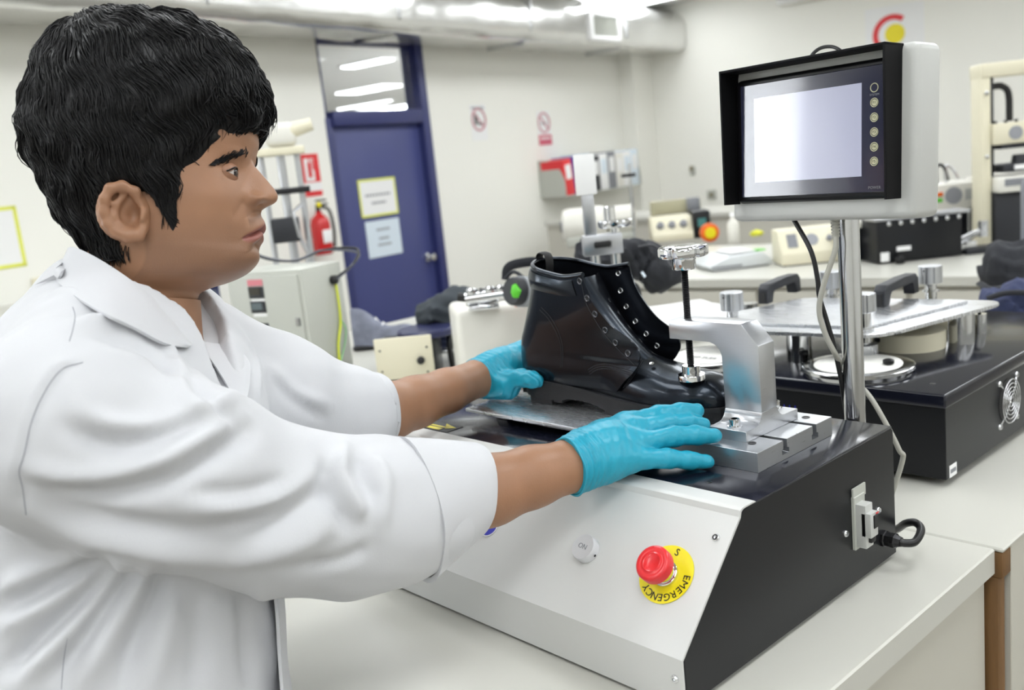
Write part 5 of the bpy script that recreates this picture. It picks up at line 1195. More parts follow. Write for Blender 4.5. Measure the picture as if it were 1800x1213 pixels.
b = MB(m4); b.tube(catmull([(0.05, 0.05, hz(165)), (0.09, 0.05, hz(166)), (0.115, 0.05, hz(180)), (0.118, 0.05, hz(226))], 6), 0.013, 10); b.build('hose', M['wire'], t, 60)
b = MB(m4); b.bb((0.06, -0.03, hz(312)), (0.30, 0.10, hz(298)), 0.005); b.cyl((0.15, 0.03, hz(300)), (0.15, 0.03, hz(284)), 0.035, 0.028, n=20); b.build('lower_platen', M['softblack'], t)
b = MB(m4); b.bb((0.10, -0.034, hz(308)), (0.14, -0.03, hz(300))); b.build('white_label', M['paper'], t)
b = MB(m4); b.bb((0.03, -0.06, hz(345)), (0.42, 0.12, hz(318)), 0.008); bs = b.build('bed', M['whitebox'], t)
b = MB(m4); b.bb((0.05, -0.064, hz(334)), (0.13, -0.06, hz(322))); b.build('display', M['greyink'], bs); b = MB(m4); b.bb((0.145, -0.064, hz(336)), (0.19, -0.06, hz(325))); b.build('yellow_label', M['paleyellow'], bs)
b = MB(m4); b.bb((0.03, -0.02, 0.004), (0.42, 0.12, hz(345)), 0.004); b.build('plinth', M['softblack'], t)
for (px, py) in ((1722, 175), (1722, 282)): 
    b = MB(m4); b.lathe([(0.008, 0), (0.008, 0.01), (0.004, 0.012)], (0.008, 0, hz(py)), (0, -1, 0), 12); b.build('bolt', M['steel'], t)
# framed emblem card standing on the far bench
m4, s, p = plc(1757, 446, 0.9, -2)
m4 = m4 @ Matrix.Translation((0, -0.30, 0)); s = s * 0.93
pz = np.array(m4 @ Vector((0, 0, 0)))
t = thing('emblem_card', pz, 'black framed card with small red ring and yellow disc emblem', 'card')
z0 = (446 - 412) * s
b = MB(m4); b.bb((-0.006, 0, 0), (0.14, 0.03, 0.012), 0.003); b.bb((0.05, 0.008, 0.01), (0.07, 0.02, z0)); b.build('stand', M['softblack'], t)
b = MB(m4); b.bb((-0.006, 0.0, z0), (0.128, 0.014, z0 + 0.185), 0.003); b.build('frame', M['ink'], t)
b = MB(m4); b.bb((0.0, -0.002, z0 + 0.012), (0.112, 0.001, z0 + 0.172)); b.build('card_sheet', M['paper'], t)
logo(t, m4 @ frame((0.058, -0.0045, z0 + 0.112), (1, 0, 0), (0, 0, 1)), 0.034)
b = MB(m4)
for i in range(3): b.bb((0.03, -0.003, z0 + 0.05 - 0.012 * i), (0.09, -0.0015, z0 + 0.054 - 0.012 * i))
b.build('print_line', M['greyink'], t)
b = MB(m4); b.bb((-0.05, 0.0, z0 - 0.02), (-0.008, 0.05, z0 + 0.22), 0.006); b.build('grey_mount', M['greyink'], t)
# blue air hose
b = MB(); b.tube(catmull([onz(1735, 452, 0.97), onz(1745, 440, 0.95), onz(1765, 452, 0.93), onz(1810, 470, 0.906), onz(1900, 480, 0.906)], 6), 0.007, 8)
o = b.build('air_hose', mat('blue_hose', rgb(90, 130, 220), 0.35), None, 60); tag(o, 'thin blue air hose running over the far bench', 'hose')
# dark jackets heaped at the right
t = cloth('dark_jacket', [(1735, 490, 2.35, .05), (1765, 480, 2.35, .085), (1815, 470, 2.35, .10), (1880, 470, 2.35, .10)], M['darkfabric'], 'black quilted jacket heaped upon the navy one', 'jacket', 31)
b = MB(); b.tube(catmull([at(1722, 498, 2.28), at(1745, 508, 2.25), at(1800, 500, 2.22), at(1850, 505, 2.22)], 6), 0.012, 8, flat=0.5); b.build('hem', M['softblack'], t, 60)
t = cloth('dark_jacket', [(1725, 545, 2.1, .045), (1765, 545, 2.1, .07), (1815, 545, 2.1, .075), (1880, 545, 2.1, .07)], M['navyfabric'], 'navy quilted jacket at the bottom of the heap of clothes', 'jacket', 33)
b = MB(); b.tube(catmull([at(1735, 525, 2.05), at(1770, 515, 2.03), at(1820, 515, 2.02)], 6), 0.006, 8); b.build('seam', M['darkfabric'], t, 60)
# ---- things on the wall bench further back
def far(px, py, yaw=0): return plc(px, py, 0.9, yaw)
m4, s, p = far(1148, 428, -4)
t = thing('switch_console', p, 'low cream console with three dark switches and black end', 'console')
w, h = 72 * s, 42 * s
b = MB(m4); b.prism([(0.0, 0.004), (0.0, h * 0.3), (0.07, h), (0.22, h), (0.22, 0.004)], 0, 0, w, 0.006, 2); b.build('housing', M['cream'], t)
sl = frame((0, 0, h * 0.3), (1, 0, 0), (0, 0.07, h * 0.7))
for x in (0.22, 0.5, 0.78): b = MB(m4 @ sl); b.lathe([(0.022, 0), (0.018, 0.02), (0.0005, 0.022)], (w * x, 0.06, 0), n=14); b.build('switch', M['greyink'], t)
b = MB(m4); b.bb((w, 0, 0.004), (w + 30 * s, 0.2, h + 0.02), 0.006); b.build('end_block', M['black'], t)
b = MB(m4); b.bb((w + 8 * s, -0.004, h * 0.5), (w + 22 * s, 0.001, h * 0.85)); b.build('teal_label', mat('teal_plastic', rgb(70, 130, 130), 0.4), t)
b = MB(m4); b.bb((w * 0.1, 0.25, h + 0.0), (w + 26 * s, 0.30, h + 26 * s), 0.006); b.bb((w * 0.1, 0.24, 0), (w * 0.2, 0.31, h + 0.02)); b.build('back_board', mat('olive_board', rgb(170, 166, 140), 0.5), t)
b = MB(m4); b.bb((w + 0.0, 0.23, h + 4 * s), (w + 24 * s, 0.25, h + 27 * s), 0.006); b.build('dark_panel', M['greyink'], t)
m4, s, p = far(1248, 425)
t = thing('tape_reel', p, 'yellow and red tape reel beside the switch console', 'tape reel')
b = MB(m4); b.lathe([(0.045, -0.02), (0.05, -0.018), (0.05, 0.018), (0.045, 0.02)], (0, 0, 0.05), (0, 1, 0), 22); b.build('reel', M['orange'], t); b = MB(m4); b.lathe([(0.03, -0.03), (0.03, 0.03)], (0, 0, 0.05), (0, 1, 0), 18); b.build('hub', M['yellow'], t)
# big rounded white drum machine
m4, s, p = far(990, 440, -6)
t = thing('drum_machine', p, 'large white rounded drum machine on the bench under the file rack', 'machine')
w = 130 * s
b = MB(m4); b.lathe([(0.06, 0), (0.095, 0.01), (0.105, 0.04), (0.105, w * 0.55), (0.095, w * 0.6), (0.06, w * 0.62)], (0.0, 0.2, 0.12), (1, 0, 0), 36); b.build('drum', M['whitebox'], t, 50)
b = MB(m4); b.lathe([(0.05, 0), (0.085, 0.02), (0.085, w * 0.4), (0.06, w * 0.42)], (w * 0.6, 0.2, 0.13), (1, 0, 0), 32); b.build('end_drum', M['whitebox'], t, 50)
b = MB(m4); b.bb((0.02, 0.1, 0), (w, 0.30, 0.06), 0.01); b.build('cradle', M['greybox'], t)
b = MB(m4); b.lathe([(0.03, 0), (0.03, 0.02)], (-0.012, 0.2, 0.12), (1, 0, 0), 16); b.build('end_cap', M['greyink'], t)
m4, s, p = far(1118, 430)
t = thing('retort_stand', p, 'thin laboratory retort stand below the column', 'stand')
b = MB(m4); b.bb((-0.07, -0.05, 0), (0.07, 0.09, 0.012), 0.003); b.build('base', M['darksteel'], t); b = MB(m4); b.cyl((0, 0.02, 0.01), (0, 0.02, 140 * s), 0.008, n=10); b.build('rod', M['steel'], t); b = MB(m4); b.bb((-0.05, 0.0, 118 * s), (0.03, 0.03, 124 * s), 0.003); b.build('boss_clamp', M['darksteel'], t)
# ---- wall file rack with binders
p0, p1 = onback(952, 352), onback(1108, 338); zb = p0[2] + 0.02
x0, x1 = p0[0], p1[0] - 0.25; dp = 0.28
t = rthing('file_rack', ((x0 + x1) / 2, -dp / 2, zb), 'grey wall file rack with a curved side panel', 'rack')
prof = [(-0.001, zb), (-dp, zb), (-dp, zb + 0.10)] + [(-dp + dp * 0.8 * (1 - math.cos(math.radians(a))), zb + 0.10 + 0.24 * math.sin(math.radians(a))) for a in (15, 30, 45, 60, 75, 90)] + [(-0.001, zb + 0.34)]
for xx in (x0, x1): 
    b = MB(ROOM); b.prism(prof, 0, xx - 0.006, xx + 0.006); b.build('side_panel', M['greybox'], t, 30)
b = MB(ROOM); b.bb((x0, -dp, zb - 0.008), (x1, -0.001, zb + 0.004)); b.build('shelf', M['greybox'], t)
b = MB(ROOM); b.bb((x0, -0.012, zb), (x1, -0.001, zb + 0.33)); b.build('back_panel', M['greybox'], t)
cols = [('red', 'red binder leaning at the left of the file rack'), ('blueink', 'blue binder in the wall file rack'), ('bluepaper', 'pale blue binder in the wall file rack'), ('softblack', 'black binder in the wall file rack'), ('paper', 'wide white binder in the middle of the file rack'), ('greyink', 'grey binder with dark foot in the file rack'), ('whitebox', 'off-white binder in the file rack'), ('paper', 'tall white binder near the end of the rack'), ('bluepaper', 'pale binder last in the file rack')]
xw = (x1 - x0 - 0.05) / len(cols); xx = x0 + 0.02
for i, (c_, lab) in enumerate(cols):
    t = rthing('binder', (xx + xw / 2, -0.15, zb + 0.004), lab, 'binder', 'binders in the wall file rack')
    lean = Matrix.Rotation(math.radians(-7 if i == 0 else 0), 4, 'Y')
    m4 = ROOM @ Matrix.Translation((xx + xw / 2, -0.15, zb + 0.004)) @ lean
    h = 0.33 + 0.015 * ((i * 7) % 3)
    b = MB(m4); b.bb((-xw * 0.47, -0.13, 0), (xw * 0.47, 0.12, h), 0.004); b.build('cover', M[c_], t)
    b = MB(m4); b.bb((-xw * 0.3, -0.1325, h * 0.45), (xw * 0.3, -0.1295, h * 0.85)); b.build('spine_label', M['paper'] if c_ != 'paper' else M['bluepaper'], t)
    xx += xw
# ---- counter along the left of the back wall
cy = onback(20, 556, 0.55)
t = rthing('back_counter', (-4.2, -0.35, ZF), 'white topped counter with dark cupboards behind the person', 'counter')
b = MB(ROOM); b.bb((-7.0, -0.62, cy[2] - 0.03), (-2.0, -0.005, cy[2] + 0.005), 0.004); b.build('worktop', M['bench'], t)
b = MB(ROOM); b.bb((-7.0, -0.58, ZF), (-2.02, -0.01, cy[2] - 0.03)); b.build('carcass', M['navyframe'], t)
for i in range(9):
    xx = -6.95 + i * 0.55; b = MB(ROOM); b.bb((xx, -0.60, ZF + 0.1), (xx + 0.5, -0.579, cy[2] - 0.06), 0.004); o = b.build('cupboard_door', mat('slate_front', rgb(96, 104, 120), 0.4), t)
    b = MB(ROOM); b.bb((xx + 0.06, -0.62, cy[2] - 0.14), (xx + 0.2, -0.60, cy[2] - 0.11), 0.004); b.build('handle', M['steel'], o)
c = onback(72, 500, 0.0); t = rthing('wall_socket', (c[0], -0.02, c[2] - 0.05), 'pale double socket on the wall behind the person', 'socket')
b = MB(ROOM); b.bb((c[0] - 0.05, -0.02, c[2] - 0.04), (c[0] + 0.05, 0, c[2] + 0.04), 0.006); b.build('plate', M['cream'], t)
b = MB(ROOM); b.bb((c[0] - 0.03, -0.024, c[2] - 0.02), (c[0] + 0.03, -0.018, c[2] + 0.02), 0.003); b.build('insert', M['greybox'], t)
# ================================================================== the person, modelled in a frame aligned with the camera axes (metres), then moved to world space
def Q(px, py, d): return np.array([(px - 900.0) / F_PX * d, (py - 606.5) / F_PX * d, d])
BAS = np.array([RIGHT, DOWN, FWD])
def c2w(V): return np.asarray(V) @ BAS + CAM
def w2c(p): return (np.asarray(p) - CAM) @ BAS.T
def cap(P, a, b, ra, rb):
    ba = b - a; h = np.clip(((P - a) @ ba) / (ba @ ba), 0, 1)
    return np.linalg.norm(P - a - h[:, None] * ba, axis=1) - (ra + (rb - ra) * h)
def ecap(P, a, b, ra, rb, sc):
    sc = np.array(sc, np.float32); return cap(P * sc, a * sc, b * sc, ra, rb)
def ell(P, c, r):
    r = np.array(r, np.float32); q = (P - c) / r; k0 = np.linalg.norm(q, axis=1); k1 = np.linalg.norm(q / r, axis=1) + 1e-9
    return k0 * (k0 - 1) / k1
def smin(a, b, k):
    h = np.clip(0.5 + 0.5 * (b - a) / k, 0, 1); return b * (1 - h) + a * h - k * h * (1 - h)
def chain(P, pts, k=0.012):
    d = None
    for (a, b) in zip(pts[:-1], pts[1:]):
        e = cap(P, a[0], b[0], a[1], b[1]); d = e if d is None else smin(d, e, k)
    return d
def surfnet(f, lo, hi, h):
    lo = np.array(lo, float); n = np.ceil((np.array(hi) - lo) / h).astype(int) + 1
    ax = [lo[i] + h * np.arange(n[i]) for i in range(3)]
    Fv = np.empty(n, np.float32)
    G = np.stack(np.meshgrid(ax[1], ax[2], indexing='ij'), -1).reshape(-1, 2).astype(np.float32)
    step = max(1, int(400000 / len(G)))
    for i in range(0, n[0], step):
        xs = ax[0][i:i + step]; P = np.empty((len(xs) * len(G), 3), np.float32)
        P[:, 0] = np.repeat(xs, len(G)); P[:, 1:] = np.tile(G, (len(xs), 1)); Fv[i:i + step] = f(P).reshape(len(xs), n[1], n[2])
    S = Fv < 0
    c = [S[i:n[0] - 1 + i, j:n[1] - 1 + j, k:n[2] - 1 + k] for i in (0, 1) for j in (0, 1) for k in (0, 1)]
    s = sum(x.astype(np.int8) for x in c); act = (s > 0) & (s < 8); I = np.argwhere(act)
    offs = np.array([(i, j, k) for i in (0, 1) for j in (0, 1) for k in (0, 1)])
    V = np.stack([Fv[I[:, 0] + o[0], I[:, 1] + o[1], I[:, 2] + o[2]] for o in offs], 1)
    acc = np.zeros((len(I), 3)); cnt = np.zeros(len(I))
    for a in range(8):
        for b in range(a + 1, 8):
            if abs(offs[a] - offs[b]).sum() != 1: continue
            cr = (V[:, a] < 0) != (V[:, b] < 0); t = np.where(cr, V[:, a] / np.where(cr, V[:, a] - V[:, b], 1), 0)
            acc += np.where(cr[:, None], offs[a] + t[:, None] * (offs[b] - offs[a]), 0); cnt += cr
    verts = lo + h * (I + acc / cnt[:, None])
    idg = np.full(n, -1, np.int64); idg[I[:, 0], I[:, 1], I[:, 2]] = np.arange(len(I))
    quads = []
    for d in range(3):
        u, w = [(1, 2), (2, 0), (0, 1)][d]
        sl0 = [slice(1, None)] * 3; sl1 = [slice(1, None)] * 3
        sl0[d] = slice(0, -1); sl1[d] = slice(1, None)
        A, B = S[tuple(sl0)], S[tuple(sl1)]; E = np.argwhere(A != B); fl = A[E[:, 0], E[:, 1], E[:, 2]]
        base = E.copy()
        for q in range(3):
            if q != d: base[:, q] += 1
        du = np.zeros(3, int); du[u] = 1; dw = np.zeros(3, int); dw[w] = 1
        g = lambda o: idg[tuple((base - o).T)]
        qd = np.stack([g(du + dw), g(dw), g(du * 0), g(du)], 1)
        qd[~fl] = qd[~fl][:, ::-1]; quads.append(qd)
    quads = np.concatenate(quads); quads = quads[(quads >= 0).all(1)]
    return verts, quads
def vnormals(V, Fq):
    N = np.zeros_like(V); a = V[Fq[:, 2]] - V[Fq[:, 0]]; b = V[Fq[:, 3]] - V[Fq[:, 1]]; n = np.cross(a, b)
    for k in range(4): np.add.at(N, Fq[:, k], n)
    return N / (np.linalg.norm(N, axis=1, keepdims=True) + 1e-12)
def smooth_mesh(V, Fq, it=2, lam=0.5):
    for _ in range(it):
        S = np.zeros_like(V); C_ = np.zeros(len(V))
        for k in range(4):
            np.add.at(S, Fq[:, k], V[Fq[:, (k + 1) % 4]]); np.add.at(C_, Fq[:, k], 1)
            np.add.at(S, Fq[:, k], V[Fq[:, (k - 1) % 4]]); np.add.at(C_, Fq[:, k], 1)
        V = V + lam * (S / C_[:, None] - V)
    return V
def np_mesh(name, V, faces, m, parent, smooth=180.0, attr=None, world=False):
    me = bpy.data.meshes.new(name); W = V if world else c2w(V)
    me.from_pydata(W.tolist(), [], faces if isinstance(faces, list) else faces.tolist()); me.update()
    if attr is not None:
        ca = me.color_attributes.new('tint', 'FLOAT_COLOR', 'POINT'); ca.data.foreach_set('color', np.asarray(attr, np.float32).ravel())
    return link_mesh(name, me, m, parent, smooth)
def grid_faces(n, m_, off=0, closed=False):
    i, j = np.meshgrid(np.arange(n - 1), np.arange(m_ if closed else m_ - 1), indexing='ij'); j2 = (j + 1) % m_
    return (np.stack([i * m_ + j, i * m_ + j2, (i + 1) * m_ + j2, (i + 1) * m_ + j], -1).reshape(-1, 4) + off)
foot = c2w(Q(215, 1100, 0.93)); foot[2] = ZF
PERSON = thing('person', foot, 'person in white lab coat and turquoise gloves reaching for the boot', 'person')
# ------------------------------------------------------------------ materials of the person
def tint_mat(name, base, lipc, darkc, rough, sss):
    m = mat(name, base, rough, var=0.10, vscale=38, bump=0.10, bscale=700, sss=sss, spec=0.4)
    nt = m.node_tree; b = nt.nodes['Principled BSDF']; src = b.inputs['Base Color'].links[0].from_socket
    at_ = nt.nodes.new('ShaderNodeAttribute'); at_.attribute_name = 'tint'; sp = nt.nodes.new('ShaderNodeSeparateColor'); nt.links.new(at_.outputs['Color'], sp.inputs[0])
    for i, c in enumerate((lipc, darkc)):
        mx = nt.nodes.new('ShaderNodeMix'); mx.data_type = 'RGBA'; nt.links.new(sp.outputs[i], mx.inputs[0]); nt.links.new(src, mx.inputs[6]); mx.inputs[7].default_value = c; src = mx.outputs[2]
    nt.links.new(src, b.inputs['Base Color']); return m
skin = tint_mat('skin', rgb(158, 117, 90), rgb(146, 88, 82), rgb(100, 76, 62), 0.42, 0.06)
hairm = mat('black_hair', rgb(9, 8, 10), 0.36, var=0.25, vscale=120, spec=0.28)
coatm = mat('white_coat_cotton', rgb(205, 206, 210), 0.75, var=0.012, vscale=10, bump=0.10, bscale=900, sheen=0.15)
glovem = mat('turquoise_nitrile', rgb(28, 156, 184), 0.36, var=0.06, vscale=40, bump=0.35, bscale=110, spec=0.5)
# ------------------------------------------------------------------ head, built in rings
DH = 0.95; S_ = DH / F_PX
def tab(v, pts): return float(smooth_interp(v, pts))
XF = [(42, 262), (50, 300), (60, 332), (80, 372), (110, 408), (150, 430), (190, 442), (233, 451), (257, 451), (270, 446), (281, 441), (300, 441), (320, 443), (340, 445), (360, 448), (380, 451), (400, 452), (420, 450), (432, 449), (447, 452), (460, 450), (468, 445), (480, 432), (488, 418), (496, 398), (503, 374), (512, 352), (525, 344), (565, 333), (620, 322)]
XB = [(42, 242), (50, 200), (60, 172), (80, 138), (110, 112), (150, 92), (200, 84), (250, 88), (300, 102), (350, 122), (400, 146), (430, 156), (470, 156), (520, 150), (620, 128)]
WH = [(42, 4), (50, 42), (60, 62), (80, 86), (110, 106), (150, 122), (200, 131), (250, 134), (300, 129), (340, 124), (380, 117), (420, 109), (450, 104), (480, 97), (500, 89), (520, 85), (560, 90), (620, 100)]
NOSE = [(266, 0), (275, 0.5), (281, 1), (290, 5.5), (301, 14.5), (313, 24), (324, 32), (334, 39), (341, 42), (348, 41.5), (354, 38), (359, 31), (364, 20), (370, 9), (376, 2), (384, 0)]
WN = [(266, 10), (281, 12), (300, 14), (325, 20), (334, 24), (345, 29), (356, 29), (364, 25), (372, 18), (384, 16)]
LIPS = [(368, 0), (374, 5), (382, 9), (389, 13), (394, 13), (399, 8), (403, 2), (407, 8), (412, 11.5), (418, 9), (424, 4), (430, 0)]
NV, NT = 300, 220
vs = np.concatenate([42 + 10 * (np.linspace(0, 1, 14)[:-1] ** 2), np.linspace(52, 250, 56)[:-1], np.linspace(250, 480, 170)[:-1], np.linspace(480, 620, 50)])
th_ = np.linspace(0, 2 * math.pi, NT, endpoint=False); th = th_ - 0.45 * np.sin(th_)          # denser at the face
def head_row(v, feat=True):
    xf, xb, w = tab(v, XF), tab(v, XB), tab(v, WH)
    xm = xb + (xf - xb) * 0.47
    c, s = np.cos(th), np.sin(th)
    fr = np.clip((v - 250) / 60, 0, 1) * np.clip((510 - v) / 30, 0, 1)
    x = np.where(c > 0, xm + (xf - xm) * np.abs(c) ** (1.0 - 0.10 * fr), xm - (xm - xb) * np.abs(c))
    z = w * s                                         # + = towards the camera
    y = np.full(NT, float(v))
    if feat:
        front = c > 0.0; az = np.abs(z)
        if 262 < v < 386: x = x + front * max(0, tab(v, NOSE)) * np.exp(-(az / tab(v, WN)) ** 2.3)
        x = x - front * 8 * math.exp(-((v - 309) / 15) ** 2) * np.exp(-((az - 58) / 24) ** 2)
        x = x + front * 6 * math.exp(-((v - 281) / 11) ** 2) * np.exp(-((az - 45) / 34) ** 2)
        k = 5 * math.exp(-((v - 356) / 26) ** 2) * np.exp(-((az - 78) / 26) ** 2); x = x + front * k; z = z + np.sign(z) * front * k
        k = 6.0 * math.exp(-((v - 353) / 9) ** 2) * np.exp(-((az - 27) / 7.5) ** 2); x = x + front * k * 1.2; z = z + np.sign(z) * front * k * 1.3   # wing of the nose
        x = x - front * 8 * math.exp(-((v - 362) / 5) ** 2) * np.exp(-((az - 13) / 6) ** 2)                                    # nostril
        x = x - front * 1.5 * np.exp(-((v - (340 + (az - 26) * 1.35)) / 9) ** 2) * ((az > 26) & (az < 62))                      # fold beside the mouth
        vv = v - 20.0 * (az / 40.0)                                                                                               # the mouth line drops to its corner
        L = np.array([tab(q, LIPS) if 368 < q < 430 else 0.0 for q in np.where(az < 60, vv, 0)])
        x = x + front * L * np.exp(-(az / 36) ** 4)
        x = x - front * 4.0 * np.exp(-((vv - 403) / 3.0) ** 2) * np.clip((44 - az) / 8, 0, 1)
        x = x + front * 3 * math.exp(-((v - 452) / 12) ** 2) * np.exp(-(az / 30) ** 2)
        x = x - front * 2.5 * math.exp(-((v - 430) / 6) ** 2) * np.exp(-(az / 30) ** 2)
    return np.stack([x, y, z], 1)
def px2cam(R):
    R = np.asarray(R); return np.stack([(R[..., 0] - 900) * S_, (R[..., 1] - 606.5) * S_, DH - R[..., 2] * S_], -1)
def img_of(Vc): return 900 + Vc[..., 0] / Vc[..., 2] * F_PX, 606.5 + Vc[..., 1] / Vc[..., 2] * F_PX
HR = np.array([head_row(v) for v in vs]); nvh = len(vs)
Vh = px2cam(HR).reshape(-1, 3); Fhd = grid_faces(nvh, NT, closed=True)
az = np.abs(HR[..., 2]); vv = HR[..., 1] - 20 * az / 40
fr = (np.cos(th) > 0)[None, :]
lip = np.clip(1.25 - np.abs((vv - 404) / (17.0 * np.sqrt(np.clip(1 - (az / 42) ** 2, 0.001, 1)))) ** 2, 0, 1) * (az < 42) * fr
st = 0.5 * np.exp(-((vv - 376) / 9) ** 2) * (az < 36) * fr + 0.42 * np.clip((HR[..., 1] - 385) / 60, 0, 1) * np.clip((505 - HR[..., 1]) / 20, 0, 1) * fr
tint = np.stack([lip * 0.85, np.clip(st, 0, 1) * (1 - lip), 0 * lip, 0 * lip + 1], -1).reshape(-1, 4)
BV_, BF_, BT_ = [Vh], [Fhd], [tint]
def add_body(V, Fq, t=None):
    off = sum(len(v) for v in BV_); BV_.append(V); BF_.append(Fq + off); BT_.append(np.tile((0, 0, 0, 1.0), (len(V), 1)) if t is None else t)
# ears
def ear(mirror):
    pts = [(246, 356, 128), (240, 334, 136), (214, 323, 146), (190, 328, 154), (178, 348, 158), (177, 373, 156), (186, 396, 150), (203, 412, 142), (225, 419, 134), (245, 417, 128), (255, 404, 123)]
    rad = [6, 7.5, 8, 8, 7.5, 7, 7, 8.5, 10.5, 10.5, 7]
    pts = [(220 + (a - 220) * 0.88, 371 + (b - 371) * 0.92, 122 + (z - 122) * 0.8) for (a, b, z) in pts]
    C = [Q(a, b, DH - z * S_) for (a, b, z) in pts]
    anti = [Q(a, b, DH - z * S_) for (a, b, z) in ((216, 345, 133), (204, 360, 138), (202, 380, 138), (211, 395, 134), (229, 402, 129))]
    plate = Q(218, 371, DH - 126 * S_)
    def f(P):
        d = chain(P, list(zip(C, [r * S_ for r in rad])), 0.004)
        d = smin(d, chain(P, [(a, 5.5 * S_) for a in anti], 0.003), 0.005)
        q = P - plate; tilt = q[:, 2] - (q[:, 0]) * 0.42
        pl = np.maximum(np.sqrt((q[:, 0] / (35 * S_)) ** 2 + (q[:, 1] / (43 * S_)) ** 2) - 1, 0) * 0.02 + np.abs(tilt - 0.002) - 0.0035
        d = smin(d, pl, 0.005)
        d = smin(d, cap(P, Q(251, 372, DH - 128 * S_), Q(248, 384, DH - 130 * S_), 7 * S_, 6 * S_), 0.005)
        d = smin(d, ell(P, Q(246, 376, DH - 116 * S_), (16 * S_, 34 * S_, 10 * S_)), 0.006)
        return -smin(-d, ell(P, Q(228, 376, DH - 138 * S_), (14 * S_, 20 * S_, 24 * S_)), 0.004)
    A = np.array(C); lo, hi = A.min(0) - 0.014, A.max(0) + 0.016
    V, Fq = surfnet(f, lo, hi, 0.0011); V = smooth_mesh(V, Fq, 2)
    if mirror: V = V.copy(); V[:, 2] = 2 * DH - V[:, 2]; Fq = Fq[:, ::-1]
    return V, Fq
for mir in (False, True): add_body(*ear(mir))
# eyelids
EC = np.array([412.0, 314.0]); ER = 20.0; EZ = 47.0
def lid(r, p0, p1, sgn):
    la = np.radians(np.linspace(-75, 92, 34)); G = np.zeros((16, 34, 3))
    for j, l in enumerate(la):
        k = max(0.0, 1 - (math.degrees(l) / 66.0) ** 2) if l > 0 else max(0.0, 1 - (math.degrees(l) / 70.0) ** 2)
        a0 = -3 + (p0 + 3) * k
        for i, u in enumerate(np.linspace(0, 1, 16)):
            a = math.radians(a0 + (p1 - a0) * u)
            G[i, j] = (EC[0] + r * math.cos(l) * math.cos(a), EC[1] - r * math.cos(l) * math.sin(a), sgn * (EZ + r * math.sin(l)))
    return px2cam(G).reshape(-1, 3), grid_faces(16, 34)
for sgn in (1, -1):
    for (r, a, b) in ((ER + 1.4, 24, 170), (ER + 1.0, -19, -170)):
        V, Fq = lid(r, a, b, sgn); add_body(V, Fq, np.tile((0.10, 0.08, 0, 1.0), (len(V), 1)))
# forearms, upper arms, chest core: one skin surface under the clothes
def farm(P):
    near = chain(P, [(Q(200, 790, .80), .05), (Q(610, 905, .925), .043), (Q(760, 885, .972), .041), (Q(860, 862, .992), .0365), (Q(935, 838, 1.005), .032), (Q(1005, 818, 1.018), .0272), (Q(1040, 806, 1.03), .027)], .01)
    far = chain(P, [(Q(360, 665, 1.08), .045), (Q(590, 735, 1.185), .041), (Q(680, 724, 1.235), .0375), (Q(730, 707, 1.277), .0345), (Q(785, 687, 1.326), .0305), (Q(842, 664, 1.385), .0265), (Q(870, 655, 1.40), .026)], .01)
    return np.minimum(near, far)
V, Fq = surfnet(farm, Q(150, 560, 1.0) * 0 + np.array([-0.46, -0.02, 0.70]), np.array([0.12, 0.22, 1.46]), 0.0042)
V = smooth_mesh(V, Fq, 2); add_body(V, Fq)
def core(P):
    d = ecap(P, Q(225, 780, .955), Q(235, 1230, .94), .10, .105, (1, 1, .93)); d = smin(d, cap(P, Q(255, 470, .95), Q(235, 680, .95), .052, .07), .03)
    return smin(d, cap(P, Q(175, 745, .82), Q(345, 680, 1.06), .045, .045), .03)
V, Fq = surfnet(core, np.array([-0.62, -0.05, 0.68]), np.array([-0.12, 0.52, 1.2]), 0.009); add_body(V, Fq)
BODY = np_mesh('body', np.concatenate(BV_), np.concatenate(BF_), skin, PERSON, 180, np.concatenate(BT_))
# eyes, lashes, eyebrows
for sgn in (1, -1):
    c = px2cam(np.array([EC[0], EC[1], EZ * sgn])); g = np.array([1.0, 0.0, 0.0]); g /= np.linalg.norm(g)
    b = MB(); b.sphere(c, ER * S_, n=28); bm = b.bm
    o = b.build('eyeball', mat('eye_white', rgb(226, 220, 214), 0.15, var=0.03, coat=0.5), PERSON) if False else None
    me = bpy.data.meshes.new('eyeball'); bm2 = bmesh.new(); bmesh.ops.create_uvsphere(bm2, u_segments=40, v_segments=40, radius=ER * S_); bmesh.ops.rotate(bm2, verts=bm2.verts, matrix=Matrix.Rotation(math.pi / 2, 3, 'Y')); bm2.to_mesh(me); bm2.free(); b.bm.free()
    co = np.array([v.co[:] for v in me.vertices])
    fc = [list(p.vertices) for p in me.polygons]; bpy.data.meshes.remove(me)
    k = (co / np.linalg.norm(co, axis=1, keepdims=True)) @ g
    ew = mat('eye_white', rgb(196, 188, 182), 0.15, var=0.03, coat=0.5); ei = mat('brown_iris', rgb(38, 24, 18), 0.12, var=0.3, coat=0.6)
    me = bpy.data.meshes.new('eyeball'); me.from_pydata(c2w(co + c).tolist(), [], fc); me.update()
    eo = link_mesh('eyeball', me, [ew, ei], PERSON, 180)
    kk = np.array([k[f].mean() for f in fc]); eo.data.polygons.foreach_set('material_index', (kk > 0.83).astype(np.int32)); eo.data.update()
    lash = []
    for l in np.radians(np.linspace(-60, 66, 20)):
        a = math.radians(-3 + 27 * max(0.0, 1 - (math.degrees(l) / (66.0 if l > 0 else 70.0)) ** 2)); r = ER + 2.0; lash.append(px2cam(np.array([EC[0] + r * math.cos(l) * math.cos(a), EC[1] - r * math.cos(l) * math.sin(a), sgn * (56 + r * math.sin(l))])))
    b = MB(); b.tube([c2w(p) for p in lash], 0.0008, 6); b.build('eyelashes', hairm, PERSON, 60)
BBODY = None
hb = BVHTree.FromPolygons([Vector(v) for v in Vh.tolist()], Fhd.tolist())
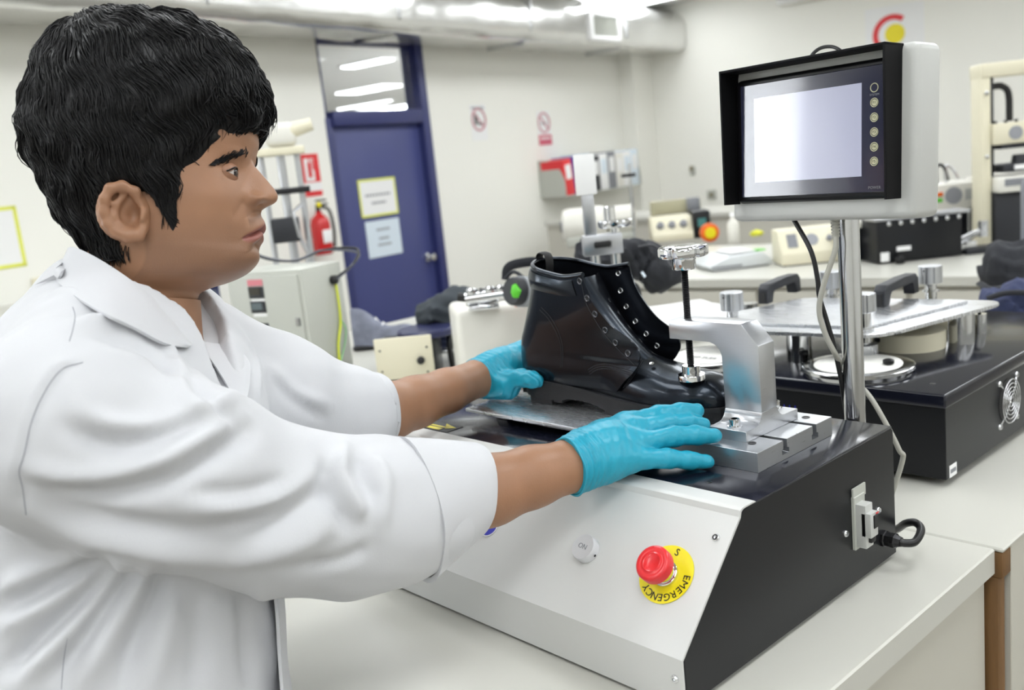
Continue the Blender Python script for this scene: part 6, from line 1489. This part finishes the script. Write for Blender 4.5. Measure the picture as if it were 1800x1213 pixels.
def on_head(px, py, mirror=False):
    d = Vector(tuple(Q(px, py, 1.0))).normalized(); loc, n, i, dist = hb.ray_cast(Vector((0, 0, 0)), d)
    if loc is None: return None, None
    l, n = np.array(loc), np.array(n)
    if n @ l > 0: n = -n
    if mirror: l = l * (1, 1, -1) + (0, 0, 2 * DH); n = n * (1, 1, -1)
    return l, n
def strands(name, items, m, parent, nside=4):
    VV, FF = [], []; off = 0
    for (pts, r0) in items:
        pts = np.asarray(pts); n = len(pts); t = np.gradient(pts, axis=0); t /= np.linalg.norm(t, axis=1, keepdims=True) + 1e-12
        a = np.array([0.3, 0.5, 0.81]); u = np.cross(t, a); u /= np.linalg.norm(u, axis=1, keepdims=True) + 1e-12; w = np.cross(t, u)
        rr = r0 * np.clip(np.interp(np.linspace(0, 1, n), [0, 0.15, 0.6, 1], [0.55, 1, 0.8, 0.08]), 0.05, 1)
        ang = 2 * math.pi * np.arange(nside) / nside
        R = pts[:, None, :] + rr[:, None, None] * (np.cos(ang)[None, :, None] * u[:, None, :] + np.sin(ang)[None, :, None] * w[:, None, :])
        VV.append(R.reshape(-1, 3)); FF.append(grid_faces(n, nside, off, True)); off += n * nside
    return np_mesh(name, np.concatenate(VV), np.concatenate(FF), m, parent, 180)
rngp = np.random.default_rng(77)
for mir in (False, True):
    it = []
    for k in range(260):
        u = rngp.uniform(0, 0.82); w = rngp.normal(0, 0.36) 
        px = 376 + 74 * u; py = 289 - 27 * u - 5 * math.sin(math.pi * u) + w * (11 - 4 * abs(2 * u - 0.8))
        l, n = on_head(px, py, mir)
        if l is None: continue
        dx = Q(px - 14, py + 3 - 4 * w, 1.0) - Q(px, py, 1.0); dx -= (dx @ n) * n; dx /= np.linalg.norm(dx)
        L = rngp.uniform(9, 15) * S_
        it.append(([l - n * 0.0006, l + n * 0.0012 + dx * L * 0.5, l + n * 0.001 + dx * L], 0.00045))
    strands('eyebrow', it, hairm, PERSON, 3)
# ------------------------------------------------------------------ hair: a shell over the skull and many locks
XFH = [(14, 290), (17, 318), (21, 333), (28, 352), (40, 386), (63, 420), (91, 449), (119, 469), (158, 483), (185, 487), (205, 486), (225, 478), (245, 462), (280, 450), (480, 440)]
XBH = [(14, 240), (17, 212), (21, 192), (28, 158), (40, 120), (63, 92), (91, 69), (123, 55), (158, 47), (198, 37), (237, 31), (261, 39), (293, 50), (317, 66), (348, 79), (380, 95), (404, 111), (427, 131), (450, 152), (480, 170)]
WHH = [(14, 8), (17, 42), (21, 60), (28, 80), (40, 100), (63, 122), (91, 142), (123, 153), (158, 160), (198, 162), (250, 160), (300, 152), (350, 142), (400, 128), (440, 116), (480, 108)]
MASK = np.array([(520, 150), (500, 215), (482, 236), (458, 236), (430, 238), (398, 241), (374, 254), (348, 278), (317, 303), (311, 330), (314, 355), (308, 392), (298, 406), (285, 384), (268, 356), (256, 336), (240, 326), (213, 322), (190, 320), (178, 336), (173, 372), (181, 402), (203, 428), (223, 458), (190, 472), (150, 452), (110, 425), (-40, 400), (-40, -60), (520, -60)], float)
def poly_sd(X, Y):
    P = np.stack([X.ravel(), Y.ravel()], 1); ins = np.zeros(len(P), bool); dm = np.full(len(P), 1e9)
    for a, b in zip(MASK, np.roll(MASK, -1, 0)):
        e = b - a; h = np.clip(((P - a) @ e) / (e @ e), 0, 1); dm = np.minimum(dm, np.linalg.norm(P - a - h[:, None] * e, axis=1))
        cr = ((a[1] > P[:, 1]) != (b[1] > P[:, 1])); ins ^= cr & (P[:, 0] < e[0] * (P[:, 1] - a[1]) / (e[1] if abs(e[1]) > 1e-9 else 1e-9) + a[0])
    return np.where(ins, dm, -dm).reshape(X.shape)
vh = np.concatenate([14 + 8 * np.linspace(0, 1, 10)[:-1] ** 2, np.linspace(22, 478, 130)])
rows = []; inner = []
for v in vh:
    xf, xb, w = tab(v, XFH), tab(v, XBH), tab(v, WHH); xm = xb + (xf - xb) * 0.47; c, s = np.cos(th), np.sin(th)
    rows.append(np.stack([np.where(c > 0, xm + (xf - xm) * np.abs(c) ** 0.92, xm - (xm - xb) * np.abs(c)), np.full(NT, float(v)), w * s], 1))
    r = head_row(max(v, 46), False); r[:, 1] = max(v, 46); ctr = np.array([250, r[0, 1], 0]); inner.append(ctr + (r - ctr) * 0.93)
rows = np.array(rows); inner = np.array(inner)
ph = rngp.uniform(0, 6.28, 8); TT, VVv = np.meshgrid(th, vh)
wav = 2.2 * np.sin(TT * 9 + VVv * 0.05 + ph[0]) + 2.2 * np.sin(TT * 17 - VVv * 0.07 + ph[1]) + 1.6 * np.sin(TT * 5 + VVv * 0.11 + ph[2])
nrm_ = rows - np.array([250.0, 220.0, 0]); nrm_ /= np.linalg.norm(nrm_, axis=-1, keepdims=True); nrm_[..., 2] *= 0.25; rows = rows + nrm_ * (wav * 1.3 - 14)[..., None]
nearside = rows.copy(); nearside[..., 2] = np.abs(nearside[..., 2])
ix, iy = img_of(px2cam(nearside)); sd = poly_sd(ix, iy); mm = np.clip((sd + 9) / 15, 0, 1); mm = mm * mm * (3 - 2 * mm)
HG = inner * (1 - mm[..., None]) + rows * mm[..., None]
Vhair = px2cam(HG); Fha = grid_faces(len(vh), NT, closed=True)
Nh = vnormals(Vhair.reshape(-1, 3), Fha).reshape(Vhair.shape)
cen_ = px2cam(np.array([250.0, 230.0, 0]))
if np.mean(np.einsum('ijk,ijk->ij', Nh, Vhair - cen_)) < 0: Nh = -Nh
HAIR = np_mesh('hair', Vhair.reshape(-1, 3), Fha, hairm, PERSON, 180)
crown = px2cam(np.array([165.0, 40.0, 20.0])); items = []
hbv = BVHTree.FromPolygons([Vector(v) for v in Vhair.reshape(-1, 3).tolist()], Fha.tolist())
cand = np.argwhere(mm > 0.5)
A_ = np.linalg.norm(np.cross(np.gradient(Vhair, axis=0), np.gradient(Vhair, axis=1)), axis=-1)[cand[:, 0], cand[:, 1]]
sel = rngp.choice(len(cand), 9000, p=A_ / A_.sum())
def sd_cam(p):
    q = np.array(p); q[2] = DH - abs(DH - q[2]); a_, b_ = img_of(q); return float(poly_sd(np.array([a_]), np.array([b_]))[0])
for q in sel:
    i, j = cand[q]; p = Vhair[i, j].copy(); n = Nh[i, j]; steps = 7; L = rngp.uniform(34, 92) * S_; lift = abs(rngp.normal(0, 2.0)) * S_; pts = []
    jit = rngp.normal(0, 0.16, 3); flick = rngp.normal(0.4, 1.6) * S_
    for k in range(steps):
        u = k / (steps - 1)
        pts.append(p + n * (-0.0010 + 0.0012 * min(1, u * 4) + lift * math.sin(math.pi * min(0.8, u)) + flick * u * u))
        fl = p - crown; fl = fl / (np.linalg.norm(fl) + 1e-6) + np.array([0.16, 0.55, 0.0])
        w1 = np.array([math.sin(p[1] * 130 + p[2] * 90), math.sin(p[0] * 110 - p[2] * 120 + 1.0), math.sin(p[0] * 90 + p[1] * 140 + 2.0)])
        fl = fl + 0.42 * w1 + jit; fl = fl - (fl @ n) * n; fl /= np.linalg.norm(fl) + 1e-9
        loc, nn, idx, dist = hbv.find_nearest(Vector(tuple(p + fl * L / (steps - 1))))
        p = np.array(loc); nn = np.array(nn); n = nn if nn @ (p - cen_) > 0 else -nn
    if sd_cam(pts[-1]) < -4 and rngp.uniform() > 0.05: continue
    items.append((np.array(pts), rngp.uniform(0.7, 1.7) * S_))
# fringe and stray ends
for q in range(200):
    z = rngp.uniform(-95, 120); u = rngp.uniform(0, 1); v0 = rngp.uniform(120, 200); row = int(np.argmin(np.abs(vh - v0))); j = int(np.argmin(np.abs(rows[row, :, 2] - z) + (np.cos(th) < 0) * 1e6)); p = Vhair[row, j]
    tip = px2cam(np.array([rows[row, j, 0] - rngp.uniform(-8, 16) * (1 if z < 60 else 2.2), rngp.uniform(206, 236) - 0.06 * abs(z), z + rngp.uniform(-14, 14)])); mid_ = (p + tip) / 2 + Nh[row, j] * rngp.uniform(2, 12) * S_
    items.append((np.array(catmull([p, mid_, tip], 4)), rngp.uniform(0.7, 1.3) * S_))
for q in range(90):      # nape and sideburn ends
    if q < 45: a, b_, dz = rngp.uniform(185, 226), rngp.uniform(430, 452), rngp.uniform(85, 108)
    else: a, b_, dz = rngp.uniform(286, 310), rngp.uniform(345, 385), 118
    l, n = on_head(a, b_)
    if l is None: continue
    dx = np.array([rngp.uniform(-0.2, 0.25), 1.0, 0]); dx -= (dx @ n) * n; L = rngp.uniform(12, 26) * S_
    items.append((np.array([l - n * 0.0002, l + n * 0.0016 + dx * L * 0.5, l + n * 0.0006 + dx * L]), 1.1 * S_))
strands('hair_locks', items, hairm, PERSON, 4)
# ------------------------------------------------------------------ lab coat
def coat(P):
    d = ecap(P, Q(205, 770, .955), Q(215, 1330, .935), .150, .162, (1, 1, .93))
    d = smin(d, ecap(P, Q(215, 1330, .935), np.array([-0.365, 0.66, 0.975]), .162, .172, (1, 1, .93)), .02)
    d = smin(d, cap(P, Q(210, 575, .95), Q(135, 710, .79), .062, .072), .05)
    d = smin(d, cap(P, Q(255, 570, .97), Q(345, 655, 1.08), .060, .080), .05)
    d = smin(d, cap(P, Q(170, 540, .95), Q(150, 640, .95), .045, .08), .05)
    near0 = cap(P, Q(125, 765, .780), Q(230, 800, .795), .086, .081)
    near = chain(P, [(Q(200, 790, .79), .080), (Q(300, 824, .805), .079), (Q(480, 894, .868), .071), (Q(610, 908, .912), .0715), (Q(690, 900, .945), .066), (Q(745, 888, .962), .061)], .03)
    far = chain(P, [(Q(345, 665, 1.08), .082), (Q(480, 705, 1.125), .075), (Q(590, 735, 1.185), .062), (Q(630, 732, 1.205), .057)], .03)
    d = smin(smin(d, near0, .03), near, .006); d = smin(d, far, .028)
    hole = smin(cap(P, Q(235, 380, .95), Q(270, 575, .952), .064, .060), cap(P, Q(335, 560, .952), Q(402, 668, .905), .034, .012), .02)
    d = -smin(-d, hole, .008)
    d = -smin(-d, ecap(P, Q(392, 600, .86), Q(425, 712, .84), .024, .006, (1, 1, .25)), .006)
    # open sleeve ends: hollow the cuffs a little
    d = np.maximum(d, -cap(P, Q(740, 889, .960), Q(800, 870, .985), .052, .052)); d = np.maximum(d, -cap(P, Q(628, 732, 1.205), Q(680, 722, 1.235), .050, .05))
    return d
Vc, Fc = surfnet(coat, np.array([-0.64, -0.10, 0.62]), np.array([-0.03, 0.66, 1.32]), 0.0041)
Vc = smooth_mesh(Vc, Fc, 3)
cb = BVHTree.FromPolygons([Vector(v) for v in Vc.tolist()], Fc.tolist())
def on_coat(px, py):
    d = Vector(tuple(Q(px, py, 1.0))).normalized(); loc, n, i, dist = cb.ray_cast(Vector((0, 0, 0)), d)
    return None if loc is None else (np.array(loc), -np.array(n) if np.array(n) @ np.array(loc) > 0 else np.array(n))
FOLDS = [  # (amplitude mm, width mm, points)
    (5, 9, [(148, 728), (206, 750), (280, 750), (371, 716), (420, 690)]), (-6, 9, [(120, 752), (185, 776), (247, 774), (309, 752), (375, 724)]),
    (6, 10, [(45, 818), (103, 838), (185, 838), (288, 812), (371, 765), (433, 732)]), (-7, 11, [(62, 852), (185, 866), (309, 834), (412, 774), (450, 752)]),
    (-6, 13, [(68, 874), (153, 908), (272, 932), (374, 938), (477, 918), (558, 870), (585, 845)]), (5, 14, [(60, 905), (160, 945), (300, 972), (430, 980), (540, 950), (600, 900)]),
    (4, 10, [(320, 890), (420, 890), (500, 868), (560, 828)]), (-4, 9, [(330, 868), (430, 866), (510, 842)]),
    (6, 9, [(609, 780), (598, 830), (626, 888), (640, 905)]), (-6, 10, [(580, 806), (574, 842), (590, 890), (622, 930)]), (-4, 9, [(632, 790), (640, 840), (662, 880)]),
    (4, 10, [(660, 800), (675, 850), (668, 930)]), (-4, 9, [(650, 960), (600, 985), (520, 1000)]),
    (6, 11, [(0, 1042), (80, 1005), (160, 968)]), (-7, 10, [(0, 1072), (90, 1028), (190, 972)]), (6, 10, [(0, 1108), (90, 1055), (200, 985)]), (-9, 9, [(0, 1182), (60, 1132), (140, 1060), (212, 975)]),
    (7, 10, [(40, 1195), (110, 1120), (170, 1050), (226, 980)]), (-6, 9, [(90, 1200), (150, 1115), (200, 1045), (245, 985)]), (6, 11, [(140, 1213), (190, 1120), (232, 1050), (262, 990)]), (-6, 10, [(205, 1213), (240, 1120), (268, 1050), (290, 995)]),
    (4, 13, [(270, 1213), (290, 1110), (305, 1040)]), (-4, 12, [(425, 1040), (432, 1100), (440, 1213)]), (4, 12, [(455, 1035), (470, 1100), (480, 1213)]), (-4, 14, [(340, 1040), (350, 1120), (345, 1213)]),
    (5, 10, [(122, 575), (170, 566), (225, 578), (280, 604), (330, 655)]), (-5, 9, [(170, 590), (225, 600), (270, 622), (320, 668)]), (-3, 7, [(90, 505), (135, 500), (188, 532)]), (3, 8, [(80, 520), (130, 514), (180, 545)]),
    (-4, 8, [(335, 640), (352, 690), (395, 730), (440, 748)]), (4, 9, [(310, 650), (335, 705), (385, 742)]),
    (-2.2, 3.2, [(146, 637), (108, 650), (78, 690), (56, 740), (42, 800), (34, 828), (40, 860), (46, 905)]), (1.8, 5, [(135, 632), (98, 644), (66, 690), (44, 740), (31, 800), (24, 830), (30, 865)]),
    (3, 9, [(470, 640), (520, 690), (585, 715)]), (-3, 8, [(480, 665), (520, 705), (570, 735)]), (3, 8, [(430, 590), (450, 640), (455, 700)])]
Nc = vnormals(Vc, Fc)
if np.mean(np.einsum('ij,ij->i', Nc, Vc - np.array([-0.35, 0.2, 0.9]))) < 0: Nc = -Nc
disp = np.zeros(len(Vc))
for (amp, wd_, pts) in FOLDS:
    L = []
    for p in catmull([np.array([a, b_, 0.0]) for (a, b_) in pts], 10):
        h = on_coat(p[0], p[1])
        if h is not None: L.append(h[0])
    if len(L) < 3: continue
    L = np.array(L); tp = np.minimum(1, 4 * np.minimum(np.linspace(0, 1, len(L)), 1 - np.linspace(0, 1, len(L))) + 0.25); wd_ = wd_ * 0.00088
    box = np.all((Vc > L.min(0) - 3 * wd_) & (Vc < L.max(0) + 3 * wd_), axis=1); ids = np.nonzero(box)[0]
    for k0 in range(0, len(ids), 4000):
        ii = ids[k0:k0 + 4000]; D = np.linalg.norm(Vc[ii][:, None, :] - L[None], axis=2); jm = D.argmin(1); dm = D[np.arange(len(ii)), jm]
        disp[ii] += amp * 0.0017 * tp[jm] * np.exp(-(dm / wd_) ** 2)
nzv = 0.0010 * np.sin(Vc[:, 0] * 61 + Vc[:, 1] * 37) * np.sin(Vc[:, 2] * 53 + Vc[:, 1] * 29) + 0.0006 * np.sin(Vc[:, 0] * 143 - Vc[:, 2] * 97) * np.sin(Vc[:, 1] * 121)
# gathers along the back of the armhole seam
Vc = Vc + Nc * (disp + nzv)[:, None]; Vc = smooth_mesh(Vc, Fc, 1, 0.4)
COAT = np_mesh('lab_coat', Vc, Fc, coatm, PERSON, 180)
cb = BVHTree.FromPolygons([Vector(v) for v in Vc.tolist()], Fc.tolist())
def strip(name, rowsP, m, parent, thick=0.0016, n=10, bulge=0.0):
    """surface spanned by polylines of (px,py,depth)"""
    R = [np.array(catmull([Q(*p) for p in r], n)) for r in rowsP]; k = min(len(r) for r in R); G = []
    R = [r[:k] for r in R]; m_ = len(R)
    for i in range(k): G.append(np.array(catmull([r[i] for r in R], 4)) if m_ > 2 else np.array([R[0][i] * (1 - t) + R[1][i] * t for t in np.linspace(0, 1, 7)]))
    G = np.array(G)
    if bulge: G = G - np.array([0, 0, 1.0]) * (bulge * np.sin(np.linspace(0, math.pi, G.shape[1])))[None, :, None]
    b = MB(); b.grid(c2w(G.reshape(-1, 3)).reshape(G.shape), thick=thick); return b.build(name, m, parent, 60)
def lay(pts, off):
    out = []
    for (a_, b_, d) in pts:
        h = on_coat(a_, b_); out.append((a_, b_, d if h is None else min(h[0][2], d + 0.03) - off))
    return out
strip('collar', [[(120, 452, .985), (117, 440, .955), (128, 434, .915), (165, 450, .888), (215, 481, .874), (265, 519, .876), (310, 561, .892), (341, 602, .906)],
                 lay([(112, 478, .995), (104, 470, .955), (112, 472, .905), (152, 488, .872), (206, 510, .858), (256, 541, .862), (302, 577, .884), (337, 606, .902)], 0.012),
                 lay([(106, 490, 1.0), (98, 486, .955), (104, 498, .895), (138, 524, .855), (188, 552, .836), (238, 576, .846), (288, 602, .872), (330, 612, .898)], 0.008)], coatm, COAT, 0.0025)
strip('collar', [[(345, 600, .962), (350, 560, .985), (352, 520, 1.005), (345, 500, 1.02), (320, 480, 1.03)], [(372, 622, .958), (384, 575, .992), (380, 535, 1.02), (370, 512, 1.04), (340, 490, 1.05)], [(398, 632, .952), (412, 590, .995), (404, 550, 1.03), (390, 525, 1.05), (360, 500, 1.06)]], coatm, COAT, 0.002)
strip('lapel', [[(346, 598, .948), (368, 628, .93), (392, 664, .912), (408, 694, .893), (416, 722, .874)], [(384, 604, .968), (408, 628, .95), (424, 656, .93), (426, 690, .905), (418, 724, .876)], [(402, 600, .985), (436, 632, .962), (440, 662, .94), (434, 700, .905), (420, 727, .878)]], coatm, COAT, 0.002)
# rolled cuffs
def cuff(name, a, b_, ra, rb, tilt=0.0, n=40, flare=None):
    a, b_ = Q(*a), Q(*b_); t = b_ - a; L = np.linalg.norm(t); t /= L; u = np.array([0, -1.0, 0]); u -= (u @ t) * t; u /= np.linalg.norm(u); w = np.cross(t, u); G = []
    prof = [(0.0, ra - 0.004), (0.0, ra), (0.004, ra + 0.0015)] + [(s, ra + (rb - ra) * s) for s in (0.15, 0.3, 0.5, 0.7, 0.85, 0.97)] + [(1.0, rb - 0.001), (0.985, rb - 0.0035), (0.6, rb - 0.006), (0.15, rb - 0.007)]
    for (s, r) in prof:
        ring = []
        for j in range(n):
            an = 2 * math.pi * j / n; k = 1 + 0.03 * math.sin(2 * an + 1.0) + 0.018 * math.sin(5 * an + 4 * s)
            off = tilt * math.cos(an) * s
            ring.append(a + t * (L * s + off) + (u * math.cos(an) * 0.98 + w * math.sin(an)) * r * k)
        G.append(ring)
    G = np.array(G); b = MB(); b.grid(c2w(G.reshape(-1, 3)).reshape(G.shape), closed=True); return b.build(name, coatm, COAT, 60)
cuff('cuff', (722, 895, .954), (836, 862, .992), .0735, .0490, 0.012)
cuff('cuff', (600, 738, 1.188), (664, 724, 1.227), .0630, .0520, 0.004)
strip('cuff_corner', [[(706, 985, .945), (735, 1000, .938), (762, 1008, .940)], [(714, 960, .930), (745, 965, .924), (776, 950, .930)]], coatm, COAT, 0.0025)
seamm = mat('coat_seam_shadow_thread', rgb(158, 160, 168), 0.8)
def seam(name, pts, r=0.00042):
    L = []
    for q_ in catmull([np.array([a_, b_, 0.0]) for (a_, b_) in pts], 10):
        h = on_coat(q_[0], q_[1])
        if h is not None: L.append(c2w(h[0] + h[1] * 0.0001))
    b = MB(); b.tube(L, r, 6); b.build(name, seamm, COAT, 60)
seam('armhole_seam', [(146, 637), (108, 650), (78, 690), (56, 740), (42, 800), (34, 828), (40, 860), (46, 905)])
seam('yoke_seam', [(128, 540), (132, 556), (128, 580), (122, 600)])
seam('side_seam', [(120, 1110), (112, 1160), (108, 1212)], 0.0004)
# front edge of the coat and a small dark gap below the arm
strip('front_placket', [[(492, 1020, .955), (497, 1080, .95), (500, 1150, .945), (508, 1260, .94)], [(478, 1020, .90), (484, 1080, .898), (488, 1150, .894), (496, 1260, .89)]], coatm, COAT, 0.003)
# undershirt
def tee(P):
    d = ecap(P, Q(240, 760, .95), Q(240, 1000, .945), .10, .11, (1, 1, .8)); d = smin(d, cap(P, Q(268, 580, .955), Q(255, 660, .953), .050, .07), .03)
    return np.maximum(d, -cap(P, Q(240, 400, .95), Q(276, 548, .952), .064, .0635))
V, Fq = surfnet(tee, np.array([-0.52, -0.06, 0.74]), np.array([-0.2, 0.3, 1.16]), 0.006); np_mesh('undershirt', smooth_mesh(V, Fq, 2), Fq, M['darkfabric'], PERSON)
# trousers and shoes below the bench
hipw = c2w(Q(215, 1300, .925)); 
sidev = np.array([Fh[0], Fh[1], 0]); fwdv = np.array([Rh[0], Rh[1], 0])
b = MB()
for sg in (-1, 1):
    h_ = hipw + sidev * 0.085 * sg; b.tube([h_ + np.array([0, 0, 0.05]), h_ - np.array([0, 0, 0.1]), np.array([h_[0], h_[1], 0.35]), np.array([h_[0], h_[1], 0.1]), np.array([h_[0], h_[1], ZF + 0.09])], [0.085, 0.09, 0.068, 0.06, 0.062], 20)
b.build('trousers', M['navyfabric'], PERSON, 60)
for sg in (-1, 1):
    h_ = hipw + sidev * 0.085 * sg; a0 = np.array([h_[0], h_[1], 0]) - fwdv * 0.06
    b = MB(); rings = []
    for k in range(13):
        u = k / 12; wdt = 0.045 * (math.sin(math.pi * (0.1 + 0.85 * u)) ** 0.5); hh = 0.10 * (1 - u) ** 1.1 + 0.035
        rings.append([a0 + fwdv * 0.27 * u + sidev * wdt * math.cos(a) + np.array([0, 0, ZF + 0.0 + hh * max(0.0, math.sin(a)) ** 0.7]) for a in np.linspace(0, math.pi, 13)])
    b.grid(np.array(rings)); b.verts_faces(rings[0], [list(range(13))]); b.verts_faces(rings[-1], [list(range(13))]); bmesh.ops.remove_doubles(b.bm, verts=b.bm.verts, dist=1e-5); b.build('shoe', M['ink'], PERSON, 60)
# ------------------------------------------------------------------ gloved hands
def near_hand(P):
    w0 = Q(1012, 816, 1.020)
    mc = [Q(1100, 748, 1.085), Q(1108, 762, 1.068), Q(1108, 785, 1.045), Q(1098, 808, 1.028)]
    pp = [Q(1160, 730, 1.093), Q(1172, 746, 1.083), Q(1184, 767, 1.056), Q(1172, 806, 1.034)]
    dp = [Q(1197, 724, 1.098), Q(1208, 744, 1.089), Q(1224, 765, 1.060), Q(1212, 809, 1.039)]
    tp = [Q(1226, 722, 1.101), Q(1236, 747, 1.093), Q(1256, 766, 1.063), Q(1244, 812, 1.043)]
    rd = [(.0135, .0112, .0102, .0085), (.0138, .0114, .0104, .0086), (.0135, .0113, .0102, .0085), (.0128, .0103, .0093, .0078)]
    d = cap(P, w0, Q(1060, 790, 1.042), .0285, .026)
    for m_, r in zip(mc, rd): d = smin(d, cap(P, Q(1035, 803, 1.032), m_, .024, r[0] * 1.12), .016)
    for a, b_ in ((0, 1), (1, 2), (2, 3)): d = smin(d, cap(P, mc[a] * .6 + w0 * .4, mc[b_] * .6 + w0 * .4, .020, .020), .014)
    fg = None
    for m_, p_, q_, t_, r in zip(mc, pp, dp, tp, rd):
        e = chain(P, [(m_, r[0]), (p_, r[1]), (q_, r[2]), (t_, r[3])], .006); fg = e if fg is None else smin(fg, e, .0035)
    d = smin(d, fg, .010)
    th1 = chain(P, [(Q(1050, 770, 1.075), .018), (Q(1100, 752, 1.11), .0135), (Q(1140, 748, 1.118), .011)], .008); d = smin(d, th1, .012)
    # cuff, cut square across the wrist
    d = smin(d, cap(P, Q(985, 824, 1.008), Q(1015, 815, 1.020), .0325, .0290), .008)
    ax = Q(1040, 806, 1.03) - Q(960, 830, 1.0); ax /= np.linalg.norm(ax); d = np.maximum(d, -((P - Q(1000, 820, 1.013)) @ ax))
    return d
def far_hand(P):
    w0 = Q(842, 664, 1.388)
    d = cap(P, w0, Q(885, 650, 1.402), .0265, .030)
    d = smin(d, cap(P, Q(870, 652, 1.398), Q(915, 632, 1.425), .030, .026), .015)
    d = smin(d, cap(P, Q(862, 676, 1.385), Q(892, 680, 1.368), .020, .0185), .014)
    d = smin(d, chain(P, [(Q(885, 672, 1.372), .0165), (Q(916, 664, 1.342), .0118), (Q(934, 667, 1.325), .0110), (Q(944, 670, 1.316), .0092)], .006), .012)
    for (y0, k) in ((612, 0), (628, 1), (646, 2), (662, 3)):
        pts = [(Q(905, y0 + 8, 1.425), .0130)] + [(w2c(ony(px, yy, Y)), r) for (px, yy, Y, r) in ((930, y0 - 4, .950, .0122), (950, y0 - 6, .978, .0110), (978, y0 - 2, .984, .0098), (1002, y0 + 2, .980, .0086))]
        d = smin(d, chain(P, pts, .005), .006)
    ax = Q(900, 640, 1.42) - Q(800, 680, 1.34); ax /= np.linalg.norm(ax); d = smin(d, cap(P, Q(826, 669, 1.372), Q(850, 661, 1.392), .0295, .0275), .006)
    return np.maximum(d, -((P - Q(838, 666, 1.383)) @ ax))
def glove(name, f, lo, hi, wax, worg, label):
    V, Fq = surfnet(f, lo, hi, 0.0016); V = smooth_mesh(V, Fq, 3); N = vnormals(V, Fq)
    if np.mean(np.einsum('ij,ij->i', N, V - V.mean(0))) < 0: N = -N
    wax = wax / np.linalg.norm(wax); s = (V - worg) @ wax; side = V @ np.cross(wax, (0, 0, 1.0))
    cr = np.exp(-((s - 0.012) / 0.016) ** 2) * 0.0011 * np.sin(s * 900 + np.sin(side * 120) * 1.5) + 0.0005 * np.sin(V[:, 0] * 310 + V[:, 1] * 190) * np.sin(V[:, 2] * 260 + V[:, 0] * 150)
    V = V + N * cr[:, None]; V = smooth_mesh(V, Fq, 1, 0.3)
    o = np_mesh(name, V, Fq, glovem, PERSON, 180); return o
g = glove('glove', near_hand, Q(985, 690, 1.0) * 0 + np.array([0.045, 0.055, 0.975]), np.array([0.245, 0.165, 1.14]), Q(1040, 806, 1.03) - Q(960, 830, 1.0), Q(1000, 820, 1.013), None)
b = MB(); ax = Q(1040, 806, 1.03) - Q(960, 830, 1.0); ax /= np.linalg.norm(ax); u = np.array([0, -1.0, 0]); u -= (u @ ax) * ax; u /= np.linalg.norm(u); w_ = np.cross(ax, u); c0 = Q(1000, 820, 1.013)
b.tube([c2w(c0 + (u * math.cos(a) + w_ * math.sin(a)) * (0.0312 + 0.0008 * math.sin(5 * a))) for a in np.linspace(0, 2 * math.pi, 49)], 0.0015, 8); b.build('rolled_edge', glovem, g, 60)
g = glove('glove', far_hand, np.array([-0.085, -0.035, 1.25]), np.array([0.125, 0.10, 1.52]), Q(900, 640, 1.42) - Q(800, 680, 1.34), Q(838, 666, 1.383), None)
b = MB(); ax = Q(900, 640, 1.42) - Q(800, 680, 1.34); ax /= np.linalg.norm(ax); u = np.array([0, -1.0, 0]); u -= (u @ ax) * ax; u /= np.linalg.norm(u); w_ = np.cross(ax, u); c0 = Q(838, 666, 1.383)
b.tube([c2w(c0 + (u * math.cos(a) + w_ * math.sin(a)) * 0.0288) for a in np.linspace(0, 2 * math.pi, 41)], 0.0014, 8); b.build('rolled_edge', glovem, g, 60)
